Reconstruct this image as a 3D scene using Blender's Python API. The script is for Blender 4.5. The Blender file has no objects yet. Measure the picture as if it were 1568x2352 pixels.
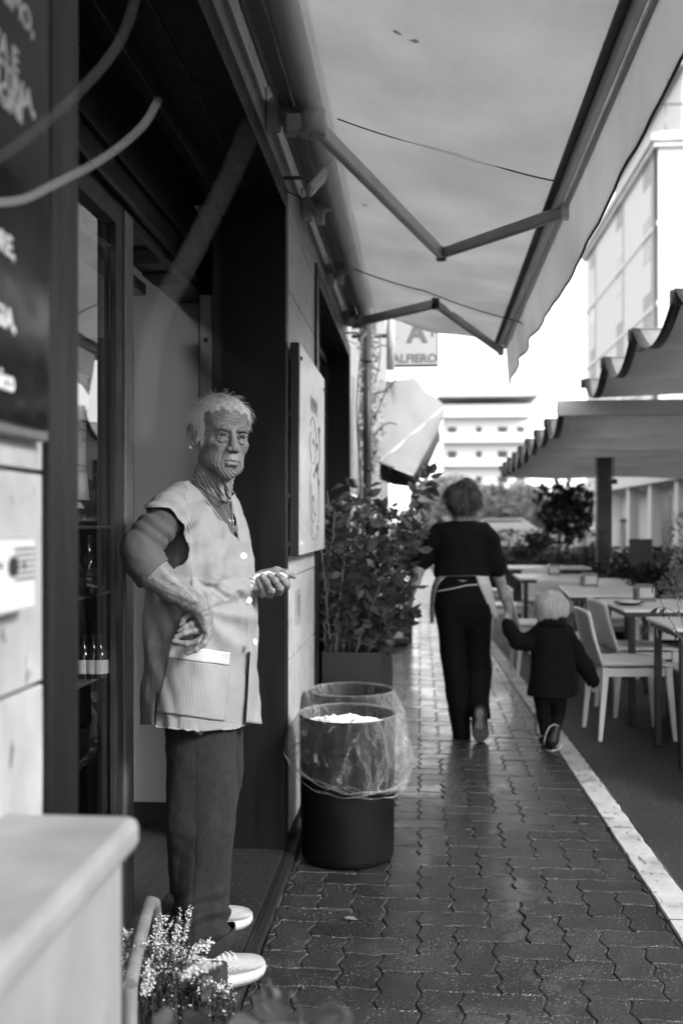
import bpy, math, random
import numpy as np
from mathutils import Matrix, Vector, noise
R = math.radians
S = bpy.context.scene
COL = S.collection
random.seed(7); RNG = np.random.default_rng(7)

# ------------------------------------------------------------------ camera
F = 2287.0; H = 1.30; YAW = R(4.52)      # focal length in picture units (1568 x 2352), eye height, yaw to the left of the street
cam = bpy.data.cameras.new('camera'); cam_o = bpy.data.objects.new('camera', cam); COL.objects.link(cam_o)
cam.sensor_fit = 'HORIZONTAL'; cam.sensor_width = 24; cam.lens = 35
cam.clip_start = 0.05; cam.clip_end = 1500
cam.shift_y = (1200-1176)/1568.0
cam_o.location = (0, 0, H); cam_o.rotation_euler = (R(90), 0, YAW)
cam.dof.use_dof = True; cam.dof.focus_distance = 2.93; cam.dof.aperture_fstop = 2.6
S.camera = cam_o
# ------------------------------------------------------------------ sky and sun (overcast, seen in black and white)
SUN_EL, SUN_AZ = R(30), R(122)           # azimuth measured clockwise from +Y (the street), so the light comes from the right and behind
wd = bpy.data.worlds.new('World'); S.world = wd; wd.use_nodes = True
nt = wd.node_tree; nt.nodes.clear()
sky = nt.nodes.new('ShaderNodeTexSky'); sky.sky_type = 'NISHITA'; sky.sun_disc = False
sky.sun_elevation = SUN_EL; sky.sun_rotation = SUN_AZ; sky.air_density = 1.0; sky.dust_density = 1.0; sky.ozone_density = 1.0
bw = nt.nodes.new('ShaderNodeRGBToBW'); bg = nt.nodes.new('ShaderNodeBackground'); ow = nt.nodes.new('ShaderNodeOutputWorld')
nt.links.new(sky.outputs[0], bw.inputs[0]); nt.links.new(bw.outputs[0], bg.inputs[0]); nt.links.new(bg.outputs[0], ow.inputs[0])
bg.inputs[1].default_value = 0.125
sl = bpy.data.lights.new('sun', 'SUN'); so = bpy.data.objects.new('sun', sl); COL.objects.link(so)
sl.energy = .68; sl.angle = R(12); sl.color = (1, 1, 1)
sd = Vector((math.sin(SUN_AZ)*math.cos(SUN_EL), math.cos(SUN_AZ)*math.cos(SUN_EL), math.sin(SUN_EL)))
so.rotation_euler = (-sd).to_track_quat('-Z', 'Y').to_euler()
S.view_settings.view_transform = 'Standard'; S.view_settings.look = 'None'
S.view_settings.exposure = 2.62; S.view_settings.gamma = 1
S.render.engine = 'CYCLES'
S.cycles.max_bounces = 8; S.cycles.diffuse_bounces = 4; S.cycles.glossy_bounces = 4; S.cycles.transmission_bounces = 6; S.cycles.transparent_max_bounces = 16
S.cycles.caustics_reflective = False; S.cycles.caustics_refractive = False

# ------------------------------------------------------------------ helpers
RY = Matrix.Rotation(YAW, 4, 'Z')
def CF(u, v, d):
    """point in the camera-aligned frame (x right, y depth, z up) seen at picture position u, v and depth d"""
    return np.array([(u-784)*d/F, d, H-(v-1200)*d/F])
def C2W(p):
    c, s = math.cos(YAW), math.sin(YAW)
    return np.array([p[0]*c-p[1]*s, p[0]*s+p[1]*c, p[2]])
def W(u, v, d): return C2W(CF(u, v, d))
def GP(u, v, z=0.0): return W(u, v, F*(H-z)/(v-1200))          # point on a level plane
def ang(u): return math.atan((u-784)/F) - YAW
def XP(u, v, x):                                                # point on a plane x = const
    y = x/math.tan(ang(u)); d = y*math.cos(YAW)-x*math.sin(YAW)
    return np.array([x, y, H-(v-1200)*d/F])
def YP(u, v, y):
    x = y*math.tan(ang(u)); d = y*math.cos(YAW)-x*math.sin(YAW)
    return np.array([x, y, H-(v-1200)*d/F])

ROOTM = {}
def thing(name, label, cat, loc=(0, 0, 0), rotz=0.0, group=None):
    o = bpy.data.objects.new(name, None); COL.objects.link(o); o.empty_display_size = 0.05
    o.location = loc; o.rotation_euler = (0, 0, rotz); o['label'] = label; o['category'] = cat
    if group: o['group'] = group
    ROOTM[o.name] = Matrix.Translation(Vector(loc)) @ Matrix.Rotation(rotz, 4, 'Z')
    return o
def tag(o, label=None, cat=None, group=None, kind=None):
    if label: o['label'] = label
    if cat: o['category'] = cat
    if group: o['group'] = group
    if kind: o['kind'] = kind
    return o
def root_of(p):
    while p.parent: p = p.parent
    return p

class MB:
    def __init__(s): s.v = []; s.f = []; s.smooth = []; s.n = 0
    def add(s, v, f, smooth=False):
        v = np.asarray(v, float).reshape(-1, 3); k = s.n
        s.v.append(v); s.f += [tuple(i+k for i in t) for t in f]; s.smooth += [smooth]*len(f); s.n += len(v); return s
    def box(s, lo, hi, bev=0.0, rz=0.0, c=None):
        x0, y0, z0 = lo; x1, y1, z1 = hi
        if bev <= 0:
            v = [(x0,y0,z0),(x1,y0,z0),(x1,y1,z0),(x0,y1,z0),(x0,y0,z1),(x1,y0,z1),(x1,y1,z1),(x0,y1,z1)]
            f = [(0,3,2,1),(4,5,6,7),(0,1,5,4),(1,2,6,5),(2,3,7,6),(3,0,4,7)]
            v = np.array(v, float)
        else:
            b = min(bev, (x1-x0)*.45, (y1-y0)*.45, (z1-z0)*.45)
            def ring(i, z):
                a = i
                return [(x0+a,y0+b,z),(x0+b,y0+a,z),(x1-b,y0+a,z),(x1-a,y0+b,z),(x1-a,y1-b,z),(x1-b,y1-a,z),(x0+b,y1-a,z),(x0+a,y1-b,z)]
            v = ring(b*.9, z0)+ring(b*.25, z0+b*.3)+ring(0, z0+b)+ring(0, z1-b)+ring(b*.25, z1-b*.3)+ring(b*.9, z1)
            f = [tuple(range(7, -1, -1)), tuple(range(40, 48))]
            for r in range(5):
                for i in range(8):
                    j = (i+1) % 8; f.append((r*8+i, r*8+j, r*8+8+j, r*8+8+i))
            v = np.array(v, float)
        if rz:
            cc = np.array(c if c is not None else ((x0+x1)/2, (y0+y1)/2, 0)); q = v-cc; cs, sn = math.cos(rz), math.sin(rz)
            v = np.stack([q[:,0]*cs-q[:,1]*sn, q[:,0]*sn+q[:,1]*cs, q[:,2]], 1)+cc
        return s.add(v, f)
    def loft(s, rings, caps=(True, True), closed=True, smooth=True):
        n = len(rings[0]); v = np.concatenate([np.asarray(r, float) for r in rings]); f = []
        for r in range(len(rings)-1):
            for i in range(n if closed else n-1):
                j = (i+1) % n; f.append((r*n+i, r*n+j, (r+1)*n+j, (r+1)*n+i))
        s.add(v, f, smooth)
        k = s.n-len(v)
        if closed and caps[0]: s.f.append(tuple(k+i for i in range(n-1, -1, -1))); s.smooth.append(False)
        if closed and caps[1]: s.f.append(tuple(k+(len(rings)-1)*n+i for i in range(n))); s.smooth.append(False)
        return s
    def tube(s, pts, rad, n=8, caps=True, flat=1.0):
        pts = [np.asarray(p, float) for p in pts]; m = len(pts)
        if not hasattr(rad, '__len__'): rad = [rad]*m
        rings = []; up = None
        for i in range(m):
            t = pts[min(i+1, m-1)]-pts[max(i-1, 0)]; t = t/(np.linalg.norm(t)+1e-12)
            if up is None:
                up = np.array([0, 0, 1.0]) if abs(t[2]) < .9 else np.array([1.0, 0, 0])
            a = np.cross(t, up); a /= (np.linalg.norm(a)+1e-12); b = np.cross(a, t); up = b
            rings.append([pts[i]+rad[i]*(math.cos(2*math.pi*k/n)*a+math.sin(2*math.pi*k/n)*b*flat) for k in range(n)])
        return s.loft(rings, (caps, caps))
    def bar(s, a, b, w, h, up=(0, 0, 1), bev=0.0):
        a = np.asarray(a, float); b = np.asarray(b, float); t = (b-a)/np.linalg.norm(b-a)
        up = np.asarray(up, float); x = np.cross(t, up); x /= np.linalg.norm(x); y = np.cross(x, t)
        c = min(w, h)*(bev if bev else .0)
        if c > 0: prof = [(-w/2+c,-h/2),(w/2-c,-h/2),(w/2,-h/2+c),(w/2,h/2-c),(w/2-c,h/2),(-w/2+c,h/2),(-w/2,h/2-c),(-w/2,-h/2+c)]
        else: prof = [(-w/2,-h/2),(w/2,-h/2),(w/2,h/2),(-w/2,h/2)]
        return s.loft([[p+x*q[0]+y*q[1] for q in prof] for p in (a, b)], smooth=False)
    def lathe(s, prof, c=(0, 0, 0), n=32, caps=(True, True)):
        c = np.asarray(c, float)
        return s.loft([[c+np.array([r*math.cos(2*math.pi*k/n), r*math.sin(2*math.pi*k/n), z]) for k in range(n)] for r, z in prof], caps)
    def grid(s, P, smooth=True, flip=False):
        P = np.asarray(P, float); a, b = P.shape[:2]; f = []
        for i in range(a-1):
            for j in range(b-1):
                q = (i*b+j, (i+1)*b+j, (i+1)*b+j+1, i*b+j+1)
                f.append(q[::-1] if flip else q)
        return s.add(P.reshape(-1, 3), f, smooth)
    def arrays(s): return (np.concatenate(s.v) if s.v else np.zeros((0, 3))), s.f, s.smooth
    def build(s, name, m, parent=None, frame='W', attrs=None):
        v, f, sm = s.arrays(); return mkobj(name, v, f, m, parent, frame, sm, attrs)

def mkobj(name, v, f, m, parent=None, frame='W', smooth=True, attrs=None):
    v = np.asarray(v, float)
    if frame == 'C':
        c, s_ = math.cos(YAW), math.sin(YAW)
        v = np.stack([v[:,0]*c-v[:,1]*s_, v[:,0]*s_+v[:,1]*c, v[:,2]], 1)
    if parent is not None and frame != 'L':
        M = np.array(ROOTM[root_of(parent).name].inverted()); v = v@M[:3,:3].T+M[:3,3]
    me = bpy.data.meshes.new(name)
    if isinstance(f, np.ndarray):
        nf = len(f); k = f.shape[1]
        me.vertices.add(len(v)); me.vertices.foreach_set('co', v.astype(np.float32).ravel())
        me.loops.add(nf*k); me.loops.foreach_set('vertex_index', f.astype(np.int32).ravel())
        me.polygons.add(nf); me.polygons.foreach_set('loop_start', np.arange(0, nf*k, k, dtype=np.int32))
        me.polygons.foreach_set('loop_total', np.full(nf, k, dtype=np.int32)); me.update(calc_edges=True)
    else:
        me.from_pydata(v.tolist(), [], f)
    n = len(me.polygons)
    me.polygons.foreach_set('use_smooth', [bool(smooth)]*n if isinstance(smooth, (bool, int)) else [bool(b) for b in smooth])
    if attrs:
        for k_, a in attrs.items():
            at = me.attributes.new(k_, 'FLOAT', 'POINT'); at.data.foreach_set('value', np.asarray(a, np.float32))
    me.update()
    if isinstance(m, (list, tuple)):
        for q in m: me.materials.append(q)
    elif m: me.materials.append(m)
    o = bpy.data.objects.new(name, me); COL.objects.link(o)
    if parent is not None: o.parent = parent
    return o
def struct(name, mb, m, **k):
    o = mb.build(name, m, **k); o['kind'] = 'structure'; return o
def dup(root, loc, rotz=None, label=None, group=None):
    r = root.copy(); COL.objects.link(r); r.location = loc
    if rotz is not None: r.rotation_euler = (0, 0, rotz)
    if label: r['label'] = label
    if group: r['group'] = group
    for ch in list(root.children):
        c = ch.copy(); COL.objects.link(c); c.parent = r
        for g in ch.children:
            d = g.copy(); COL.objects.link(d); d.parent = c
    return r

# ------------------------------------------------------------------ materials (all grey: the photograph is black and white)
def g4(v): return (v, v, v, 1)
class N:
    """tiny node-expression helper"""
    def __init__(s, name):
        s.m = bpy.data.materials.new(name); s.m.use_nodes = True; s.t = s.m.node_tree; s.t.nodes.clear()
        s.out = s.t.nodes.new('ShaderNodeOutputMaterial')
    def n(s, t, **k):
        q = s.t.nodes.new(t)
        for a, b in k.items():
            if hasattr(q, a): setattr(q, a, b)
        return q
    def link(s, a, b): s.t.links.new(a, b)
    def coord(s, scale=(1, 1, 1), kind='Object', rot=(0, 0, 0)):
        c = s.n('ShaderNodeTexCoord'); mp = s.n('ShaderNodeMapping'); mp.inputs['Scale'].default_value = scale; mp.inputs['Rotation'].default_value = rot
        s.link(c.outputs[kind], mp.inputs[0]); return mp.outputs[0]
    def noise(s, vec, scale, detail=4, rough=.55, dist=0.0):
        q = s.n('ShaderNodeTexNoise'); q.inputs['Scale'].default_value = scale; q.inputs['Detail'].default_value = detail
        q.inputs['Roughness'].default_value = rough; q.inputs['Distortion'].default_value = dist; s.link(vec, q.inputs['Vector']); return q.outputs['Fac']
    def voro(s, vec, scale, feat='F1'):
        q = s.n('ShaderNodeTexVoronoi'); q.feature = feat; q.inputs['Scale'].default_value = scale; s.link(vec, q.inputs['Vector']); return q.outputs['Distance']
    def ramp(s, fac, stops):
        q = s.n('ShaderNodeValToRGB'); e = q.color_ramp.elements
        e[0].position, e[0].color = stops[0][0], g4(stops[0][1]); e[1].position, e[1].color = stops[-1][0], g4(stops[-1][1])
        for p, c in stops[1:-1]:
            k = e.new(p); k.color = g4(c)
        s.link(fac, q.inputs[0]); return q.outputs[0]
    def math(s, op, a, b=None, c=None):
        q = s.n('ShaderNodeMath'); q.operation = op
        for i, x in enumerate((a, b, c)):
            if x is None: continue
            if isinstance(x, (int, float)): q.inputs[i].default_value = x
            else: s.link(x, q.inputs[i])
        return q.outputs[0]
    def attr(s, name):
        q = s.n('ShaderNodeAttribute'); q.attribute_name = name; return q.outputs['Fac']
    def bump(s, h, strength=.3, dist=.01, nrm=None):
        q = s.n('ShaderNodeBump'); q.inputs['Strength'].default_value = strength; q.inputs['Distance'].default_value = dist
        s.link(h, q.inputs['Height'])
        if nrm: s.link(nrm, q.inputs['Normal'])
        return q.outputs[0]
    def bsdf(s, col, rough=.6, nrm=None, metal=0.0, **k):
        q = s.n('ShaderNodeBsdfPrincipled')
        for nm, x in (('Base Color', col), ('Roughness', rough), ('Metallic', metal)):
            if isinstance(x, (int, float)): q.inputs[nm].default_value = g4(x) if nm == 'Base Color' else x
            else: s.link(x, q.inputs[nm])
        for nm, x in k.items():
            nm = nm.replace('_', ' ')
            if isinstance(x, (int, float)): q.inputs[nm].default_value = x
            else: s.link(x, q.inputs[nm])
        if nrm: s.link(nrm, q.inputs['Normal'])
        return q.outputs[0]
    def mixs(s, f, a, b):
        q = s.n('ShaderNodeMixShader')
        if isinstance(f, (int, float)): q.inputs[0].default_value = f
        else: s.link(f, q.inputs[0])
        s.link(a, q.inputs[1]); s.link(b, q.inputs[2]); return q.outputs[0]
    def done(s, sh): s.link(sh, s.out.inputs[0]); return s.m

def plain(name, v, rough=.6, metal=0.0, var=.15, scale=6, bump=0.0, bscale=60, bdist=.002, spec=.5, kind='Object', stretch=(1, 1, 1), **k):
    m = N(name); c = m.coord(stretch, kind)
    col = m.ramp(m.noise(c, scale, 6), [(.3, v*(1-var)), (.7, v*(1+var))])
    rg = m.ramp(m.noise(c, scale*2.3, 4), [(.3, max(0, rough-.08)), (.7, min(1, rough+.08))])
    nr = m.bump(m.noise(c, bscale, 4), bump, bdist) if bump else None
    return m.done(m.bsdf(col, rg, nr, metal, Specular_IOR_Level=spec, **k))
def foliage(name, v, trans=.3, rough=.45, var=.35, scale=9):
    m = N(name); c = m.coord(kind='Object')
    col = m.ramp(m.noise(c, scale, 3), [(.3, v*(1-var)), (.7, v*(1+var))])
    b = m.bsdf(col, rough, Specular_IOR_Level=.4); t = m.n('ShaderNodeBsdfTranslucent'); m.link(col, t.inputs[0])
    return m.done(m.mixs(trans, b, t.outputs[0]))
def text_obj(name, body, size, m, parent, origin, xdir, ydir, depth=.001, align='LEFT', bold=0.0, spacing=1.0):
    cu = bpy.data.curves.new(name, 'FONT'); cu.body = body; cu.size = size; cu.extrude = depth; cu.align_x = align; cu.offset = bold; cu.space_character = spacing
    o = bpy.data.objects.new(name+'_tmp', cu); COL.objects.link(o); bpy.context.view_layer.update()
    me = bpy.data.meshes.new_from_object(o.evaluated_get(bpy.context.evaluated_depsgraph_get()))
    v = np.array([p.co[:] for p in me.vertices]); f = [tuple(p.vertices) for p in me.polygons]
    bpy.data.objects.remove(o); bpy.data.curves.remove(cu); bpy.data.meshes.remove(me)
    x = np.asarray(xdir, float); x /= np.linalg.norm(x); y = np.asarray(ydir, float); y /= np.linalg.norm(y); z = np.cross(x, y)
    P = np.asarray(origin, float)+v[:, :1]*x+v[:, 1:2]*y+v[:, 2:3]*z
    return mkobj(name, P, f, m, parent, smooth=False)
# ================================================================== MATERIALS
M = {}
def m_marble(name, v=.5):
    m = N(name); c = m.coord()
    n1 = m.noise(c, 2.2, 8, .62, .8); n2 = m.noise(c, 11, 6, .7); pits = m.voro(m.coord((1, 1, 2.2)), 24)
    col = m.ramp(n1, [(.28, v*.72), (.5, v), (.72, v*1.18)])
    mx = m.n('ShaderNodeMix', data_type='RGBA', blend_type='MULTIPLY'); mx.inputs[0].default_value = 1
    m.link(col, mx.inputs[6]); m.link(m.ramp(n2, [(.33, .8), (.6, 1)]), mx.inputs[7])
    sp = m.ramp(m.noise(m.coord((1, 1, .45)), 34, 2, .5), [(.63, 1), (.69, .35)])
    m2 = m.n('ShaderNodeMix', data_type='RGBA', blend_type='MULTIPLY'); m2.inputs[0].default_value = 1
    m.link(mx.outputs[2], m2.inputs[6]); m.link(sp, m2.inputs[7])
    return m.done(m.bsdf(m2.outputs[2], m.ramp(n2, [(.3, .35), (.7, .55)]), m.bump(m.math('ADD', n2, sp), .25, .003)))
M['marble'] = m_marble('marble', .44)
M['plaster'] = plain('white_plaster', .72, .85, bump=.15, bscale=30, bdist=.01)
M['cladding'] = plain('dark_metal_cladding', .008, .45, .0, .35, 3, bump=.05, bscale=20, stretch=(4, 4, .6), spec=.22)
M['alu'] = plain('brushed_aluminium', .20, .35, .6, .12, 5, stretch=(8, 8, .5))
M['alu_dark'] = plain('dark_aluminium', .018, .36, .3, .2, 4, stretch=(6, 6, .6))
M['black'] = plain('black_void_paint', .012, .7)
M['rubber'] = plain('black_rubber', .018, .45, bump=.1)
M['white_paint'] = plain('white_lacquer', .72, .4, var=.05)
M['grey_paint'] = plain('awning_grey_enamel', .46, .4, var=.1, scale=5)
M['interior'] = plain('interior_panel_grey', .40, .5, var=.06, scale=1.3)
M['parquet'] = plain('parquet', .035, .4, var=.35, scale=5, stretch=(2.5, .35, 1), bump=.1)
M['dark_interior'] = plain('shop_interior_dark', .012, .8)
def m_fabric(name, v, trans, rough=.85, weave=900, var=.08, stain=1.0):
    m = N(name); c = m.coord()
    col = m.ramp(m.noise(c, 1.6, 6, .6), [(.3, v*(1-var*1.6)), (.7, v*(1+var))])
    sp = m.ramp(m.noise(c, 9, 2, .4), [(.735, 1), (.76, .55*stain)])
    mx = m.n('ShaderNodeMix', data_type='RGBA', blend_type='MULTIPLY'); mx.inputs[0].default_value = 1
    m.link(col, mx.inputs[6]); m.link(sp, mx.inputs[7])
    nr = m.bump(m.noise(c, weave, 2), .1, .001, m.bump(m.noise(m.coord((1, .45, 1)), 3.5, 5, .6, 1.5), .32, .05))
    b = m.bsdf(mx.outputs[2], rough, nr, Specular_IOR_Level=.2); t = m.n('ShaderNodeBsdfTranslucent'); m.link(mx.outputs[2], t.inputs[0])
    return m.done(m.mixs(trans, b, t.outputs[0]))
M['awning'] = m_fabric('awning_canvas', .62, .55)
M['sail'] = m_fabric('pergola_canvas', .60, .36)
M['white_canvas'] = m_fabric('white_canvas', .72, .35)
def m_glass(name, refl=.25, tint=.85):
    m = N(name); g = m.n('ShaderNodeBsdfGlossy'); g.inputs['Roughness'].default_value = .01; g.inputs[0].default_value = g4(.95)
    t = m.n('ShaderNodeBsdfTransparent'); t.inputs[0].default_value = g4(tint)
    fr = m.n('ShaderNodeLayerWeight'); fr.inputs[0].default_value = .5
    f = m.math('MINIMUM', m.math('MULTIPLY_ADD', m.math('POWER', fr.outputs['Facing'], 3.0), 1.25, refl), .95)
    return m.done(m.mixs(f, t.outputs[0], g.outputs[0]))
M['glass'] = m_glass('window_glass', .07)
# pavers: damp concrete, sparkling aggregate
def m_paver():
    m = N('damp_concrete_pavers'); c = m.coord()
    big = m.noise(c, .9, 4, .6); mid = m.noise(c, 9, 5, .6); fine = m.noise(c, 150, 4, .75); ag = m.voro(c, 210)
    wet = m.ramp(m.math('ADD', big, m.math('MULTIPLY', mid, .5)), [(.62, .0), (.92, 1)])
    blk = m.attr('blk')
    base = m.math('MULTIPLY', m.math('MULTIPLY_ADD', mid, .028, .006), m.math('MULTIPLY_ADD', blk, .8, .6))
    speck = m.math('MULTIPLY', m.ramp(m.noise(c, 135, 2, .65), [(.60, 0), (.68, 1)]), m.ramp(m.noise(c, 7, 3, .6), [(.38, .15), (.62, 1)]))
    col = m.math('MULTIPLY_ADD', speck, .30, m.math('MULTIPLY', base, m.math('MULTIPLY_ADD', fine, 1.5, .25)))
    rough = m.math('MULTIPLY_ADD', wet, .20, m.math('MULTIPLY_ADD', fine, .18, .20))
    nr = m.bump(m.math('ADD', m.math('MULTIPLY', fine, .8), m.math('MULTIPLY', ag, .5)), 1.0, .0042, m.bump(mid, .45, .008))
    sx = m.n('ShaderNodeSeparateXYZ'); m.link(c, sx.inputs[0]); far = m.ramp(m.math('MULTIPLY_ADD', sx.outputs[1], .1, m.math('MULTIPLY', big, .25)), [(.42, 0), (.85, 1)])
    return m.done(m.bsdf(col, m.math('SUBTRACT', rough, m.math('MULTIPLY', far, .08)), nr, Specular_IOR_Level=.7, Coat_Weight=m.math('ADD', m.math('MULTIPLY', far, .45), m.math('MULTIPLY', m.ramp(m.noise(c, 3.2, 5, .65, .6), [(.50, 0), (.60, 1)]), .35)), Coat_Roughness=.17))
M['paver'] = m_paver()
def m_joint():
    m = N('joint_sand'); c = m.coord()
    col = m.ramp(m.noise(c, 1.1, 3, .5), [(.44, .012), (.62, .12)])
    return m.done(m.bsdf(col, .95, m.bump(m.noise(c, 400, 2), .5, .002)))
M['joint'] = m_joint()
def m_asphalt(name, v=.028):
    m = N(name); c = m.coord(); f = m.noise(c, 110, 4, .75); g = m.noise(c, 1.1, 5, .6)
    sp = m.ramp(m.noise(c, 120, 1, .5), [(.66, 0), (.74, 1)])
    col = m.math('MULTIPLY_ADD', sp, .16, m.math('MULTIPLY', m.math('MULTIPLY_ADD', g, v*1.6, v*.4), m.math('MULTIPLY_ADD', f, 1.2, .3)))
    return m.done(m.bsdf(col, m.math('MULTIPLY_ADD', g, .35, .5), m.bump(f, .6, .004)))
M['asphalt'] = m_asphalt('asphalt', .020)
M['mat'] = m_asphalt('coir_mat_fibres', .008)
def m_kerb():
    m = N('travertine_kerb'); c = m.coord(); n1 = m.noise(c, 5, 6, .6); pit = m.ramp(m.noise(m.coord((1, .5, 1)), 30, 4, .65), [(.33, .25), (.42, 1)])
    col = m.ramp(n1, [(.30, .22), (.48, .46), (.70, .60)])
    mx = m.n('ShaderNodeMix', data_type='RGBA', blend_type='MULTIPLY'); mx.inputs[0].default_value = 1
    m.link(col, mx.inputs[6]); m.link(pit, mx.inputs[7])
    return m.done(m.bsdf(mx.outputs[2], .6, m.bump(m.math('ADD', pit, m.math('MULTIPLY', n1, .6)), .4, .004)))
M['kerb'] = m_kerb()

# ================================================================== GROUND
X0 = -.53; XS = -.479                     # wall face, outer edge of the door strip
KY = [0, 3.5, 5.5, 7.0, 10.2, 14, 20, 60]; KX = [.806, .804, .782, .758, .700, .62, .48, -.5]
def kx(y): return float(np.interp(y, KY, KX))
struct('ground', MB().box((-400, -60, -.4), (400, 1200, -.045)), M['asphalt'])
a_ = MB(); ys = np.concatenate([np.arange(-3, 20, .5), [30, 60, 120]])
a_.grid([[(kx(y)+.118, y, -.014), (60, y, -.014)] for y in ys], False, True)
struct('asphalt_road', a_, M['asphalt'])
j_ = MB(); j_.grid([[(X0-.02, y, -.0055), (kx(y)+.002, y, -.0055)] for y in np.concatenate([np.arange(-3, 20, .5), [30, 60]])], False, True)
struct('joint_sand', j_, M['joint'])

def build_pavers():
    U = .1135; g = .020; SUB = 8; ax, ay = .085, .035
    def warp(P, jx, jy):
        x, y = P[:, 0], P[:, 1]
        tri = 2*np.abs(2*((y*1.0+.15) % 1.0)-1)-1
        X = x+ax*tri; Y = y+ay*np.sin(2*math.pi*(x*.98+.1))+.018*np.sin(x*2.3+y*1.1)
        return np.stack([XS+.02+X*U, .5+Y*U], 1)
    V = []; Fc = []; blk = []; n0 = 0
    W_ = int(1.35/U)+2; L_ = int(15.5/U)
    rng = np.random.default_rng(3)
    for j in range(-2, L_):
        for i in range(-2, W_):
            k = (i+j) % 4
            if k == 0: w, h = 2, 1
            elif k == 2: w, h = 1, 2
            else: continue
            x0, y0, x1, y1 = i+g, j+g, i+w-g, j+h-g
            e = []
            for a, b, cnt in (((x0, y0), (x1, y0), SUB*w), ((x1, y0), (x1, y1), SUB*h), ((x1, y1), (x0, y1), SUB*w), ((x0, y1), (x0, y0), SUB*h)):
                t = np.linspace(0, 1, cnt, endpoint=False)[:, None]; e.append(np.array(a)*(1-t)+np.array(b)*t)
            P = warp(np.concatenate(e), 0, 0)
            yc = P[:, 1].mean(); xr = kx(yc)-.004; xl = XS+.004
            if P[:, 0].min() > xr-.012 or P[:, 0].max() < xl+.012: continue
            P[:, 0] = np.clip(P[:, 0]+rng.normal(0, .0011, len(P)), xl, xr)
            P[:, 1] += rng.normal(0, .0011, len(P))
            c = P.mean(0); m = len(P)
            tx, ty, dz = rng.normal(0, .006), rng.normal(0, .006), rng.normal(0, .0010)
            def ring(ins, z):
                d = P-c; r = np.linalg.norm(d, axis=1, keepdims=True)+1e-9; Q = c+d*(1-ins/r)
                return np.concatenate([Q, (z+dz+(Q[:, :1]-c[0])*tx+(Q[:, 1:]-c[1])*ty)], 1)
            rr = [ring(0, -.02), ring(0, -.0030), ring(.0024, -.0009), ring(.0060, 0)]
            V += rr; b = n0
            for r in range(3):
                for q in range(m):
                    q2 = (q+1) % m; Fc.append((b+r*m+q, b+r*m+q2, b+(r+1)*m+q2, b+(r+1)*m+q))
            Fc.append(tuple(b+3*m+q for q in range(m)))
            blk += [rng.random()]*(4*m); n0 += 4*m
    o = mkobj('pavement', np.concatenate(V), Fc, M['paver'], smooth=False, attrs={'blk': blk}); o['kind'] = 'structure'
build_pavers()
fp = MB(); fp.grid([[(X0-.5, y, -.004), (kx(y), y, -.004)] for y in (15.9, 25, 45)], False, True); struct('far_pavement', fp, plain('far_paving', .22, .35))
# kerb stones
kb = MB(); y = -.6; rng_k = random.Random(5)
while y < 24:
    L = .98 if y < 14 else 2.5; y2 = y+L-.006
    rows = []
    for t in np.linspace(0, 1, 26):
        yy = y+(y2-y)*t; x = kx(yy); w = .114
        jl = rng_k.gauss(0, .0012); jr = rng_k.gauss(0, .0022)
        rows.append([(x+.002+jl, yy, -.04), (x+.002+jl, yy, .001), (x+.006+jl, yy, .006), (x+w-.008+jr, yy, .006), (x+w+jr, yy, -.001), (x+w+jr, yy, -.04)])
    kb.grid(rows, False); y += L
struct('kerb', kb, M['kerb'])
kg = MB(); kg.grid([[(kx(y)-.003, y, -.012), (kx(y)+.13, y, -.012)] for y in np.arange(-1, 24, .5)], False, True); struct('kerb_bed', kg, M['joint'])

# ================================================================== RESTAURANT BUILDING ON THE LEFT
YN, YFAR = 1.366, 3.90                    # door opening incl. casing
bld = thing('restaurant_building', 'marble clad restaurant front with dark metal door casings along the left of the pavement', 'building', (X0, 2, 0))
ZB = [0, .42, .74, 1.075, 1.37, 1.66, 1.95, 2.24, 2.53, 2.86, 3.2, 3.7, 4.3]
def slabs(mb, y0, y1, z0, z1, seed):
    rr = random.Random(seed)
    for a, b in zip(ZB[:-1], ZB[1:]):
        a2, b2 = max(a, z0), min(b, z1)
        if b2-a2 < .02: continue
        ya = y0; first = True
        while ya < y1-.01:
            L = rr.uniform(.45, .9) if first else .92
            first = False; yb = min(ya+L, y1)
            if y1-yb < .12: yb = y1
            d = rr.uniform(-.001, .001)
            mb.box((X0-.03, ya+.002, a2+.003), (X0+d, yb-.002, b2-.003), .002); ya = yb
sm = MB()
slabs(sm, -2.5, YN, 0, 4.3, 1); slabs(sm, YN, YFAR, 2.61, 4.3, 2); slabs(sm, YFAR, 4.98, 0, 4.3, 3); slabs(sm, 4.98, 7.40, 2.61, 4.3, 4); slabs(sm, 7.40, 7.72, 0, 4.3, 5)
sm.build('wall', M['marble'], bld)
bk = MB()
for (ya, yb, za, zb) in ((-2.5, YN, 0, 4.3), (YN, YFAR, 2.6, 4.3), (YFAR, 4.98, 0, 4.3), (4.98, 7.40, 2.6, 4.3), (7.40, 7.72, 0, 4.3)):
    bk.box((X0-.22, ya, za), (X0-.027, yb, zb))
bk.build('wall_core', plain('joint_mortar_dark', .05, .9), bld)
def opening(y0, y1, zt, depth=.235):
    c = MB(); w = .115; pr = .012; xi = X0-depth
    c.box((xi, y0+.001, 0.02), (X0+pr, y0+w, zt), .004)
    c.box((xi, y1-.075, 0.02), (X0+pr, y1-.001, zt), .004)
    c.box((xi, y0+w+.001, zt-.085), (X0+pr, y1-.076, zt), .004)
    return c
opening(YN, YFAR, 2.61).build('door_casing', M['cladding'], bld)
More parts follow.
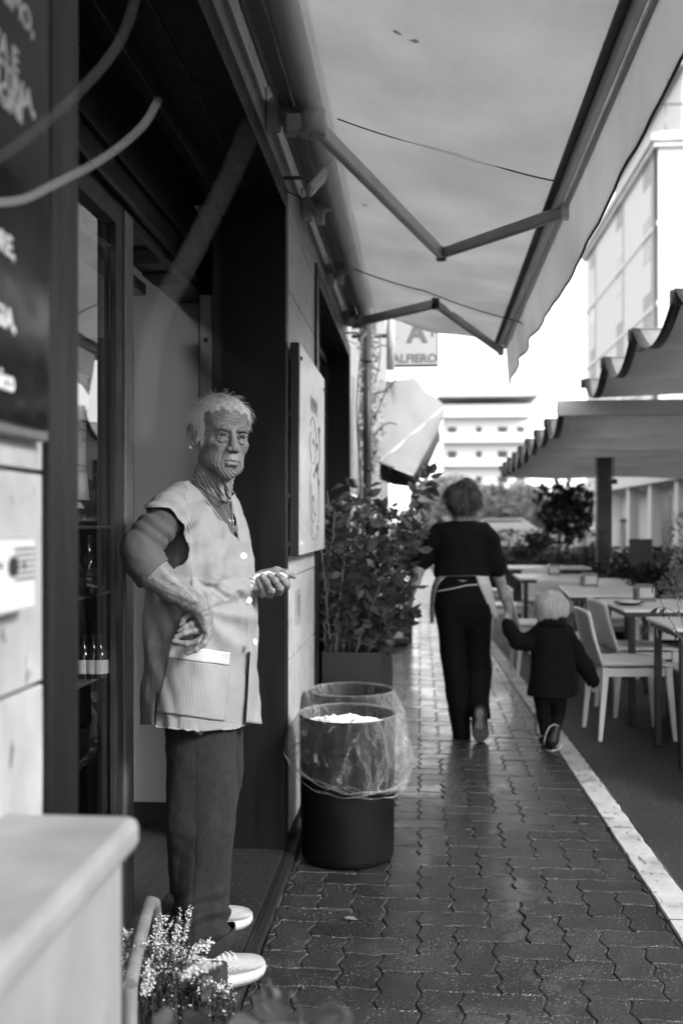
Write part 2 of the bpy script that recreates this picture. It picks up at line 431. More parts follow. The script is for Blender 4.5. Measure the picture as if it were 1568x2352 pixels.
# lining boards inside the reveal: soffit with a folded edge, far jamb
sf = MB(); sf.box((X0-.42, YN+.12, 2.535), (X0-.01, YFAR-.08, 2.60)); sf.box((X0-.235, YN+.13, 2.47), (X0-.20, YFAR-.08, 2.533), .003); sf.box((X0-.14, YN+.13, 2.515), (X0-.10, YFAR-.08, 2.533), .003)
sf.build('soffit', M['cladding'], bld)
opening(4.98, 7.40, 2.61).build('window_casing', M['cladding'], bld)
wf = MB()
for yy in (5.11, 5.9, 6.62, 7.28): wf.box((X0-.20, yy, .03), (X0-.15, yy+.045, 2.50), .004)
for zz in (.03, .9, 2.05, 2.46): wf.box((X0-.197, 5.157, zz), (X0-.153, 7.278, zz+.05), .003)
wfo = wf.build('window_frame', M['alu_dark'], bld)
MB().grid([[(X0-.175, 5.15, .06), (X0-.175, 7.28, .06)], [(X0-.175, 5.15, 2.48), (X0-.175, 7.28, 2.48)]], False).build('window_pane', M['glass'], wfo)
# sliding door front: fixed side pane, mullions, head box
XD = X0-.335
dr = thing('sliding_door', 'glass sliding shop door standing open behind the woman in the striped tunic', 'door', (XD, 2.3, 0))
hb = MB(); hb.box((XD-.16, 1.3, 2.22), (XD-.012, YFAR+.2, 2.534), .004); hb.box((XD-.008, 1.3, 2.35), (XD+.006, YFAR-.08, 2.37), .002); hb.box((XD-.008, 1.3, 2.24), (XD+.010, YFAR-.08, 2.262), .003)
hb.build('head_box', M['alu_dark'], dr)
for k in range(3): MB().box((XD-.155, 2.95+k*.32, 2.212), (XD-.05, 3.12+k*.32, 2.2195)).build('vent_slot', M['black'], dr)
ln = MB(); ln.box((XD-.24, 2.55, 2.16), (XD-.17, 3.7, 2.2)); ln.build('running_rail', M['alu'], dr)
# fixed pane (seen between the near casing and the bright mullion)
fr = MB(); fr.box((XD-.024, 2.80, .03), (XD-.006, 2.868, 2.22), .002); fr.box((XD-.045, 1.50, .03), (XD-.005, 2.80, .085), .003); fr.box((XD-.045, 1.50, 2.16), (XD-.005, 2.80, 2.22), .003)
fr.build('pane_frame', M['rubber'], dr)
MB().box((XD-.014, 2.870, .03), (XD+.002, 2.948, 2.22), .003).build('bright_mullion', M['alu'], dr)
MB().grid([[(XD-.027, 1.51, .09), (XD-.027, 2.799, .09)], [(XD-.027, 1.51, 2.158), (XD-.027, 2.799, 2.158)]], False).build('glass_pane', M['glass'], dr)
tr = MB(); 
for dx, dy in ((-.10, 3.02),): tr.box((XD+dx-.012, dy, .03), (XD+dx, dy+.02, 2.16), .002)
tr.build('parked_leaf_stile', M['alu_dark'], dr)
# far side jamb: seals, aluminium strip with lock hole
fj = MB(); fj.box((-.813, 3.85, .03), (-.772, 3.885, 2.5), .003); fj.box((-.771, 3.83, .03), (-.760, 3.85, 2.5), .002)
fj.build('far_seal', M['rubber'], dr)
MB().box((-.868, 3.87, .03), (-.8135, 3.91, 2.2), .003).build('jamb_strip', M['alu'], dr)
for zz in (2.02, 1.42): MB().lathe([(.001, 0), (.010, 0), (.010, .004)], (0, 0, 0), 14).build('lock_hole', M['black'], dr) if False else MB().tube([(-.842, 3.866, zz), (-.842, 3.8705, zz)], .009, 12).build('lock_hole', M['black'], dr)
lp = thing('ceiling_spotlight', 'small lit ceiling spotlight inside the shop, seen through the glass', 'lamp', (-1.55, 3.3, 2.9)); em = N('lamp_glow'); e_ = em.n('ShaderNodeEmission'); e_.inputs[1].default_value = 6; em.done(e_.outputs[0]); MB().lathe([(.001, 0), (.05, 0), (.055, .01), (.055, .05), (.001, .05)], (-1.55, 3.3, 2.88), 20).build('housing', M['white_paint'], lp); MB().tube([(-1.55, 3.3, 2.874), (-1.55, 3.3, 2.879)], .042, 20).build('bulb', em.m, lp)
al = bpy.data.lights.new('shop_fill_light', 'AREA'); al.energy = 2.0; al.size = .25; ao = bpy.data.objects.new('shop_fill_light', al); COL.objects.link(ao); ao.location = (-1.5, 2.3, 2.7)  # added fill light for panel and shelves, set apart from the ceiling spot
# inner wall panel seen through the doorway
pn = MB(); pn.box((-1.75, 4.12, .12), (-.925, 4.16, 2.85), .002)
pn.build('inner_panel', M['interior'], bld)
MB().box((-1.75, 4.105, .03), (-.90, 4.165, .118), .003).build('panel_rail', M['rubber'], bld)
MB().box((-.922, 4.10, .03), (-.80, 4.20, 2.85)).build('panel_edge', M['cladding'], bld)
# interior room
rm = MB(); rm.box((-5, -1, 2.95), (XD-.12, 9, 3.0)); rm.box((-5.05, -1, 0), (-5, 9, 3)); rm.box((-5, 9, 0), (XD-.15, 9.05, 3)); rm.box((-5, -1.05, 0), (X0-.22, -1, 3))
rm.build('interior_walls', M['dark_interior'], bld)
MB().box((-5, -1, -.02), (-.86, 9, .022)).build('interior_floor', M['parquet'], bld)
MB().box((-.858, -1, -.02), (X0-.03, 9, .018)).build('threshold_floor', M['parquet'], bld)
# far end return of the restaurant wall and its upper floor
up = MB(); up.box((X0-6, 7.72, -.02), (X0-.03, 7.9, 7)); up.box((X0-6, -2.5, 4.3), (X0-.02, 7.9, 7.5)); up.build('upper_wall', M['plaster'], bld)
# fascia rails along the wall above the doors
fs = MB(); fs.box((X0+.001, -2, 2.83), (X0+.022, 7.4, 2.862), .003); fs.box((X0+.001, -2, 2.90), (X0+.03, 7.4, 2.93), .003)
fs.build('conduit', M['alu'], bld)
pl_ = MB(); pl_.box((X0-.02, YFAR+.003, .0), (X0+.006, 4.975, .045), .002); pl_.build('skirting', M['cladding'], bld)

# door mat and threshold strip
dm = MB(); dm.box((-.855, 1.35, .019), (XS-.045, 3.94, .032), .003)
tag(dm.build('door_mat', M['mat']), 'dark bristly door mat under the standing woman in the doorway', 'door mat')
st = MB(); st.box((XS-.043, 1.0, 0), (XS-.002, 3.97, .026), .003); st.box((XS-.026, 1.0, .0262), (XS-.022, 3.97, .0285))
tag(st.build('threshold_strip', M['rubber']), 'long black threshold strip between the door mat and the pavement', 'threshold')

# ------------------------------------------------------------------ things on the wall
mbd = thing('menu_board', 'glossy black menu board with white lettering, cut off by the left edge', 'sign', (X0, .8, 1.8))
bx0 = X0+.001; MB().box((bx0, -.1, 1.41), (X0+.02, 1.335, 2.75), .003).build('frame', M['alu'], mbd)
MB().box((X0+.0205, -.09, 1.425), (X0+.026, 1.322, 2.74), .001).build('panel', plain('glossy_black_board', .004, .14, var=.02, spec=.12), mbd)
tm = plain('white_lettering', .8, .5)
def wline(txt, u, v, size):
    p = XP(u, v, X0+.0265)
    text_obj('lettering', txt, size, tm, mbd, p, (0, 1, 0), (0, 0, 1), .0006, 'RIGHT', .0009)
wline('UN PRIMO,', 77, 84, .040); wline('NOVA E', 42, 168, .040); wline('LA MATTINA,', 80, 268, .040); wline('DI OGNI', 52, 285, .040)
wline('FIORE,', 34, 596, .036); wline('MAGIA,', 36, 762, .036); wline('amico', 33, 900, .036)
ic = thing('wall_intercom', 'pale wall intercom box with a round lens beside the near door casing', 'intercom', (X0, 1.2, 1.25))
p1 = XP(74, 1240, X0+.02); p2 = XP(66, 1396, X0+.02); 
MB().box((X0+.001, .95, p2[2]), (X0+.03, p2[1], p1[2]), .004).build('housing', plain('ivory_plastic', .55, .4, var=.05), ic)
MB().box((X0+.0008, .93, p2[2]+.045), (X0+.012, p2[1]+.012, p1[2]+.008), .002).build('back_plate', plain('grey_plate', .32, .5), ic)
pc = XP(30, 1302, X0+.031); MB().tube([(X0+.0295, pc[1], pc[2]), (X0+.033, pc[1], pc[2])], .0125, 18).build('lens', M['black'], ic)
for uu in (2, 56): q = XP(uu, 1300, X0+.031); MB().tube([(X0+.0295, q[1], q[2]), (X0+.0315, q[1], q[2])], .004, 12).build('screw', M['alu_dark'], ic)
sl_ = MB()
for k in range(6): sl_.box((X0+.0301, pc[1]+.008, p1[2]-.012-k*.0075), (X0+.0309, p2[1]-.006, p1[2]-.0092-k*.0075))
sl_.build('speaker_slots', M['alu_dark'], ic)

fb = thing('framed_board', 'tall white wall board in a deep dark frame with black marker drawing', 'sign board', (X0, 4.4, 1.6))
fbx0, fbx1, fy0, fy1, fz0, fz1 = X0+.012, X0+.052, 3.945, 4.965, 1.165, 2.02
MB().box((fbx0, fy0, fz0), (fbx1-.006, fy1, fz1), .002).build('case', M['alu_dark'], fb)
def m_board():
    m = N('scuffed_white_board'); c = m.coord((1, .6, 1)); n = m.noise(c, 3.5, 7, .65, 1.2)
    return m.done(m.bsdf(m.ramp(n, [(.3, .30), (.5, .46), (.7, .58)]), .3, m.bump(n, .05, .005)))
MB().box((fbx1-.006, fy0+.004, fz0+.004), (fbx1, fy1-.004, fz1-.004), .001).build('face', m_board(), fb)
ink = MB(); rr = random.Random(11)
def curve(pts, w=.0013):
    P = [np.array((fbx1+.0006, p[0], p[1])) for p in pts]
    Q = []
    for i in range(len(P)-1):
        a = P[max(i-1, 0)]; b = P[i]; c = P[i+1]; d = P[min(i+2, len(P)-1)]
        for t in np.linspace(0, 1, 6, endpoint=False):
            Q.append(.5*((2*b)+(-a+c)*t+(2*a-5*b+4*c-d)*t*t+(-a+3*b-3*c+d)*t**3))
    Q.append(P[-1]); ink.tube(Q, w, 5)
for k in range(4): yk = 4.34+k*.075; curve([(yk, 1.86), (yk+.012, 1.80), (yk+.03, 1.85), (yk+.02, 1.79)], .0012)
curve([(4.30, 1.72), (4.42, 1.77), (4.55, 1.70), (4.50, 1.58), (4.36, 1.57), (4.30, 1.66), (4.36, 1.70)]); curve([(4.36, 1.55), (4.28, 1.45), (4.33, 1.34), (4.47, 1.30), (4.6, 1.38), (4.63, 1.52), (4.55, 1.56)])
curve([(4.34, 1.47), (4.40, 1.36), (4.55, 1.33)], .002); curve([(4.40, 1.30), (4.36, 1.24), (4.5, 1.22), (4.62, 1.25)]); curve([(4.66, 1.74), (4.72, 1.64), (4.64, 1.52), (4.70, 1.42), (4.64, 1.30)], .002)
for k in range(10): yk = 4.38+rr.random()*.3; zk = 1.25+rr.random()*.5; curve([(yk, zk), (yk+.03, zk+.02), (yk+.05, zk-.01)], .0018)
ink.build('marker_drawing', plain('marker_ink', .09, .5), fb)
for (yy, zz) in ((fy0+.035, fz1-.06), (fy1-.035, fz1-.06), (fy0+.035, fz0+.05)): MB().tube([(fbx1, yy, zz), (fbx1+.006, yy, zz)], .008, 12).build('bolt', M['alu_dark'] if zz > 1.5 else M['white_paint'], fb)
br = MB()
for zz in (fz1-.07, 1.72, 1.40, fz0+.04): br.box((X0+.001, fy0-.03, zz), (fbx0, fy0+.05, zz+.018))
br.build('bracket', M['black'], fb)
# small wall plate behind the hand
wp = thing('wall_plate', 'small grey cover plate on the marble behind the held rag', 'cover plate', (X0, 4.2, 1.0))
MB().box((X0+.001, 4.21, .86), (X0+.006, 4.35, 1.01), .002).build('plate', plain('plate_grey', .26, .5), wp)
MB().box((X0+.0061, 4.24, .90), (X0+.0085, 4.31, .985), .001).build('inset', plain('plate_inset', .17, .5), wp)

def floodlight(u, v, d, label, s=1.0):
    p = W(u, v, d); t = thing('floodlight', label, 'lamp', tuple(p), 0, 'floodlights under the awning')
    b = MB(); b.box((-.012*s, -.035*s, -.055*s), (.012*s, .035*s, .055*s), .008); v_, f_, s_ = b.arrays()
    Rm = np.array(Matrix.Rotation(R(35), 3, 'Y') @ Matrix.Rotation(R(-25), 3, 'X')); 
    mkobj('housing', v_@Rm.T+p, f_, M['white_paint'], t, smooth=False)
    b = MB(); b.box((.0121*s, -.029*s, -.047*s), (.0145*s, .029*s, .047*s), .003); v_, f_, s_ = b.arrays()
    mkobj('lens', v_@Rm.T+p, f_, plain('frosted_lens', .55, .25), t, smooth=False)
    MB().tube([p+[-.01, 0, 0], p+[-.05*s, 0, .02], (X0+.002, p[1], p[2]+.02)], .008*s, 8).build('bracket', M['alu'], t)
    MB().tube([p+[-.01, .01, -.02], p+[-.05*s, .02, -.06], (X0+.003, p[1]-.02, p[2]-.03)], .003, 6).build('cable', M['rubber'], t)
floodlight(727, 418, 3.85, 'white floodlight bracketed to the wall beside the nearest awning joint')
floodlight(832, 770, 7.0, 'small white floodlight at the far end of the awning by the drainpipe', .8)

# ------------------------------------------------------------------ awning
aw = thing('awning', 'large pale canvas folding arm awning over the pavement', 'awning', (X0, 3, 2.75))
ny, nx = 150, 44; y0a, y1a = -3.0, 7.22; P = np.zeros((ny, nx, 3))
armsY = [(4.95, .10), (6.05, .09)]
for i in range(ny):
    y = y0a+(y1a-y0a)*i/(ny-1); xb = np.interp(y, [0, 7.2], [.515, .598])
    for j in range(nx):
        t = j/(nx-1); x = -.335+(xb+.335)*t; z = 2.795+(2.585-2.795)*t
        env = math.sin(math.pi*t)
        z -= .045*env*(1+.25*math.sin(y*1.3+.4))*(1-1.5*min(1, max(0, (y-5.4)/1.8)))
        z += .030*env*math.exp(-((y-4.7-.5*(1-t))/.55)**2)*(1 if True else 0)
        w = 1/(1+math.exp(-(y-4.9)*3)); z += w*env*.022*math.sin((y+.35*t)*14+2.0*math.sin(t*3))+w*env*.026*math.sin((y-.5*t)*5.1)+env*.010*noise.noise((x*2.2, y*1.5, 0))+env*.004*noise.noise((x*6, y*5, 5))
        z += .006*env*math.sin((y+.2*t)*31)*math.exp(-((y-5.6)/.5)**2)
        z += .005*math.exp(-(t/.13)**2)*math.sin(y*26+2*math.sin(y*7))*math.exp(-((y-4)/2.2)**2)
        P[i, j] = (x, y, z)
mbf = MB(); mbf.grid(P, True); 
o = mbf.build('canvas', M['awning'], aw); so_ = o.modifiers.new('s', 'SOLIDIFY'); so_.thickness = .0012
P2 = np.zeros((200, 16, 3))
for i in range(200):
    y = y0a+(y1a-y0a)*i/199; xb = np.interp(y, [0, 7.2], [.53, .612])
    dep = .285+.02*math.sin(y*1.9)+(.05 if y > 7.0 else 0)*(y-7.0)/.22
    for j in range(16):
        t = j/15.; f = 1/(1+math.exp(-(y-5.2)*2.2))*(1 if y < 6.4 else .4)
        x = xb+.020*t+(.003+.014*f)*t*math.sin(y*7.5+1.4*math.sin(y*2.1)+1.5*t)+.002*t*math.sin(y*19)
        P2[i, j] = (x, y-.10*t*(1 if y > 6.9 else 0)*(y-6.9)/.3, 2.585-dep*t+.006*f*t*math.sin(y*5))
o = MB().grid(P2, True).build('valance', M['awning'], aw); so_ = o.modifiers.new('s', 'SOLIDIFY'); so_.thickness = .0015
hem = MB(); hem.tube([P2[i, 15] for i in range(0, 200, 2)], .0045, 6); hem.build('valance_hem', plain('hem_dark', .06, .8), aw)
bmx = MB()
for (dx, dz, w, h) in ((-.030, 0, .030, .05), (.002, -.012, .018, .040), (.022, .0, .012, .052)):
    bmx.bar((.515+dx, y0a, 2.572+dz), (.598+dx, y1a-.02, 2.572+dz), w, h, bev=.2)
bmx.build('front_bar', M['grey_paint'], aw)
bmx = MB(); bmx.bar((.515-.058, y0a, 2.583), (.598-.058, y1a-.02, 2.583), .026, .012); bmx.build('front_bar_dark_strip', plain('dark_strip', .05, .6), aw)  # narrow dark strip along the inner side of the front bar
rl = MB(); hd_ = MB(); hd_.box((X0+.001, y0a, 2.862), (-.30, y1a, 2.885), .004); hd_.build('hood', M['grey_paint'], aw)
rl.tube([(-.385, y0a, 2.755), (-.385, y1a, 2.755)], .047, 20)
for yy in (1.2, 2.6, 3.9, 5.2, 6.4): rl.tube([(-.385, yy, 2.755), (-.385, yy+.006, 2.755)], .0485, 20)
rl.build('roller_tube', M['grey_paint'], aw)
sb = MB(); sb.box((-.480, y0a, 2.735), (-.440, 7.2, 2.775), .004); sb.box((-.478, y0a, 2.69), (-.474, 7.2, 2.733))
sb.build('support_bar', plain('zinc_bar', .22, .45, .3, bump=.1), aw)
for yy in (.4, 3.42, 4.45, 5.6, 6.85):
    b = MB(); b.box((X0+.001, yy-.03, 2.66), (-.482, yy+.03, 2.80), .004); b.box((-.50, yy-.018, 2.70), (-.40, yy+.018, 2.734), .004); b.box((-.47, yy-.02, 2.64), (-.43, yy+.02, 2.70), .003)
    b.build('wall_bracket', M['grey_paint'], aw)
def arm(sh, el, en):
    sh, el, en = map(np.array, (sh, el, en))
    MB().bar(sh, el, .034, .058, bev=.18).build('upper_arm', M['grey_paint'], aw)
    MB().bar(el, en, .030, .050, bev=.18).build('forearm', plain('arm_grey', .22, .4), aw)
    b = MB(); b.tube([sh+[0, 0, -.042], sh+[0, 0, .042]], .044, 24); b.tube([sh+[0, 0, -.05], sh+[0, 0, -.041]], .012, 12)
    b.box(tuple(sh+[-.09, -.025, -.03]), tuple(sh+[-.02, .025, .03]), .006); b.build('shoulder_joint', M['white_paint'] if False else M['grey_paint'], aw)
    b = MB(); b.tube([el+[0, 0, -.034], el+[0, 0, .034]], .024, 20); b.build('elbow_joint', M['alu_dark'], aw)
    b = MB(); b.box(tuple(en+[-.02, -.03, -.03]), tuple(en+[.02, .03, .03]), .006); b.build('end_joint', M['grey_paint'], aw)
arm(W(718, 282, 3.38), W(1013, 582, 4.90), W(1300, 484, 3.92))
arm(W(828, 738, 6.76), W(1000, 697, 6.05), W(1150, 806, 7.08))
arm((-.36, 1.25, 2.66), (.10, -.2, 2.63), (.53, .75, 2.53))
cd = MB()
def cord(pts, r=.0028):
    cd = MB(); Q = []
    for a, b in zip(pts[:-1], pts[1:]):
        for t in np.linspace(0, 1, 8, endpoint=False): q = a*(1-t)+b*t; q = q.copy(); q[2] -= .012*math.sin(math.pi*t); Q.append(q)
    Q.append(pts[-1]); return cd.tube(Q, r, 6)
tag(cord([W(775, 272, 3.66), W(1040, 345, 3.66), W(1303, 421, 3.75)]).build('cord', M['rubber']), 'thin cord strung beneath the awning canvas nearest the viewer', 'cord')
tag(cord([W(780, 604, 5.5), W(975, 668, 5.7), W(1190, 738, 5.95), W(1245, 757, 5.98)], .0034).build('cord', M['rubber']), 'thin cord under the far half of the awning reaching past the valance', 'cord')
# ================================================================== LEAF AND TREE BUILDERS
def leaves(mb, centers, dirs, size, width=.5, fold=.25, curl=.15, rng=RNG, jitter=.3):
    """oval leaves: 8 vertices, 2 x 3 faces each, folded on the midrib"""
    n = len(centers); C = np.asarray(centers, float); D = np.asarray(dirs, float); D = D/(np.linalg.norm(D, axis=1, keepdims=True)+1e-9)
    rnd = rng.normal(size=(n, 3)); Sd = np.cross(D, rnd); Sd /= (np.linalg.norm(Sd, axis=1, keepdims=True)+1e-9)
    Up = np.cross(Sd, D); L = size*(1+rng.uniform(-jitter, jitter, (n, 1))); w = L*width*.5
    prof = [(0, 0), (.28, .85), (.62, 1.0), (1.0, 0)]
    pts = [C]
    for t, k in prof[1:3]:
        mid = C+D*L*t-Up*L*curl*t*t
        pts += [mid-Sd*w*k+Up*w*k*fold, mid, mid+Sd*w*k+Up*w*k*fold]
    pts.append(C+D*L-Up*L*curl)
    V = np.stack(pts, 1).reshape(-1, 3); F_ = []
    for i in range(n):
        b = i*8
        F_ += [(b, b+2, b+1), (b, b+3, b+2), (b+1, b+2, b+5, b+4), (b+2, b+3, b+6, b+5), (b+4, b+5, b+7), (b+5, b+6, b+7)]
    return mb.add(V, F_, True)
def simple_leaves(mb, C, size, rng=RNG, asp=.6):
    n = len(C); C = np.asarray(C, float); a = rng.normal(size=(n, 3)); a /= np.linalg.norm(a, axis=1, keepdims=True)
    b = np.cross(a, rng.normal(size=(n, 3))); b /= np.linalg.norm(b, axis=1, keepdims=True); s = size*(rng.uniform(.6, 1.4, (n, 1)))
    V = np.stack([C-a*s, C+b*s*asp, C+a*s, C-b*s*asp], 1).reshape(-1, 3)
    return mb.add(V, [(i*4, i*4+1, i*4+2, i*4+3) for i in range(n)])
def crown_pts(c, r, n, rng, lobes=7, fill=.5):
    c = np.array(c); r = np.array(r); out = []
    ls = [c+r*rng.uniform(-.62, .62, 3) for _ in range(lobes)]
    for l in ls:
        k = n//lobes; d = rng.normal(size=(k, 3)); d /= np.linalg.norm(d, axis=1, keepdims=True)
        out.append(l+d*r*rng.uniform(.38, .58)*(rng.uniform(fill, 1.0, (k, 1))**.5))
    return np.concatenate(out)
FOL = {'far': foliage('hazed_far_foliage', .42, .4, .5), 'mid': foliage('mid_foliage', .03, .25, .4), 'dark': foliage('dark_foliage', .02, .2, .4),  # far: distance haze put into the leaf colour as a paler tone
       'gloss': foliage('glossy_leaves', .095, .22, .25, .5), 'bright': foliage('bright_leaves', .34, .35, .4), 'bark': plain('bark', .07, .85, var=.4, bump=.4, bscale=40, bdist=.006)}
def tree(x, y, h, r, label, m='far', seed=0, n=2600, leaf=.16, group='trees beyond the terrace'):
    rng = np.random.default_rng(seed); t = thing('tree', label, 'tree', (x, y, 0), 0, group)
    tr = MB(); th = h-r*1.3; tr.tube([(x, y, -.05), (x+.05*r, y, th*.5), (x, y, th)], [r*.09+.03, r*.07+.02, r*.05], 8)
    for k in range(6):
        a = k*1.05+seed; e = (x+math.cos(a)*r*.6, y+math.sin(a)*r*.6, th+r*(.35+.1*(k % 3))); tr.tube([(x, y, th*.8), ((x+e[0])/2, (y+e[1])/2, th+r*.1), e], [r*.045, r*.03, r*.012], 6)
    tr.build('trunk', FOL['bark'], t)
    simple_leaves(MB_ := MB(), crown_pts((x, y, th+r*.45), (r, r, r*.85), n, rng, 9), leaf, rng); MB_.build('crown', FOL[m], t)
    return t

# ================================================================== LITTER BINS
def m_bag():
    m = N('clear_plastic_bag'); c = m.coord(); n = m.noise(m.coord((1, 1, .5)), 15, 6, .72, 1.2); n2 = m.noise(c, 70, 3, .6, .8)
    nr = m.bump(m.math('ADD', n, m.math('MULTIPLY', n2, .3)), 1.0, .02)
    g = m.bsdf(.75, .12, nr, Specular_IOR_Level=1.0); t = m.n('ShaderNodeBsdfTransparent'); t.inputs[0].default_value = g4(.93)
    lw = m.n('ShaderNodeLayerWeight'); lw.inputs[0].default_value = .45; m.link(nr, lw.inputs['Normal'])
    f = m.math('MULTIPLY_ADD', m.math('POWER', lw.outputs['Facing'], 2.0), .6, m.ramp(n, [(.57, .015), (.70, .30)]))
    return m.done(m.mixs(f, t.outputs[0], g))
M['bag'] = m_bag(); M['bin'] = plain('black_bin_plastic', .005, .5, var=.5, scale=7, bump=.08, bscale=50, spec=.16)
def bin_(u, vb, d, h, r, label, seed, filled):
    c = W(u, 1800, d); c[2] = 0; t = thing('litter_bin', label, 'bin', tuple(c), 0, 'litter bins against the wall')
    prof = [(r*.90, .004), (r*.95, .012), (r*.972, .03), (r*.985, h*.5), (r, h-.012), (r*1.015, h-.008), (r*1.015, h), (r*.98, h), (r*.965, h-.01), (r*.95, .03), (0.001, .028)]
    MB().lathe(prof, c, 56, (True, False)).build('body', M['bin'], t)
    hd = MB(); a0 = -math.pi/2-.12   # recessed grip facing the viewer
    for s in (-1, 1): a = a0+s*.16; hd.tube([c+np.array([math.cos(a)*(r+.003), math.sin(a)*(r+.003), z]) for z in (h-.19, h-.10)], .004, 6)
    hd.tube([c+np.array([math.cos(a0+q)*(r+.004), math.sin(a0+q)*(r+.004), h-.20]) for q in np.linspace(-.15, .15, 7)], .005, 6)
    hd.box(tuple(c+np.array([-.045, -r-.012, h-.115])), tuple(c+np.array([.03, -r+.01, h-.095])), .003); hd.build('grip', M['bin'], t)
    rg = np.random.default_rng(seed); na, nz = 200, 46; P = []
    ph = rg.uniform(0, 6.28, 12); tilt = .060; ta = R(-50)
    for i in range(nz):
        s = i/(nz-1); row = []
        for k in range(na+1):
            a = 2*math.pi*k/na; wob = sum(math.sin(a*f+ph[q])*amp for q, (f, amp) in enumerate(((5, .35), (9, .3), (14, .25), (23, .2), (37, .16), (61, .12))))
            drop = .205+tilt*math.cos(a-ta)+.010*wob*.5
            if s < .30:   # inside of the bin
                q = s/.30; rr = r*(.955-.02*(1-q)); z = h-.11*(1-q)+.002
                rr -= .008*(1-q)*(1+wob)*.5*(1 if q < .97 else 0)
            elif s < .38:
                q = (s-.30)/.08; rr = r*(.955+.085*math.sin(q*math.pi/2)); z = h+.006*math.sin(q*math.pi)+.003
            else:
                q = (s-.38)/.62; side = .028+.030*max(0, math.cos(a-R(-5)))+.028*max(0, math.cos(a-R(185))); bul = side*math.sin(min(q*1.25, 1)*math.pi*.62)
                rr = r*1.035+bul*1.0+.0065*wob*(.25+q)+.004*math.sin(q*22+ph[1]+a*3)*(q > .55)-.030*max(0, q-.86)*1.5
                rr += .006*math.sin(a*11+q*9+ph[2])*q
                z = h-drop*q+.004*math.sin(a*17+ph[3])*q
                if q > .9: rr -= .004
            row.append((c[0]+rr*math.cos(a), c[1]+rr*math.sin(a), z))
        P.append(row)
    b = MB().grid(P, True, True).build('plastic_bag', M['bag'], t)
    # gathered lower hem of the bag, twisted folds
    hm = MB()
    for q in range(5):
        pts = []; o1 = rg.uniform(-.016, .022); o2 = rg.uniform(-.006, .006); pz = rg.uniform(0, 6)
        for k in range(141):
            a = 2*math.pi*k/140; drop = .200+tilt*math.cos(a-ta)+o1+.006*math.sin(a*4+pz)+.003*math.sin(a*13+pz)
            side = .022+.030*max(0, math.cos(a-R(-5)))+.028*max(0, math.cos(a-R(185))); rr = r*1.035+side*.55+o2+.005*math.sin(a*9+pz)+.006
            pts.append((c[0]+rr*math.cos(a), c[1]+rr*math.sin(a), h-drop))
        hm.tube(pts, [.0008+.0013*abs(math.sin(k*.21+pz))**2 for k in range(141)], 5, flat=2.2)
    hm.build('bag_hem', M['bag'], t)
    if filled:
        g = []; 
        for i in range(26):
            rr_ = r*.93*i/25; row = []
            for k in range(61):
                a = 2*math.pi*k/60; x, y = c[0]+rr_*math.cos(a), c[1]+rr_*math.sin(a)
                z = h-.026+.016*noise.noise((x*16, y*16, seed))+.014*noise.noise((x*45, y*45, seed))-.02*(i/25)**3
                row.append((x, y, z))
            g.append(row)
        q = MB().grid(g, False, True).build('crumpled_paper', plain('crumpled_white_paper', .78, .8, bump=.3, bscale=80), None); q['label'] = 'heap of crumpled white paper filling the near litter bin'; q['category'] = 'waste paper'
bin_(798, 0, 3.875, .555, .185, 'nearer black round litter bin with a clear bag full of white paper', 1, True)
bin_(806, 0, 4.47, .545, .187, 'farther black round litter bin with an empty clear bag, behind the fuller bin', 2, False)

# ================================================================== PLANTER AND SHRUB BY THE WALL
M['planter'] = plain('anthracite_planter', .022, .55, var=.12, scale=3, bump=.06)
pl = thing('planter_box', 'long anthracite planter box against the wall behind the bins', 'planter', (-.37, 6.2, 0))
px0, px1, py0, py1, pz = -.518, -.206, 5.22, 7.5, .615
b = MB(); th = .018
b.box((px0, py0, .02), (px1, py0+th, pz), .003); b.box((px0, py1-th, .02), (px1, py1, pz), .003)
b.box((px0, py0+th, .02), (px0+th, py1-th, pz-.001), .002); b.box((px1-th, py0+th, .02), (px1, py1-th, pz-.001), .002)
b.build('box', M['planter'], pl)
MB().box((px0+th, py0+th, .4), (px1-th, py1-th, .56)).build('soil', plain('potting_soil', .02, .95, bump=.8, bscale=70, bdist=.01), pl)
sh = thing('shrub', 'leafy glossy shrub with long shoots growing from the anthracite planter', 'shrub', (-.36, 5.7, .56))
rs = np.random.default_rng(21); stem = MB(); LC, LD = [], []
shoots = [((745, 1500), (748, 1330), (770, 1175), 5.5, 5.45), ((770, 1500), (778, 1330), (810, 1150), 5.5, 5.6), ((786, 1500), (800, 1330), (835, 1130), 5.6, 5.7), ((800, 1500), (815, 1360), (880, 1200), 5.7, 5.8),
          ((815, 1502), (850, 1380), (920, 1250), 5.6, 5.5), ((760, 1500), (750, 1400), (735, 1230), 5.5, 5.4), ((835, 1500), (880, 1400), (935, 1340), 5.8, 5.6), ((800, 1500), (850, 1230), (960, 1190), 5.9, 5.9),
          ((775, 1500), (762, 1280), (752, 1130), 5.7, 5.55), ((830, 1500), (860, 1280), (900, 1165), 6.1, 6.1), ((845, 1500), (890, 1330), (915, 1300), 6.3, 6.3), ((790, 1500), (830, 1250), (850, 1160), 6.5, 6.5),
          ((820, 1500), (905, 1240), (985, 1085), 5.9, 5.75), ((835, 1500), (930, 1290), (960, 1215), 5.9, 5.6), ((840, 1500), (900, 1420), (935, 1400), 5.6, 5.5)]
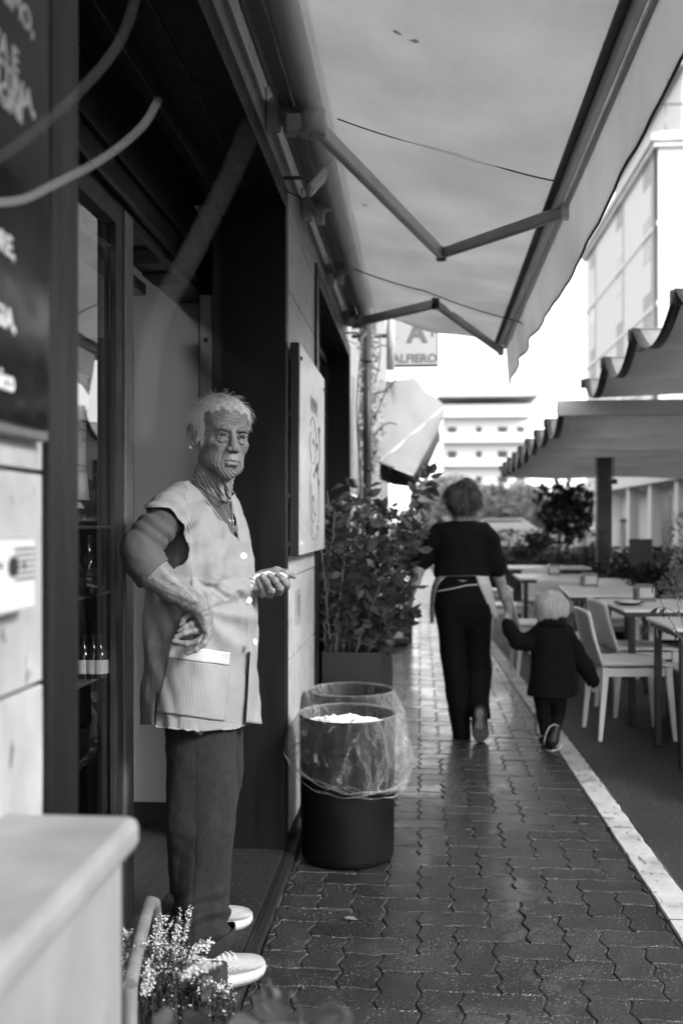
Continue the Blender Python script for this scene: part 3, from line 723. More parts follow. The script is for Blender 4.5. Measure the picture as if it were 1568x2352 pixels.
for (a, bq, c_, d0, d1) in shoots:
    A, Bm, Cc = W(*a, d0), W(*bq, (d0+d1)/2), W(*c_, d1); pts = []
    for t in np.linspace(0, 1, 22): pts.append((1-t)**2*A+2*t*(1-t)*Bm+t*t*Cc+rs.normal(0, .004, 3))
    stem.tube(pts, np.linspace(.0085, .003, 22), 6)
    for i in range(2, 22):
        t = i/21; tan = pts[i]-pts[i-1]; tan /= np.linalg.norm(tan)
        for q in range(4 if c_[0] < 980 else (2 if t > .7 else 3)):
            r_ = rs.normal(size=3); r_ -= tan*r_.dot(tan); r_ /= np.linalg.norm(r_); L = rs.uniform(0, .11)*(1-.6*t if c_[0] < 980 else .05)
            tw = pts[i]+(r_+tan*.4)*L; LC.append(tw); LD.append(r_+tan*.5+np.array([0, -.1, .1]))
            if L > .03: stem.tube([pts[i], tw], [.002, .001], 4)
for _ in range(430):   # inner mass
    t = rs.random(); u = rs.uniform(725, 920)-30*t*(rs.random()); v = 1500-rs.random()**.8*330; 
    if v > 1440 and rs.random() < .75: continue
    p = W(u, v, rs.uniform(5.35, 6.6)); LC.append(p); LD.append(rs.normal(size=3)+[0, -.3, .25])
for (u0, v0, du, dv) in ((986, 1088, 3, -22), (984, 1096, -14, -20), (988, 1092, 26, -3), (978, 1112, -28, -10), (984, 1108, 20, 6), (972, 1124, -30, 2), (980, 1122, 26, 10), (966, 1140, -34, 10), (976, 1136, 22, 20), (960, 1158, -36, 12), (970, 1152, 18, 28), (956, 1176, -34, 4), (964, 1172, 14, 30), (950, 1190, 24, 18), (946, 1200, -26, 20)):
    q0, q1 = W(u0, v0, 5.75), W(u0+du, v0+dv, 5.72)
    for _ in range(2): LC.append(q0+rs.normal(0, .003, 3)); LD.append(q1-q0+rs.normal(0, .006, 3))
keep = [i for i in range(len(LC)) if LC[i][0] > X0+.03]
leaves(LM := MB(), np.array(LC)[keep], np.array(LD)[keep], .074, .50, .2, .25, rs)
LM.build('foliage', FOL['gloss'], sh); stem.build('stem', plain('shrub_stem', .16, .8, var=.3), sh)

# ivy, drainpipe and trellis past the far window
iv = thing('ivy', 'small leaved ivy climbing beside the drainpipe past the far window', 'ivy', (-.5, 8.3, 0)); rs = np.random.default_rng(4)
pts = []
for _ in range(2600):
    y = rs.uniform(7.75, 9.6); z = rs.uniform(.7, 3.3); x = X0+.05+rs.gamma(1.2, .035)
    if noise.noise((y*2.2, z*2.2, 3)) < -.12: continue
    pts.append((x, y, z))
simple_leaves(L2 := MB(), pts, .024, rs, .7); L2.build('foliage', FOL['bright'], iv)
vs = MB()
for k in range(10):
    y = 7.8+k*.17; vs.tube([(X0+.05+.02*math.sin(z*5+k), y+.06*math.sin(z*3+k*2), z) for z in np.linspace(.3, 3.2, 16)], .006, 5)
for (a, bq, c_) in (((860, 800), (905, 770), (900, 860)), ((855, 905), (900, 900), (912, 860)), ((858, 960), (890, 900), (895, 850)), ((870, 770), (880, 830), (858, 880)), ((860, 1000), (885, 960), (910, 975))):
    A, Bm, Cc = W(*a, 8.2), W(*bq, 8.1), W(*c_, 8.0); vs.tube([(1-t)**2*A+2*t*(1-t)*Bm+t*t*Cc for t in np.linspace(0, 1, 10)], .005, 5)
vs.build('stem', FOL['bark'], iv)
dpp = MB(); q = XP(844, 1000, X0+.16)[1]; q = 7.78
xx = q*math.tan(ang(843)); dpp.tube([(xx, q, -.01), (xx, q, 3.4)], .033, 14)
for z in (.6, 1.7, 2.55): dpp.tube([(xx, q, z), (xx, q, z+.03)], .038, 14)
x2 = 8.6*math.tan(ang(897)); dpp2 = MB().tube([(x2, 8.6, 2.62), (x2, 8.6, 3.4)], .036, 12)
tag(dpp.build('drainpipe', plain('drainpipe_dark', .014, .5)), 'dark drainpipe running up the wall end through the ivy', 'drainpipe')
tag(dpp2.build('drainpipe', M['grey_paint']), 'short grey downpipe hanging left of the lettered shop sign', 'drainpipe')
# shop sign
sy = 9.5; a_, b2 = YP(893, 843, sy), YP(1006, 700, sy)
sg = thing('hanging_sign', 'white hanging shop sign with a large pale A and the word ALFIERO', 'sign', tuple((a_+b2)/2))
MB().box((a_[0], sy-.04, a_[2]), (b2[0], sy+.04, b2[2]), .006).build('box', M['alu_dark'], sg)
MB().box((a_[0]+.014, sy-.046, a_[2]+.014), (b2[0]-.014, sy-.0405, b2[2]-.014), .001).build('face', plain('sign_face', .40, .5, var=.04), sg)
sgt = plain('sign_letters', .13, .6)
p = YP(957, 816, sy-.048); text_obj('big_letter', 'A', .26, sgt, sg, (p[0], p[1], YP(957, 787, sy)[2]), (1, 0, 0), (0, 0, 1), .0008, 'CENTER', .012)
p = YP(952, 832, sy-.048); text_obj('lettering', 'ALFIERO', .112, sgt, sg, p, (1, 0, 0), (0, 0, 1), .0008, 'CENTER', .004)
MB().box((b2[0]-.07, sy-.047, YP(0, 790, sy)[2]), (b2[0]-.045, sy-.0465, b2[2])).build('ornament', sgt, sg)
MB().tube([(a_[0], sy, a_[2]+.3), (-.9, sy, a_[2]+.3)], .02, 8).build('bracket', M['alu_dark'], sg)

# neighbouring white building and its half folded awning
NW = plain('neighbour_render', .24, .85)
nb = thing('neighbour_building', 'white rendered building beyond the ivy on the left', 'building', (-1.2, 15, 0))
b = MB(); b.box((-6, 8.9, -.02), (-.98, 30, 7)); b.build('wall', NW, nb)
for k in range(5): f = MB().box((-1.0, 10.2+k*3.6, .05), (-.955, 12.0+k*3.6, 2.6)).build('window', M['alu_dark'], nb)
cp = MB()
for k in range(6): cp.box((-.98, 9.4+k*3.6, 0), (-.86, 9.75+k*3.6, 3.2))
cp.build('pilaster', M['plaster'], nb) if False else [MB().box((-.979, 9.4+k*3.6, 0), (-.86, 9.75+k*3.6, 3.2)).build('pilaster', NW, nb) for k in range(6)]
M['white_canvas'] = m_fabric('dull_white_canvas', .30, .25)
fa = thing('folded_awning', 'white folding awning drooping aslant below the lettered sign', 'awning', tuple(W(940, 960, 10)))
def quadgrid(c00, c10, c11, c01, n1, n2, fn):
    G = []
    for i in range(n1):
        s = i/(n1-1); row = []
        for j in range(n2):
            t = j/(n2-1); p = (1-s)*(1-t)*c00+s*(1-t)*c10+s*t*c11+(1-s)*t*c01; row.append(p+fn(s, t))
        G.append(row)
    return G
A, B_, C_, D_ = W(858, 880, 9.2), W(945, 868, 10.6), W(1022, 932, 10.9), W(872, 1062, 9.0)
o = MB().grid(quadgrid(A, B_, C_, D_, 30, 40, lambda s, t: np.array([0, 1, .3])*(.10*math.sin(math.pi*s)*math.sin(math.pi*t)+.02*math.sin(s*14+t*6))+np.array([0, 0, .03*math.sin(t*11)*(1-t)])), True).build('canvas', M['white_canvas'], fa)
o.modifiers.new('s', 'SOLIDIFY').thickness = .004
E_, G_ = W(1008, 986, 10.7), W(948, 1092, 9.1)
o = MB().grid(quadgrid(D_+[0, -.02, 0], C_+[0, -.02, 0], E_, G_, 30, 16, lambda s, t: np.array([0, -1, 0])*(.05*math.sin(math.pi*t)+.01*math.sin(s*20))), True).build('valance', M['white_canvas'], fa)
o.modifiers.new('s', 'SOLIDIFY').thickness = .004
b = MB(); b.tube([D_, C_], .016, 8); b.build('front_bar', M['grey_paint'], fa)
b = MB().grid([[D_+[0, .05, 0], W(872, 1100, 9.6)], [W(905, 1075, 9.6), W(905, 1112, 10.0)], [G_+[0, .05, 0], W(950, 1118, 10.4)], [(G_+E_)/2+[0, .06, 0], W(985, 1062, 11.2)], [E_+[0, .05, 0], W(1008, 1010, 11.6)]], True).build('underside_shade', plain('underside_shade_dark', .045, .9), fa); b.modifiers.new('s', 'SOLIDIFY').thickness = .01  # dark sheet standing in for the shadow under the awning
# stand and black box further along the pavement
t = thing('advertising_stand', 'narrow white advertising stand on a black foot beyond the shrub', 'stand', tuple(GP(920, 1484)))
gx, gy, _ = GP(914, 1484); b = MB().box((gx-.07, gy, .06), (gx+.05, gy+.05, .82), .01); b.build('panel', M['white_paint'], t); MB().box((gx-.12, gy-.06, 0), (gx+.11, gy+.16, .085), .03).build('foot', M['rubber'], t)
gx, gy, _ = GP(934, 1474)
t = thing('tall_pot', 'tall dark square plant pot past the advertising stand', 'plant pot', (gx, gy, 0))
MB().box((gx-.07, gy, 0), (gx+.06, gy+.3, .62), .008).build('pot', M['planter'], t)
simple_leaves(L2 := MB(), crown_pts((gx, gy+.15, .88), (.22, .22, .35), 420, rs, 5), .035, rs); L2.build('foliage', FOL['mid'], t)

# ================================================================== TERRACE FURNITURE
M['chair'] = plain('pale_grey_chair_plastic', .80, .38, var=.04, bump=.03); M['table_top'] = plain('white_table_top', .82, .35, var=.04)
def make_chair(label, group):
    t = thing('terrace_chair', label, 'chair', (0, 0, 0), 0, group)      # faces +X
    w, dp, sh_ = .42, .42, .45
    G = []
    for i in range(12):
        s = i/11; row = []
        for j in range(10):
            q = j/9; x = -dp/2+dp*s; y = (-w/2+w*q)*(1-.06*s); z = sh_-.012*math.sin(math.pi*q)*math.sin(math.pi*s)-(.012*max(0, s-.8)/.2)
            row.append((x, y, z))
        G.append(row)
    o = MB().grid(G, True, True).build('seat', M['chair'], t, frame='L'); q = o.modifiers.new('s', 'SOLIDIFY'); q.thickness = .022; q.offset = -1
    for sx in (-1, 1):
        for sy in (-1, 1):
            tx = sx*(dp/2-.02); ty = sy*(w/2-.022); fx = tx+sx*.035; fy = ty+sy*.018
            MB().loft([[(x_+a*k, y_+b_*k, z_) for a, b_ in ((-1, -1), (1, -1), (1, 1), (-1, 1))] for x_, y_, z_, k in ((fx, fy, 0, .011), (tx, ty, sh_-.05, .019), (tx, ty, sh_-.012, .021))], smooth=False).build('leg', M['chair'], t, frame='L')
    b = MB()
    for sy in (-1, 1): b.bar((-dp/2+.03, sy*(w/2-.02), sh_-.04), (dp/2-.03, sy*(w/2-.032), sh_-.04), .018, .05)
    b.bar((dp/2-.02, -w/2+.03, sh_-.04), (dp/2-.02, w/2-.03, sh_-.04), .018, .045); b.build('seat_rail', M['chair'], t, frame='L')
    G = []
    for i in range(14):
        s = i/13; row = []
        for j in range(12):
            q = j/11; y = (-w/2+w*q)*(1-.04*s); x = -dp/2+.01-.085*s-.01*math.sin(s*3)-.028*math.sin(math.pi*q)*s+.0; z = sh_-.01+.345*s-.016*abs(2*q-1)**3*(s > .9)
            row.append((x, y, z))
        G.append(row)
    o = MB().grid(G, True).build('backrest', M['chair'], t, frame='L'); q = o.modifiers.new('s', 'SOLIDIFY'); q.thickness = .016; q.offset = 0
    return t
def table(x0, y0, x1, y1, label, rot=0):
    cx, cy = (x0+x1)/2, (y0+y1)/2; t = thing('terrace_table', label, 'table', (cx, cy, 0), rot, 'white topped terrace tables')
    L, Wd = (x1-x0)/2, (y1-y0)/2
    MB().box((-L, -Wd, .722), (L, Wd, .742), .006).build('tabletop', M['table_top'], t, frame='L')
    MB().box((-L+.02, -Wd+.02, .69), (L-.02, Wd-.02, .7215)).build('apron', M['rubber'], t, frame='L')
    for sx in (-1, 1):
        for sy in (-1, 1): MB().box((sx*(L-.06)-.02, sy*(Wd-.05)-.02, -.012), (sx*(L-.06)+.02, sy*(Wd-.05)+.02, .69), .004).build('leg', M['rubber'], t, frame='L')
    return t
table(1.33, 5.36, 2.35, 6.02, 'white topped table at the right edge nearest the viewer'); table(1.30, 6.50, 2.45, 7.42, 'white topped table carrying the larger napkin dispenser and a plate')
table(1.18, 7.75, 1.82, 8.95, 'white topped table just beyond the one with the plate', R(-4)); table(1.0, 10.1, 1.95, 10.9, 'small looking white topped table in the third row back'); table(1.1, 12.3, 2.1, 13.1, 'white topped table farthest back under the canopy')
table(2.9, 7.9, 3.9, 8.8, 'white topped table far to the right behind the blossoming shrub')
def dispenser(x, y, s, label, rz=0):
    z = .742; t = thing('napkin_dispenser', label, 'napkin holder', (x, y, z), rz, 'napkin dispensers on the tables')
    prof = [(-.06, 0), (.06, 0), (.062, .085), (.045, .115), (-.045, .115), (-.062, .085)]
    MB().loft([[(a*s, yy*s, z_*s) for a, z_ in prof] for yy in (-.05, .05)], smooth=False).build('case', plain('dispenser_steel', .10, .3, .4), t, frame='L')
    MB().box((-.047*s, -.0535*s, .028*s), (.047*s, -.0505*s, .092*s)).build('napkin_window', plain('napkin_window', .55, .5), t, frame='L')
p = GP(1479, 1381, .742); dispenser(p[0], p[1], 1.05, 'larger looking steel napkin dispenser on the table with the plate', .1)
p = GP(1353, 1348, .742); dispenser(p[0], p[1], 1.05, 'steel napkin dispenser on the second table back', .1)
p = GP(1271, 1321, .742); dispenser(p[0], p[1], 1.0, 'steel napkin dispenser farthest back, on the third row table')
p = GP(1444, 1390, .742); t = thing('plate', 'small stacked plate on the table beside the napkin dispenser', 'plate', (p[0], p[1], .742))
MB().lathe([(.03, .0005), (.05, .004), (.10, .018), (.103, .022), (.098, .021), (.05, .008), (.001, .007)], (0, 0, 0), 28).build('dish', M['rubber'], t, frame='L'); MB().lathe([(.001, .0075), (.07, .012), (.075, .03), (.001, .034)], (0, 0, 0), 24).build('napkin', M['white_paint'], t, frame='L')
GC = 'pale plastic terrace chairs'
ch = make_chair('pale plastic chair nearest the viewer, next to the walking child', GC); ch.location = (1.285, 6.30, -.013); ch.rotation_euler = (0, 0, R(4))
for (x, y, r, lab) in ((1.50, 7.05, 8, 'pale plastic chair second in the row, tucked at the table with the plate'), (1.20, 7.6, 2, 'pale plastic chair directly behind the child at the second table'),
        (1.02, 8.6, 3, 'pale plastic chair half hidden by the head of the child'), (2.02, 8.25, 178, 'pale plastic chair on the far side of the second table'), (1.75, 9.25, -95, 'pale plastic chair turned toward the viewer behind the second table'),
        (2.62, 7.0, 176, 'pale plastic chair to the right of the larger napkin dispenser'), (1.78, 5.02, 92, 'pale plastic chair under the front edge of the nearest table, cut by the frame'), (.92, 10.45, 0, 'pale plastic chair in the third row beside the walking woman'),
        (1.35, 11.15, -90, 'pale plastic chair at the far side of the third row table'), (1.30, 9.82, 90, 'pale plastic chair with its back to the viewer at the third row table'), (2.1, 10.5, 180, 'pale plastic chair at the right end of the third row table'),
        (1.0, 12.7, 0, 'pale plastic chair left of the farthest table'), (2.3, 12.7, 180, 'pale plastic chair right of the farthest table'), (2.72, 8.35, 0, 'pale plastic chair in front of the dark low bushes')):
    dup(ch, (x, y, -.013), R(r), lab)
# low box with pale rim at the right edge
bx = thing('low_planter', 'low dark wooden planter with a pale rim cut off by the right edge', 'planter', (2.0, 5.8, 0)); p = GP(1527, 1648, -.014)
MB().box((p[0], 4.5, -.013), (p[0]+.7, p[1], .34), .01).build('box', plain('dark_box_wood', .055, .55, var=.2), bx); MB().box((p[0]-.004, 4.5, .341), (p[0]+.7, p[1]+.004, .36), .003).build('rim', M['table_top'], bx)
tw = thing('twig', 'thin leafy twig reaching in from the right edge over the tables', 'twig', tuple(W(1568, 1480, 4.2))); b = MB(); lc, ld = [], []
for pth in (((1600, 1530), (1545, 1440), (1500, 1345)), ((1600, 1520), (1560, 1430), (1553, 1362)), ((1568, 1470), (1520, 1425), (1492, 1440)), ((1590, 1440), (1540, 1390), (1510, 1395))):
    A, Bm, Cc = [W(*q, 4.2) for q in pth]; pts = [(1-t)**2*A+2*t*(1-t)*Bm+t*t*Cc for t in np.linspace(0, 1, 12)]; b.tube(pts, np.linspace(.003, .001, 12), 5)
    for i in (5, 8, 11): lc.append(pts[i]); ld.append([RNG.normal(), RNG.normal()*.3, -1.5])
b.build('stem', FOL['bark'], tw); leaves(b := MB(), lc, ld, .045, .35); b.build('foliage', FOL['dark'], tw)

# ================================================================== PERGOLA SAILS
M['frame'] = plain('pergola_frame_dark', .012, .45)
def pergola(label, ys, x0s, zz, x1, sag, front_beam, post):
    t = thing('canopy', label, 'canopy', (x0s[0], ys[0], 0), 0, 'rippled canvas canopies over the terrace')
    for i, (y, x) in enumerate(zip(ys, x0s)):
        MB().box((x-.012, y-.022, zz-.075), (x1, y+.022, zz), .004).build('cross_bar', M['frame'], t)
    for i in range(len(ys)-1):
        G = []; 
        for a in range(14):
            s = a/13; y = ys[i]+(ys[i+1]-ys[i])*s; row = []
            for bq in range(12):
                q = bq/11; xs = x0s[i]*(1-s)+x0s[i+1]*s; x = xs+.01+(x1-xs)*q; row.append((x, y, zz+.006-sag*4*s*(1-s)*(1+.08*math.sin(x*3+i))))
            G.append(row)
        o = MB().grid(G, True).build('canvas', M['sail'], t); o.modifiers.new('s', 'SOLIDIFY').thickness = .003
        h_ = MB(); E = [np.array(g[0])+[-.002, 0, 0] for g in G]; h_.grid([[e, e+[.055, 0, -.004]] for e in E], True); o = h_.build('canvas_hem', M['frame'], t); o.modifiers.new('s', 'SOLIDIFY').thickness = .006
    if front_beam: MB().box((x0s[0]-.015, ys[0]-.10, zz-.10), (x1, ys[0]-.03, zz+.03), .006).build('front_beam', M['grey_paint'], t)
    for (px, py, w) in post: MB().box((px-w, py-w, -.013), (px+w, py+w, zz-.08), .006).build('post', M['frame'], t)
    return t
ya = [3.2, 4.22, 5.26, 6.31, 7.38, 8.47]; xa = [(1530-965)/522*1.2]*3+[1.30, 1.32, 1.352]
pergola('higher rippled canvas canopy at the right edge, nearer the viewer', ya, xa, 2.5, 5.2, .21, False, [(4.9, 8.4, .06), (4.9, 3.3, .06)])
yb = [8.6+1.15*i for i in range(9)]; xb_ = [1.17+.028*i for i in range(9)]
gx = 12.2*math.tan(ang(1386))
pergola('lower rippled canvas canopy with many folds above the far tables', yb, xb_, 2.3, 6.5, .25, True, [(gx, 12.2, .085), (6.3, 8.7, .085), (6.3, 17.6, .085)])
lt = MB(); p = W(1409, 1106, 11.5); 
tl = thing('spotlight', 'small black spotlight below the lower canopy right of its post', 'lamp', tuple(p)); b = MB(); b.box(tuple(p-[.04, .03, .03]), tuple(p+[.04, .03, .03]), .01); b.build('housing', M['rubber'], tl); MB().tube([p+[0, 0, .03], p+[0, 0, .30]], .006, 6).build('stem', M['rubber'], tl)
p = W(1406, 1322, 11.0); t = thing('hanging_ornament', 'pale woven ornament hanging in front of the dark canopy post', 'ornament', tuple(W(1397, 1280, 11.9)))
c = W(1394, 1312, 11.95); MB().lathe([(.001, -.14), (.03, -.08), (.055, 0), (.03, .06), (.001, .12)], c, 10).build('woven_drop', plain('straw', .22, .8), t); MB().tube([c+[0, 0, .1], c+[0, 0, .75]], .006, 5).build('string', plain('straw_string', .2, .8), t)

# ================================================================== GREENERY AND BACKGROUND
def bush(x, y, z0, r, label, m, n, leaf, seed, cat='shrub', pot=None, name='potted_shrub'):
    rng = np.random.default_rng(seed); t = thing(name, label, cat, (x, y, 0))
    simple_leaves(L := MB(), crown_pts((x, y, z0+r[2]), r, n, rng, 9, .3), leaf, rng); L.build('foliage', FOL[m], t)
    s = MB(); [s.tube([(x, y, .0), (x+r[0]*.3*math.cos(k*1.7), y+r[1]*.3*math.sin(k*1.7), z0+r[2]*.6)], [.018, .006], 6) for k in range(5)]; s.build('stem', FOL['bark'], t)
    if pot: MB().lathe([(pot*.75, -.012), (pot, pot*1.3), (pot*1.05, pot*1.3), (pot*.9, pot*1.25), (.001, pot*1.2)], (x, y, 0), 24).build('pot', M['planter'], t)
    return t
p = W(1545, 1265, 8.2); bush(p[0]+.15, p[1], .55, (.36, .33, .44), 'shrub with pale shining leaves at the right edge behind the tables', 'bright', 1500, .022, 5, pot=.22)
p = W(1450, 1300, 9.6); bush(p[0], p[1], .45, (.30, .30, .26), 'low dark bush between the canopy post and the blossoming shrub', 'dark', 1100, .03, 6, pot=.2)
p = W(1530, 1320, 9.0); bush(p[0], p[1], .35, (.35, .3, .28), 'low dark bush beneath the pale leaved shrub', 'dark', 1100, .03, 16, pot=.2)
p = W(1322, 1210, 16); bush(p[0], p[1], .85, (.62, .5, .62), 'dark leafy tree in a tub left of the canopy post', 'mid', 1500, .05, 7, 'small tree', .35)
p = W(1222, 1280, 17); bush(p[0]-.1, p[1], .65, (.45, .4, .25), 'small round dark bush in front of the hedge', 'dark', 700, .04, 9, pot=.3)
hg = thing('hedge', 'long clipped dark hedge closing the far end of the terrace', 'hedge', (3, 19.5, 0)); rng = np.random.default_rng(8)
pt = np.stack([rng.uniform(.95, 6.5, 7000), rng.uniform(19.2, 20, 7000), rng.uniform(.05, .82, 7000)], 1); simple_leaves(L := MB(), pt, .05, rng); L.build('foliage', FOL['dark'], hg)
MB().box((1.0, 19.3, -.01), (6.4, 19.9, .72)).build('twig_core', plain('hedge_core', .02, .9), hg)
sgb = thing('chalkboard', 'dark chalkboard standing among the bushes right of the post', 'sign', tuple(GP(1470, 1345))); p = W(1445, 1300, 10.6); q = W(1497, 1238, 10.6)
MB().box((p[0], p[1], p[2]), (q[0], p[1]+.03, q[2]), .004).build('board', plain('chalkboard', .05, .6), sgb)
for xx_ in (p[0]+.02, q[0]-.02): MB().tube([(xx_, p[1]+.015, -.013), (xx_, p[1]+.015, p[2])], .012, 6).build('leg', M['rubber'], sgb)
# parked cars far behind the hedge
def car(x, y, rz, label, v):
    t = thing('parked_car', label, 'car', (x, y, 0), rz, 'cars parked beyond the hedge'); pt = plain('car_paint', v, .25, var=.02)
    side = [(-2.1, .35), (-2.15, .75), (-1.9, .98), (-1.35, 1.05), (-.85, 1.45), (.75, 1.47), (1.35, 1.05), (2.0, .92), (2.15, .7), (2.1, .35)]
    rings = []
    for yy, k in ((-.84, .0), (-.80, .04), (.80, .04), (.84, 0)):
        rings.append([(a, yy*(1 if z < 1.1 else .86), z*(1-.01*(k == 0))) for a, z in side])
    MB().loft(rings, smooth=False).build('body', pt, t, frame='L')
    for sy in (-1, 1):
        MB().add([(-1.15, sy*.80, 1.08), (1.15, sy*.80, 1.08), (.70, sy*.745, 1.40), (-.78, sy*.745, 1.40)], [(0, 1, 2, 3)] if sy < 0 else [(3, 2, 1, 0)]).build('window', M['rubber'], t, frame='L')
        for sx in (-1.3, 1.3):
            w_ = MB().tube([(sx, sy*.86, .32), (sx, sy*.66, .32)], .32, 20).build('wheel', M['rubber'], t, frame='L'); MB().tube([(sx, sy*.865, .32), (sx, sy*.84, .32)], .18, 14).build('rim', M['alu'], w_, frame='L')
    for sy in (-1, 1): MB().box((2.08, sy*.6-.16, .66), (2.165, sy*.6+.16, .78), .02).build('headlight', M['white_paint'], t, frame='L')
    return t
car(7.6, 38, R(8), 'white car parked beyond the hedge, left of the canopy post', .75); car(3.5, 42, R(-5), 'pale car parked beyond the hedge behind the walking woman', .6); car(12.5, 36, R(4), 'white car parked beyond the hedge on the right', .75)
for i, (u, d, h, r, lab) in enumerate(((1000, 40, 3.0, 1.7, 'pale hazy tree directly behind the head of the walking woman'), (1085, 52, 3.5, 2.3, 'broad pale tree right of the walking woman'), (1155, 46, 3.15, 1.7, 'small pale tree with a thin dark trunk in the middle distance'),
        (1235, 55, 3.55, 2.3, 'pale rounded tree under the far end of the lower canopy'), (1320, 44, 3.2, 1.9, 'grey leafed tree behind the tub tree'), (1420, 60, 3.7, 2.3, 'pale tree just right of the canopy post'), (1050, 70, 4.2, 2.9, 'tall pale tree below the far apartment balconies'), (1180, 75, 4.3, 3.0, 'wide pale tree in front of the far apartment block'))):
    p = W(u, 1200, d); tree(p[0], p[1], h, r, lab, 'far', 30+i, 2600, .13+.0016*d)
# far apartment block with balconies
M['far_wall'] = plain('far_white_render', .62, .8, var=.02); M['far_win'] = plain('far_window', .05, .3)
ya_ = 115; fb_ = thing('apartment_building', 'white apartment block with long balconies closing the view down the street', 'building', (7, ya_, 0))
def Z(v, y=ya_): return H-(v-1200)*y/F
xl, xr = YP(1020, 1, ya_)[0], YP(1215, 1, ya_)[0]
MB().box((xl, ya_, 0), (xr, ya_+12, Z(930))).build('wall', M['far_wall'], fb_); MB().box((xl-.8, ya_-1.4, Z(916)), (xr+1, ya_+13, Z(909))).build('roof', plain('far_roof', .45, .8), fb_)
for (va, vb) in ((941, 963), (998, 1020), (1055, 1074), (1112, 1130)): MB().box((xl-.7, ya_-1.7, Z(vb)), (xr, ya_-1.5, Z(va)), .05).build('balcony', M['far_wall'], fb_); MB().box((xl-.6, ya_-1.5, Z(vb)), (xr, ya_, Z(vb-3))).build('balcony_floor', M['far_wall'], fb_)
for vm in (990, 1045, 1103):
    for (ua, ub) in ((1028, 1048), (1093, 1106), (1143, 1165), (1186, 1204)):
        a_, b2 = YP(ua, 1, ya_)[0], YP(ub, 1, ya_)[0]; MB().box((a_, ya_-.03, Z(vm+8)), (b2, ya_+.02, Z(vm-8))).build('window', M['far_win'], fb_)
# tall building along the right side of the street
rb = thing('corner_building', 'tall overexposed white building with vertical window bays on the right', 'building', (7.7, 33, 0)); bx_, by = 7.7, 33.0
MB().box((bx_, by, 0), (bx_+14, by+14.0, 14.0)).build('wall', M['far_wall'], rb)
b = MB(); b.box((bx_-.28, by-.28, 13.62), (bx_+14.2, by+14.2, 13.85)); b.box((bx_-.18, by-.18, 13.45), (bx_+14.1, by+14.1, 13.6)); b.build('cornice', plain('far_cornice', .55, .8), rb)
b = MB(); b.box((bx_+.9, by+.6, 14.001), (bx_+13, by+12, 16.2)); b.build('penthouse', M['far_wall'], rb); MB().box((bx_+.4, by+.1, 16.2), (bx_+13.6, by+12.6, 16.45)).build('roof', plain('far_roof_slab', .3, .8), rb)
b = MB(); [b.tube([(bx_+.25+k*.8, by+.1, 13.9), (bx_+.25+k*.8, by+.1, 14.9)], .02, 5) for k in range(14)]; b.tube([(bx_, by+.1, 14.9), (bx_+11, by+.1, 14.9)], .03, 5); b.build('railing', M['alu'], rb)
for yc in (34.6, 39.3, 45.3):
    for k in range(5):
        z0 = 1.6+k*2.55+.9; w_ = MB().box((bx_-.012, yc-.6, z0), (bx_+.05, yc+.6, z0+1.45)).build('window', M['far_win'] if k % 2 else plain('shutter_grey', .3, .7), rb)
    MB().box((bx_-.03, yc-.75, 3.2), (bx_-.011+.001, yc-.66, 13.4)).build('bay_trim', plain('bay_trim_grey', .45, .8), rb)
for k in range(4): MB().box((bx_-.05, by-.02, 3.15+k*2.6), (bx_+.001, by+14, 3.3+k*2.6)).build('string_course', M['far_wall'], rb)
MB().tube([(bx_-.06, by+.2, 0), (bx_-.06, by+.2, 13.5)], .06, 8).build('downpipe', M['alu'], rb)
for k in range(3): MB().box((bx_+2.5+k*3.4, by-.02, 8.6), (bx_+3.7+k*3.4, by+.02, 10.1)).build('window', M['far_win'], rb)
# portico under it
po = thing('shop_portico', 'low white shop portico with dark openings at the foot of the tall building', 'portico', (7, 34, 0))
MB().box((6.2, 22, 2.35), (7.69, 47, 2.75), .03).build('canopy_slab', M['far_wall'], po)
for k in range(9): MB().box((6.35, 22.3+k*2.9, 0), (6.65, 22.65+k*2.9, 2.349), .01).build('column', M['far_wall'], po)
MB().box((7.4, 22, 0), (7.68, 32.6, 2.349)).build('back_wall', M['far_wall'], po)
for k in range(4): MB().box((7.37, 22.6+k*2.5, .05), (7.399, 24.0+k*2.5, 2.1)).build('shop_window', M['far_win'], po)

# ================================================================== BEHIND THE GLASS
sy0 = 2.47; shx = (-1.4, -.93)
shf = thing('shelf_unit', 'dark shelf unit behind the glass pane holding bottles', 'shelf', (-1.0, 2.6, 0))
for zz in (.851, 1.094, 1.29): MB().box((shx[0], 2.5, zz-.008), (shx[1], 3.15, zz), .002).build('shelf', M['alu'], shf)
MB().box((shx[0]-.02, 3.16, 0), (shx[1], 3.18, 1.9)).build('back_panel', M['rubber'], shf)
def bottle(x, y, z, s, lab, lm):
    t = thing('bottle', lab, 'bottle', (x, y, z), 0, 'bottles on the shelf behind the glass')
    MB().lathe([(.028*s, 0), (.031*s, .004*s), (.031*s, .085*s), (.024*s, .105*s), (.011*s, .125*s), (.010*s, .165*s), (.012*s, .168*s), (.001, .17*s)], (0, 0, 0), 20).build('glass_body', plain('bottle_glass', .02, .08, spec=.9), t, frame='L')
    MB().lathe([(.0316*s, .02*s), (.0318*s, .021*s), (.0318*s, .072*s), (.0316*s, .073*s)], (0, 0, 0), 20, (False, False)).build('label', lm, t, frame='L')
pl_l = plain('paper_label', .55, .7); pd = plain('dark_label', .05, .5)
for i, (uu, z, s, l) in enumerate(((203, 1.0945, 1.0, pd), (192, .8515, .75, pl_l), (214, .8515, .75, pl_l), (230, .8515, .75, pl_l))):
    yy = 2.80; xx = yy*math.tan(ang(uu)); bottle(xx, yy, z, s, ('dark slim bottle alone on the upper shelf behind the glass', 'pale labelled bottle at the left of the lower shelf', 'pale labelled bottle in the middle of the lower shelf', 'pale labelled bottle at the right of the lower shelf')[i], l)
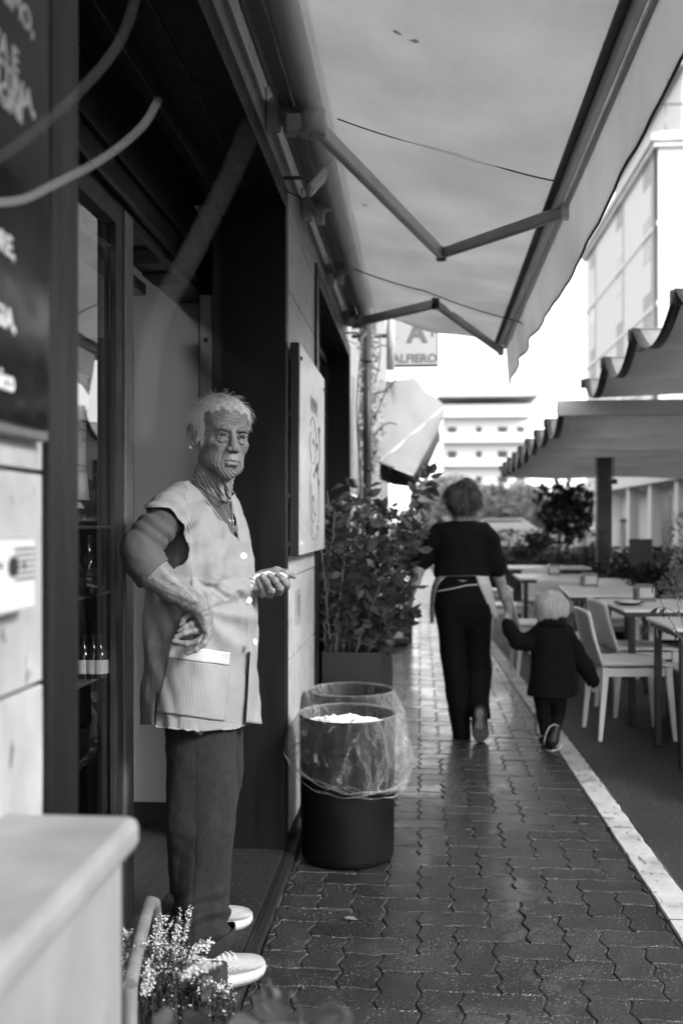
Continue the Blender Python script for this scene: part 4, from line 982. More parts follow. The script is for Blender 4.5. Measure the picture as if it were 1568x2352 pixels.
nt_ = thing('paper_notice', 'white paper notices taped inside the shop glass', 'notice', (XD-.035, 2.2, 1.5)); pp = plain('notice_paper', .85, .8, var=.03)
def sheet(y0, y1, z0, z1, x, nm):
    G = [[(x-.012*math.sin(math.pi*j/7)*(i/7), y0+(y1-y0)*i/7, z0+(z1-z0)*j/7) for j in range(8)] for i in range(8)]; o = MB().grid(G, True).build(nm, pp, nt_); o.modifiers.new('s', 'SOLIDIFY').thickness = .0006
sheet(2.35, 2.660, 1.36, 1.66, XD-.0345, 'front_sheet'); sheet(2.35, 2.672, 1.64, 1.700, XD-.0375, 'back_sheet'); sheet(2.35, 2.625, 1.338, 1.4, XD-.0375, 'back_sheet')
pt_ = plain('print', .04, .6)
for (txt, vv) in (('zione e', 955), ('del contagio', 970), ('rispetto attenzioni', 991), ('POSSONO', 1016), ('PERSONALE IN FASE', 1075), ("ALL'INTERNO", 1086)):
    p = XP(201, vv, XD-.027); text_obj('print', txt, .011 if txt[0].islower() else .013, pt_, nt_, (XD-.0328, 2.645, p[2]), (0, 1, 0), (0, 0, 1), .0002, 'RIGHT')

# ================================================================== FOREGROUND
cb = thing('utility_cabinet', 'pale grey cabinet with a rounded lid filling the lower left corner', 'cabinet', (-.44, .8, 0)); cm = plain('cabinet_enamel', .26, .5, var=.16, scale=9, bump=.12, bscale=35)
MB().box((-.522, -.4, 0), (-.366, 1.205, .892), .006).build('body', cm, cb); MB().box((-.529, -.42, .890), (-.352, 1.236, .930), .012).build('lid', cm, cb)
# heather in a wooden crate
cr = thing('wooden_crate', 'weathered wooden crate with a bent branch handle at the bottom left', 'crate', tuple(GP(380, 2352*1.0, .2)*[1, 1, 0]))
wd_ = plain('weathered_wood', .16, .75, var=.45, scale=14, bump=.5, bscale=60, stretch=(1, 1, .25))
pA, pB, pC, pD = W(298, 2266, 1.98), W(474, 2247, 2.20), W(356, 2190, 2.52), W(330, 2200, 2.50)
MB().tube([(pA[0], pA[1], 0), (pA[0], pA[1], pA[2])], .015, 10).build('post', wd_, cr)
MB().bar((pB[0], pB[1], 0), (pB[0], pB[1], pB[2]), .018, .02, up=(0, 1, 0)).build('post', wd_, cr)
MB().tube([(pC[0], pC[1], 0), (pC[0], pC[1], pC[2]), W(358, 2110, 2.52), W(354, 2076, 2.48), W(343, 2074, 2.42), W(330, 2120, 2.28), W(312, 2195, 2.12), pA], [.015, .015, .016, .016, .016, .016, .0155, .015], 12).build('handle', wd_, cr)
for zz in (.05, .14): 
    b = MB(); b.bar((pA[0], pA[1]-.012, zz), (pB[0], pB[1]-.012, zz), .008, .085); b.build('slat', wd_, cr)
    if zz < .1: b = MB(); b.bar((pB[0]+.008, pB[1], zz), (pC[0]+.16, pC[1]-.08, zz), .008, .085); b.build('slat', wd_, cr)
MB().box((pA[0], pA[1], .10), (pB[0]-.01, pC[1], .20), .01).build('soil', plain('crate_soil', .02, .9), cr)
he = thing('heather', 'white flowering heather spilling out of the wooden crate', 'heather', (pA[0]+.1, 2.2, .2)); rs = np.random.default_rng(12); st_ = MB(); FB, GB = [], []
def spray(A, Bm, Cc, n, white):
    n = int(n*1.15)
    pts = [(1-t)**2*A+2*t*(1-t)*Bm+t*t*Cc for t in np.linspace(0, 1, 14)]; st_.tube(pts, np.linspace(.0012, .0005, 14), 4)
    for i in range(n):
        t = rs.random(); k = min(int(t*13), 12); p = pts[k]+(pts[k+1]-pts[k])*(t*13-k)
        if t > 1-white: FB.append(p+rs.normal(0, .0034, 3))
        else: GB.append(p+rs.normal(0, .0058, 3))
for k in range(330):
    u0 = rs.uniform(300, 525); base = W(u0, 2345, rs.uniform(2.1, 2.42)); base[2] = .16
    u1 = u0+rs.normal(8, 34); v1 = rs.uniform(2150, 2320)+max(0, u0-400)*1.15
    tip = W(min(u1, 535), min(v1, 2352), rs.uniform(2.1, 2.44)); mid = (base+tip)/2+[0, 0, .05]
    spray(base, mid, tip, 50, .16 if v1 < 2260 else .03)
for (a, bq, c_, d) in (((405, 2260), (415, 2160), (430, 2085), 2.42), ((370, 2270), (360, 2170), (368, 2120), 2.36), ((395, 2260), (395, 2160), (408, 2130), 2.38), ((420, 2220), (440, 2175), (480, 2170), 2.41), ((410, 2270), (450, 2205), (500, 2225), 1.8),
        ((430, 2290), (480, 2240), (535, 2295), 2.33), ((340, 2290), (330, 2200), (322, 2120), 2.55), ((300, 2290), (292, 2190), (290, 2140), 2.23), ((440, 2300), (480, 2260), (520, 2280), 2.29), ((380, 2280), (350, 2160), (385, 2100), 2.49), ((330, 2300), (345, 2250), (350, 2230), 2.10)):
    for q in range(4): j = rs.normal(0, 6, 2); spray(W(a[0]+j[0], a[1], d), W(bq[0]+j[0], bq[1]+j[1], d), W(c_[0]+j[0]*1.3, c_[1]+j[1], d), 80, .85)
simple_leaves(b := MB(), FB, .0024, rs, .7); b.build('blossom', plain('heather_blossom', .70, .6), he)
simple_leaves(b := MB(), GB, .0040, rs, .35); b.build('foliage', FOL['mid'], he); st_.build('stem', FOL['bark'], he)
# broad leaved plant at the bottom edge
bp = thing('potted_plant', 'out of focus broad leaved plant rising at the bottom edge', 'plant', (.0, 1.3, 0)); rs = np.random.default_rng(2); b = MB(); sc = MB()
cen = W(700, 2440, 1.28)
for (uu, vv, du, dv, L) in ((665, 2345, -50, -20, .07), (690, 2340, -5, -75, .055), (715, 2345, 55, -30, .06), (735, 2350, 60, 10, .06), (640, 2330, -25, -60, .05), (625, 2290, 5, -45, .035), (615, 2310, -30, -20, .03), (675, 2350, -60, 20, .06), (600, 2345, -50, -5, .05), (790, 2350, 45, -8, .06), (760, 2345, 30, -40, .045), (420, 2352, 45, -20, .06), (400, 2350, -40, -18, .05), (450, 2360, 30, -25, .05)):
    p0 = W(uu, vv, 1.28); p1 = W(uu+du, vv+dv, 1.26); leaves(b, [p0], [p1-p0], L, .62, .12, .25, rs, .1); sc.tube([np.array([cen[0], cen[1], .3]) if uu > 500 else np.array([p0[0], p0[1], .3]), (p0+cen)/2*[1, 1, 1] if uu > 500 else p0-[0, 0, .1], p0], [.004, .003, .002], 6)
b.build('foliage', foliage('broad_leaf', .10, .25, .5), bp) ; sc.build('stem', FOL['bark'], bp)
MB().lathe([(.09, 0), (.12, .28), (.128, .28), (.128, .31), (.11, .31), (.105, .27), (.001, .26)], (cen[0], cen[1], 0), 28).build('pot', M['planter'], bp)
# bare curved branches close to the lens
tgm = plain('pale_dry_branch', .22, .7)
def branch(path, rads, label):
    P = [W(u, v, d) for u, v, d in path]; Q = []; rr_ = []
    for i in range(len(P)-1):
        a = P[max(i-1, 0)]; b_ = P[i]; c = P[i+1]; d = P[min(i+2, len(P)-1)]
        for t in np.linspace(0, 1, 6, endpoint=False): Q.append(.5*((2*b_)+(-a+c)*t+(2*a-5*b_+4*c-d)*t*t+(-a+3*b_-3*c+d)*t**3)); rr_.append(rads[0]+(rads[1]-rads[0])*(i+t)/(len(P)-1))
    Q.append(P[-1]); rr_.append(rads[1]); o = MB().tube(Q, rr_, 8).build('branch', tgm); tag(o, label, 'branch', 'bare branches close to the viewer'); return o
tgm = plain('dim_dry_branch', .07, .7)
branch([(-120, 430, .74), (0, 360, .75), (100, 285, .76), (200, 190, .77), (258, 120, .78), (292, 55, .79), (325, -60, .8)], (.0012, .0004), 'blurred dim branch curving up to the top edge at the left')
tgm = plain('pale_dry_branch_b', .30, .7)
branch([(-120, 470, .85), (0, 465, .87), (60, 455, .88), (130, 420, .89), (200, 385, .9), (270, 340, .91), (330, 285, .92), (361, 232, .93)], (.0020, .0006), 'blurred bright branch ending beside the door head at the left')
tgm = plain('dim_dry_branch_b', .09, .7)
branch([(325, 1020, .44), (335, 880, .445), (350, 780, .45), (380, 690, .45), (430, 600, .45), (475, 510, .455), (530, 400, .46), (575, 290, .465)], (.0012, .00015), 'very blurred broad branch crossing the open doorway')
# fallen leaf on the pavers
lf = MB(); leaves(lf, [GP(520*0+789, 2108, .006)], [[.06, -.03, .01]], .042, .35, .2, .1); tag(lf.build('fallen_leaf', foliage('dry_leaf', .25, .1)), 'small dry leaf lying on the pavers in front of the bins', 'leaf')
# ================================================================== SCULPTING TOOLS (signed distance grid -> mesh)
class SG:
    def __init__(s, lo, hi, h):
        s.lo = np.asarray(lo, float); s.h = h; s.n = np.ceil((np.asarray(hi)-s.lo)/h).astype(int)+1
        s.ax = [s.lo[i]+h*np.arange(s.n[i]) for i in range(3)]; s.d = np.full(tuple(s.n), 9.0, np.float32)
    def _blk(s, lo, hi):
        sl = []
        for i in range(3):
            a = int(max(0, math.floor((lo[i]-s.lo[i])/s.h))); b = int(min(s.n[i], math.ceil((hi[i]-s.lo[i])/s.h)+1))
            if b <= a: return None, None
            sl.append(slice(a, b))
        X, Y, Z = np.meshgrid(*[s.ax[i][sl[i]] for i in range(3)], indexing='ij'); return tuple(sl), np.stack([X, Y, Z], -1)
    def put(s, lo, hi, fn, k=.01, op='u'):
        m = k*1.3+3*s.h; sl, P = s._blk(np.asarray(lo)-m, np.asarray(hi)+m)
        if sl is None: return s
        e = fn(P).astype(np.float32); d = s.d[sl]
        if op == 'u': h = np.clip(.5+.5*(d-e)/k, 0, 1); s.d[sl] = d*(1-h)+e*h-k*h*(1-h)
        else: h = np.clip(.5-.5*(d+e)/k, 0, 1); s.d[sl] = d*(1-h)-e*h+k*h*(1-h)
        return s
    def cap(s, a, b, ra, rb, k=.01, op='u', T=None):
        a = np.asarray(a, float); b = np.asarray(b, float)
        if T is not None: A, B = T.f(a), T.f(b); r = max(ra, rb)*T.s; ra_, rb_ = ra*T.s, rb*T.s
        else: A, B, r, ra_, rb_ = a, b, max(ra, rb), ra, rb
        ab = B-A; L = max((ab*ab).sum(), 1e-12)
        def fn(P):
            q = P-A; t = np.clip((q@ab)/L, 0, 1); return np.linalg.norm(q-t[..., None]*ab, axis=-1)-(ra_+(rb_-ra_)*t)
        return s.put(np.minimum(A, B)-r, np.maximum(A, B)+r, fn, k, op)
    def chain(s, pts, k=.006, op='u', T=None):
        for (p, r), (q, r2) in zip(pts[:-1], pts[1:]): s.cap(p, q, r, r2, k, op, T)
        return s
    def ell(s, c, r, k=.01, op='u', T=None, Rm=None):
        c = np.asarray(c, float); r = np.asarray(r, float)
        if T is not None: C = T.f(c); M_ = T.R; rr = r*T.s
        else: C = c; M_ = np.eye(3); rr = r
        if Rm is not None: M_ = M_@Rm
        def fn(P):
            q = (P-C)@M_; k0 = np.linalg.norm(q/rr, axis=-1); k1 = np.linalg.norm(q/(rr*rr), axis=-1)+1e-9; return k0*(k0-1)/k1
        R_ = rr.max(); return s.put(C-R_, C+R_, fn, k, op)
    def loft(s, rows, k=.02, op='u', scale=1.0, phi=None):
        """rows: (x, y, z, a, b, phi) with z increasing or decreasing; a along the facing direction phi, b across"""
        rows = sorted(rows, key=lambda q: q[2]); A = np.array(rows, float); z = A[:, 2]; R_ = max(A[:, 3].max(), A[:, 4].max())*scale+.02
        lo = np.array([A[:, 0].min()-R_, A[:, 1].min()-R_, z[0]]); hi = np.array([A[:, 0].max()+R_, A[:, 1].max()+R_, z[-1]])
        def fn(P):
            zz = P[..., 2]; I = lambda i: np.interp(zz, z, A[:, i])
            x = P[..., 0]-I(0); y = P[..., 1]-I(1); a = I(3)*scale; b = I(4)*scale; ph = I(5)
            f = x*np.sin(ph)-y*np.cos(ph); g = x*np.cos(ph)+y*np.sin(ph)
            d = (((np.abs(f)/a)**2.25+(np.abs(g)/b)**2.25)**(1/2.25)-1)*np.minimum(a, b)
            return np.maximum(d, np.maximum(z[0]-zz, zz-z[-1]))
        return s.put(lo, hi, fn, k, op)
    def mesh(s):
        d = s.d; h = s.h; n = d.shape; s_ = (d < 0)
        cnt = np.zeros(tuple(k-1 for k in n), np.int8)
        for i in (0, 1):
            for j in (0, 1):
                for k in (0, 1): cnt += s_[i:n[0]-1+i, j:n[1]-1+j, k:n[2]-1+k]
        act = (cnt > 0) & (cnt < 8); I = np.argwhere(act); idx = np.full(act.shape, -1, np.int32); idx[act] = np.arange(len(I))
        cs = [(i, j, k) for i in (0, 1) for j in (0, 1) for k in (0, 1)]
        D = {c: d[I[:, 0]+c[0], I[:, 1]+c[1], I[:, 2]+c[2]] for c in cs}
        acc = np.zeros((len(I), 3)); w = np.zeros(len(I))
        for a in cs:
            for ax in range(3):
                if a[ax]: continue
                b = list(a); b[ax] = 1; b = tuple(b); da, db = D[a], D[b]; m = (da < 0) != (db < 0); t = np.where(m, da/np.where(m, da-db, 1), 0)
                p = np.array(a, float)[None].repeat(len(I), 0); p[:, ax] += t; acc += p*m[:, None]; w += m
        V = s.lo+(I+acc/w[:, None])*h; Fs = []
        for ax in range(3):
            o = [i for i in range(3) if i != ax]; sl0 = [slice(1, -1)]*3; sl0[ax] = slice(0, n[ax]-1); sl1 = list(sl0); sl1[ax] = slice(1, n[ax])
            A_, B_ = s_[tuple(sl0)], s_[tuple(sl1)]; e = np.argwhere(A_ != B_)
            if not len(e): continue
            inside = A_[tuple(e.T)]; g = e.copy(); 
            for q in o: g[:, q] += 1
            def cell(du, dv):
                c = g.copy(); c[:, o[0]] -= du; c[:, o[1]] -= dv; return idx[c[:, 0], c[:, 1], c[:, 2]]
            Q = np.stack([cell(1, 1), cell(0, 1), cell(0, 0), cell(1, 0)], 1)
            flip = inside if ax != 1 else ~inside
            Q[~flip] = Q[~flip][:, ::-1]; Fs.append(Q)
        Fq = np.concatenate(Fs); Fq = Fq[(Fq >= 0).all(1)]; return V, Fq
class TF:
    def __init__(s, c, R_, sc): s.c = np.asarray(c, float); s.R = np.asarray(R_, float); s.s = sc
    def f(s, p): return s.c+s.R@(np.asarray(p)*s.s)
    def inv(s, P): return (P-s.c)@s.R/s.s
def vnormals(V, Fq):
    a = V[Fq[:, 2]]-V[Fq[:, 0]]; b = V[Fq[:, 3]]-V[Fq[:, 1]]; fn = np.cross(a, b); Nn = np.zeros_like(V)
    for i in range(4): np.add.at(Nn, Fq[:, i], fn)
    return Nn/(np.linalg.norm(Nn, axis=1, keepdims=True)+1e-12)
def relax(V, Fq, it=2, lam=.5):
    n = len(V); e = np.concatenate([Fq[:, [0, 1]], Fq[:, [1, 2]], Fq[:, [2, 3]], Fq[:, [3, 0]]]); e = np.concatenate([e, e[:, ::-1]])
    c = np.bincount(e[:, 0], minlength=n)[:, None]+1e-9
    for _ in range(it):
        S_ = np.stack([np.bincount(e[:, 0], weights=V[e[:, 1], k], minlength=n) for k in range(3)], 1); V = V+lam*(S_/c-V)
    return V
def keep(V, Fq, m):
    """keep the faces whose four vertices all satisfy m"""
    f = Fq[m[Fq].all(1)]; used = np.zeros(len(V), bool); used[f.ravel()] = True; mp = np.cumsum(used)-1; V_, f_ = V[used], mp[f]; return smooth_border(V_, f_), f_, used
def smooth_border(V, Fq, it=6):
    e = np.sort(np.concatenate([Fq[:, [0, 1]], Fq[:, [1, 2]], Fq[:, [2, 3]], Fq[:, [3, 0]]]), 1); uq, cnt = np.unique(e, axis=0, return_counts=True); b = uq[cnt == 1]
    n = len(V); bb = np.concatenate([b, b[:, ::-1]]); c = np.bincount(bb[:, 0], minlength=n); m = c == 2
    for _ in range(it):
        S_ = np.stack([np.bincount(bb[:, 0], weights=V[bb[:, 1], k], minlength=n) for k in range(3)], 1)/np.maximum(c, 1)[:, None]; V = np.where(m[:, None], .5*V+.5*S_, V)
    return V
_pr = np.random.default_rng(99).random((64, 64, 64)).astype(np.float32)
def vn(P, sc=1.0, off=0):
    q = np.asarray(P)*sc+off; i = np.floor(q).astype(int); f = q-i; f = f*f*(3-2*f); i &= 63; j = (i+1) & 63; r = 0
    for a in (0, 1):
        for b in (0, 1):
            for c in (0, 1):
                w = (f[:, 0] if a else 1-f[:, 0])*(f[:, 1] if b else 1-f[:, 1])*(f[:, 2] if c else 1-f[:, 2])
                r = r+w*_pr[(j if a else i)[:, 0], (j if b else i)[:, 1], (j if c else i)[:, 2]]
    return r*2-1
def proj(V):   # C-frame -> picture units
    return 784+F*V[:, 0]/V[:, 1], 1200-F*(V[:, 2]-H)/V[:, 1]
def inpoly(u, v, poly):
    r = np.zeros(len(u), bool); n = len(poly); j = n-1
    for i in range(n):
        xi, yi = poly[i]; xj, yj = poly[j]; c = ((yi > v) != (yj > v)) & (u < (xj-xi)*(v-yi)/(yj-yi+1e-12)+xi); r ^= c; j = i
    return r
def dseg(X, Y, pts):
    """distance of 2-D points to a polyline, and the parameter along it"""
    best = np.full(len(X), 9.0); 
    for (a, b), (c, d) in zip(pts[:-1], pts[1:]):
        ux, uy = c-a, d-b; L = ux*ux+uy*uy+1e-12; t = np.clip(((X-a)*ux+(Y-b)*uy)/L, 0, 1); best = np.minimum(best, np.hypot(X-a-t*ux, Y-b-t*uy))
    return best
def rz3(a): return np.array([[math.cos(a), -math.sin(a), 0], [math.sin(a), math.cos(a), 0], [0, 0, 1]])
def ry3(a): return np.array([[math.cos(a), 0, math.sin(a)], [0, 1, 0], [-math.sin(a), 0, math.cos(a)]])
def rx3(a): return np.array([[1, 0, 0], [0, math.cos(a), -math.sin(a)], [0, math.sin(a), math.cos(a)]])

# ------------------------------------------------------------------ skin, cloth materials
def m_skin(name, v, old=True):
    m = N(name); c = m.coord(); pg = m.attr('pig_shade')
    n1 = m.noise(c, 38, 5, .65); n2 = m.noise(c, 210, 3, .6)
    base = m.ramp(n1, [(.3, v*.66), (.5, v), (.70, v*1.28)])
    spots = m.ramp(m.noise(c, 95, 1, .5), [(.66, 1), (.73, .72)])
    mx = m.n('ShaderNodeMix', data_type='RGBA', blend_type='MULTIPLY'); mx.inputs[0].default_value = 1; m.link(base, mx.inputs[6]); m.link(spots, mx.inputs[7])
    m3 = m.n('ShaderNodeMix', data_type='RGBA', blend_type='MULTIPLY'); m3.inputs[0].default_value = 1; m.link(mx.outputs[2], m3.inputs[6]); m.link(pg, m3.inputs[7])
    h = m.math('ADD', m.math('MULTIPLY', n2, .5), m.noise(c, 90, 4, .7, 1.0))
    return m.done(m.bsdf(m3.outputs[2], .48, m.bump(h, .55 if old else .15, .0022), Specular_IOR_Level=.45, Subsurface_Weight=.06, Subsurface_Radius=(.004,)*3 if False else .0) if False else m.bsdf(m3.outputs[2], .52, m.bump(h, .55 if old else .15, .0022), Specular_IOR_Level=.45))
def m_cloth(name, v, var=.15, weave=420, bump=.3, rough=.9, melange=0.0):
    m = N(name); c = m.coord(); n = m.noise(c, weave, 2, .6); l = m.noise(c, 5, 5, .6)
    col = m.math('MULTIPLY', m.ramp(l, [(.3, v*(1-var)), (.7, v*(1+var))]), m.math('MULTIPLY_ADD', m.noise(m.coord((1, 1, .4)), 100, 4, .8), melange*2, 1-melange))
    return m.done(m.bsdf(col, rough, m.bump(n, bump, .002), Specular_IOR_Level=.18, Sheen_Weight=.02))
def m_stripe(name, v=.32, dark=.19, f=1.0):
    m = N(name); st = m.attr('st'); c = m.coord(); wob = m.math('MULTIPLY', m.noise(c, 9, 2, .5), .6)
    sn = m.math('SINE', m.math('MULTIPLY', m.math('ADD', st, wob), 2*math.pi)); k = m.ramp(m.math('MULTIPLY_ADD', sn, .5, .5), [(.30, dark), (.62, v)])
    l = m.noise(c, 6, 5, .6); mx = m.n('ShaderNodeMix', data_type='RGBA', blend_type='MULTIPLY'); mx.inputs[0].default_value = 1; m.link(k, mx.inputs[6]); m.link(m.ramp(l, [(.3, .86), (.7, 1.06)]), mx.inputs[7])
    h = m.math('ADD', m.math('MULTIPLY', sn, .25), m.noise(c, 45, 4, .6)); return m.done(m.bsdf(mx.outputs[2], .85, m.bump(h, .30, .003), Specular_IOR_Level=.25))
SKIN = m_skin('weathered_skin', .175); SKIN2 = m_skin('skin', .36, False)

# ================================================================== THE ELDERLY WOMAN IN THE DOORWAY
D0 = 2.95
wx = CF(470, 2230, 2.93); wpos = C2W(wx); wpos[2] = .032
pw = thing('person', 'elderly woman in a striped tunic standing in the doorway, hand on hip', 'person', tuple(wpos))
def P_(u, v, dy): return CF(u, v, D0+dy)
PHI = R(57)
# ---- head
TH = TF(P_(507, 1004, 0), rz3(R(29))@ry3(R(3.5))@rx3(R(2)), 1.055)
def build_head_arms():
    g = SG(P_(425, 1240, 0)+[-.03, -.20, 0]-[0, 0, 0], P_(590, 895, 0)+[.02, .20, .01], .0017)
    T = TH; E = lambda c, r, k=.012, op='u', Rm=None: g.ell(c, r, k, op, T, Rm); C = lambda pts, k=.005, op='u': g.chain(pts, k, op, T)
    E((0, .020, .034), (.073, .090, .082)); E((0, -.030, .040), (.062, .056, .058), .02); E((0, -.024, -.028), (.060, .062, .074), .02)
    E((0, -.024, -.066), (.053, .056, .048), .02); E((0, -.064, -.097), (.026, .022, .021), .022); E((0, -.083, -.062), (.026, .016, .022), .014)
    for s in (-1, 1):
        E((s*.038, -.058, -.024), (.021, .020, .019), .02); E((s*.027, -.080, .021), (.022, .011, .0075), .010); E((s*.026, -.066, -.078), (.018, .018, .022), .02)
        E((s*.031, -.100, .0010), (.0165, .0175, .0115), .008, 's'); E((s*.056, -.078, -.050), (.012, .012, .020), .018, 's'); E((s*.070, -.052, .030), (.010, .022, .022), .016, 's')
    for s in (-1, 1): g.cap((s*.031, -.0745, .0005), (s*.031, -.0745, .0005), .0126, .0126, .002, 'u', T)
    C([((0, -.083, .018), .0066), ((0, -.0905, -.002), .0068), ((.0, -.104, -.026), .0088), ((0, -.1075, -.0345), .0092)], .008)
    for s in (-1, 1):
        g.ell((s*.0118, -.098, -.038), (.0078, .0095, .0072), .005, 'u', T); E((s*.0062, -.105, -.0475), (.0040, .0055, .0034), .002, 's')
        # upper and lower lids, bags
        C([((s*.0165, -.0850, -.002), .0020), ((s*.024, -.0880, .0054), .0020), ((s*.032, -.0878, .0066), .0021), ((s*.040, -.0845, .0042), .0020), ((s*.046, -.0785, -.0010), .0017)], .0020)
        C([((s*.0165, -.0850, -.002), .0018), ((s*.024, -.0860, -.0068), .0016), ((s*.032, -.0860, -.0083), .0017), ((s*.040, -.0820, -.0062), .0016), ((s*.046, -.078, -.0010), .0015)], .0020)
        C([((s*.020, -.0835, -.013), .0022), ((s*.030, -.0835, -.0165), .0027), ((s*.040, -.0790, -.0130), .0022)], .008)
        C([((s*.018, -.0860, .0165), .0022), ((s*.030, -.0875, .0195), .0026), ((s*.043, -.0810, .0160), .0022), ((s*.049, -.0745, .008), .0015)], .008)
    # lips
    C([((-.024, -.0835, -.0705), .0020), ((-.012, -.0945, -.0665), .0032), ((-.003, -.0985, -.0655), .0032), ((.003, -.0985, -.0655), .0032), ((.012, -.0945, -.0665), .0032), ((.024, -.0835, -.0705), .0020)], .004)
    C([((-.024, -.0840, -.0735), .0020), ((-.012, -.0950, -.0770), .0050), ((.012, -.0950, -.0770), .0050), ((.024, -.0840, -.0735), .0020)], .004)
    C([((-.025, -.088, -.0712), .0010), ((-.010, -.1015, -.0705), .0012), ((.010, -.1015, -.0705), .0012), ((.025, -.088, -.0712), .0010)], .0015, 's')
    # ears
    for s in (-1, 1):
        g.ell((s*.073, .014, -.004), (.0085, .017, .026), .006, 'u', T, rz3(s*R(-18))); 
        C([((s*.078, .000, -.004), .0030), ((s*.081, .004, .020), .0036), ((s*.085, .018, .028), .0038), ((s*.088, .031, .016), .0036), ((s*.085, .029, -.006), .0034), ((s*.079, .014, -.026), .0042), ((s*.076, .006, -.032), .0046)], .003)
        g.ell((s*.083, .014, .004), (.0055, .009, .014), .003, 's', T)
    # neck and upper chest
    nb_ = TH.f((0, .016, -.060)); g.cap(nb_, P_(487, 1108, .02), .054, .056, .02); g.cap(P_(487, 1108, .02), P_(482, 1150, .03), .057, .060, .02)
    for (a, b, r1, r2) in ((TH.f((-.045, .012, -.062)), P_(512, 1150, -.030), .0125, .0085), (TH.f((.040, .005, -.068)), P_(524, 1148, -.01), .011, .008), (TH.f((-.020, -.035, -.100)), P_(516, 1148, -.035), .008, .006), (TH.f((.0, -.040, -.100)), P_(528, 1140, -.02), .007, .006)): g.cap(a, b, r1, r2, .010)
    g.cap(P_(482, 1150, .02), P_(482, 1200, .03), .05, .05, .02)
    V, Fq = g.mesh(); V = relax(V, Fq, 2, .4); Nn = vnormals(V, Fq); q = TH.inv(V); qn = Nn@TH.R; disp = np.zeros(len(V)); pig_shade = np.ones(len(V))
    fr = np.clip(-qn[:, 1]*1.6, 0, 1)*(q[:, 1] < .01)
    def cr(pts, w, dep, mirror=True, ridge=0.0, dark=.0):
        nonlocal disp, pig_shade
        for s in ((-1, 1) if mirror else (1,)):
            d = dseg(q[:, 0]*s, q[:, 2], pts); w2_ = w*.78; k = np.exp(-(d/w2_)**2)*fr; disp -= dep*.5*k; pig_shade *= 1-min(.6, dark*1.9)*k  # crease shade darkened into the skin colour along each groove
            if ridge: disp += .5*ridge*np.exp(-((d-w*1.9)/w)**2)*fr
    for z in (.046, .056, .066, .076): cr([(0, z-.001), (.012, z+.002), (.028, z+.001), (.043, z-.006), (.052, z-.013)], .0017, .0016, True, .0005, .16)
    cr([(0, .036), (.014, .040), (.030, .0385), (.046, .029)], .0017, .0015, True, .0006, .16)
    cr([(.0065, .036), (.0045, .022), (.006, .013)], .0014, .0018, True, .0004, .18); cr([(.011, .012), (.0145, .004), (.0155, -.006)], .0016, .0018, True, 0, .15)
    cr([(.0155, -.034), (.021, -.044), (.0275, -.058), (.0315, -.072), (.031, -.086)], .0021, .0036, True, .0012, .25)      # nasolabial
    cr([(.026, -.074), (.0275, -.084), (.0245, -.098)], .0017, .0024, True, .0006, .18); cr([(.036, -.064), (.039, -.080), (.034, -.097)], .0018, .0022, True, .0007, .16); cr([(.0445, -.058), (.047, -.075), (.042, -.092)], .0018, .0018, True, .0006, .14)
    cr([(.017, -.010), (.022, -.0195), (.032, -.0235), (.042, -.0195), (.047, -.011)], .0015, .0022, True, .0007, .18); cr([(.018, -.020), (.025, -.029), (.036, -.033)], .0016, .0014, True, .0004, .1)
    for a, b in (((.049, .004), (.060, .010)), ((.050, -.002), (.062, -.003)), ((.049, -.008), (.060, -.016)), ((.047, -.014), (.056, -.026))): cr([a, b], .0013, .0015, True, .0004, .14)
    for k in range(9): x = -.020+.005*k; cr([(x, -.052), (x*1.08, -.0615)], .0009, .0009, False, 0, .12)
    for k in range(6): x = -.015+.006*k; cr([(x, -.083), (x*1.1, -.092)], .0009, .0008, False, 0, .10)
    cr([(-.012, -.0885), (0, -.0865), (.012, -.0885)], .0018, .0022, False, 0, .14)
    for k in range(5): cr([(.050+.002*k, -.045-.010*k), (.040+.001*k, -.060-.009*k)], .0012, .0011, True, 0, .1)
    # loose skin on the neck: slanting folds
    pu, pv = proj(V); nk = (q[:, 2] < -.085) & (pv > 1075); 
    fold = np.sin((pu*.80-pv*.52)*.80+3.4*vn(V, 22)+1.5*vn(V, 70)); disp += np.where(nk, .0010*fold*np.clip((pv-1070)/25, 0, 1)*np.clip((1165-pv)/20, 0, 1), 0); pig_shade *= np.where(nk, 1-.30*np.clip(-fold-.3, 0, 1), 1)  # shade in the fold troughs also goes into the skin colour
    disp += .0006*vn(V, 130)+.0010*vn(V, 55)*(q[:, 2] < .03)
    # brow and lip pigment, eyelid rims; nostril and mouth-line shade put into the colour
    for s in (-1, 1):
        d = dseg(q[:, 0]*s, q[:, 2], [(.0135, .0195), (.024, .0245), (.036, .0235), (.047, .0165)]); pig_shade *= 1-.55*np.exp(-(d/.0026)**2)*(fr > .1)*(.65+.35*np.sign(vn(V, 700)))
        d = dseg(q[:, 0]*s, q[:, 2], [(.0165, -.001), (.024, .0040), (.032, .0050), (.040, .0028), (.046, -.0014)]); pig_shade *= 1-.62*np.exp(-(d/.0011)**2)*(fr > .1)
        d = dseg(q[:, 0]*s, q[:, 2], [(.0165, -.003), (.024, -.0060), (.032, -.0072), (.040, -.0055)]); pig_shade *= 1-.30*np.exp(-(d/.0010)**2)*(fr > .1)
        d = np.hypot(q[:, 0]-s*.0063, (q[:, 2]+.047)); pig_shade *= 1-.72*np.exp(-(d/.0030)**2)*(q[:, 1] < -.085)
    for s in (-1, 1): d = np.hypot((q[:, 0]-s*.031)/1.35, q[:, 2]-.002); pig_shade *= 1-.24*np.exp(-(d/.0115)**2)*(fr > .05)  # eye-socket shade put into the skin colour
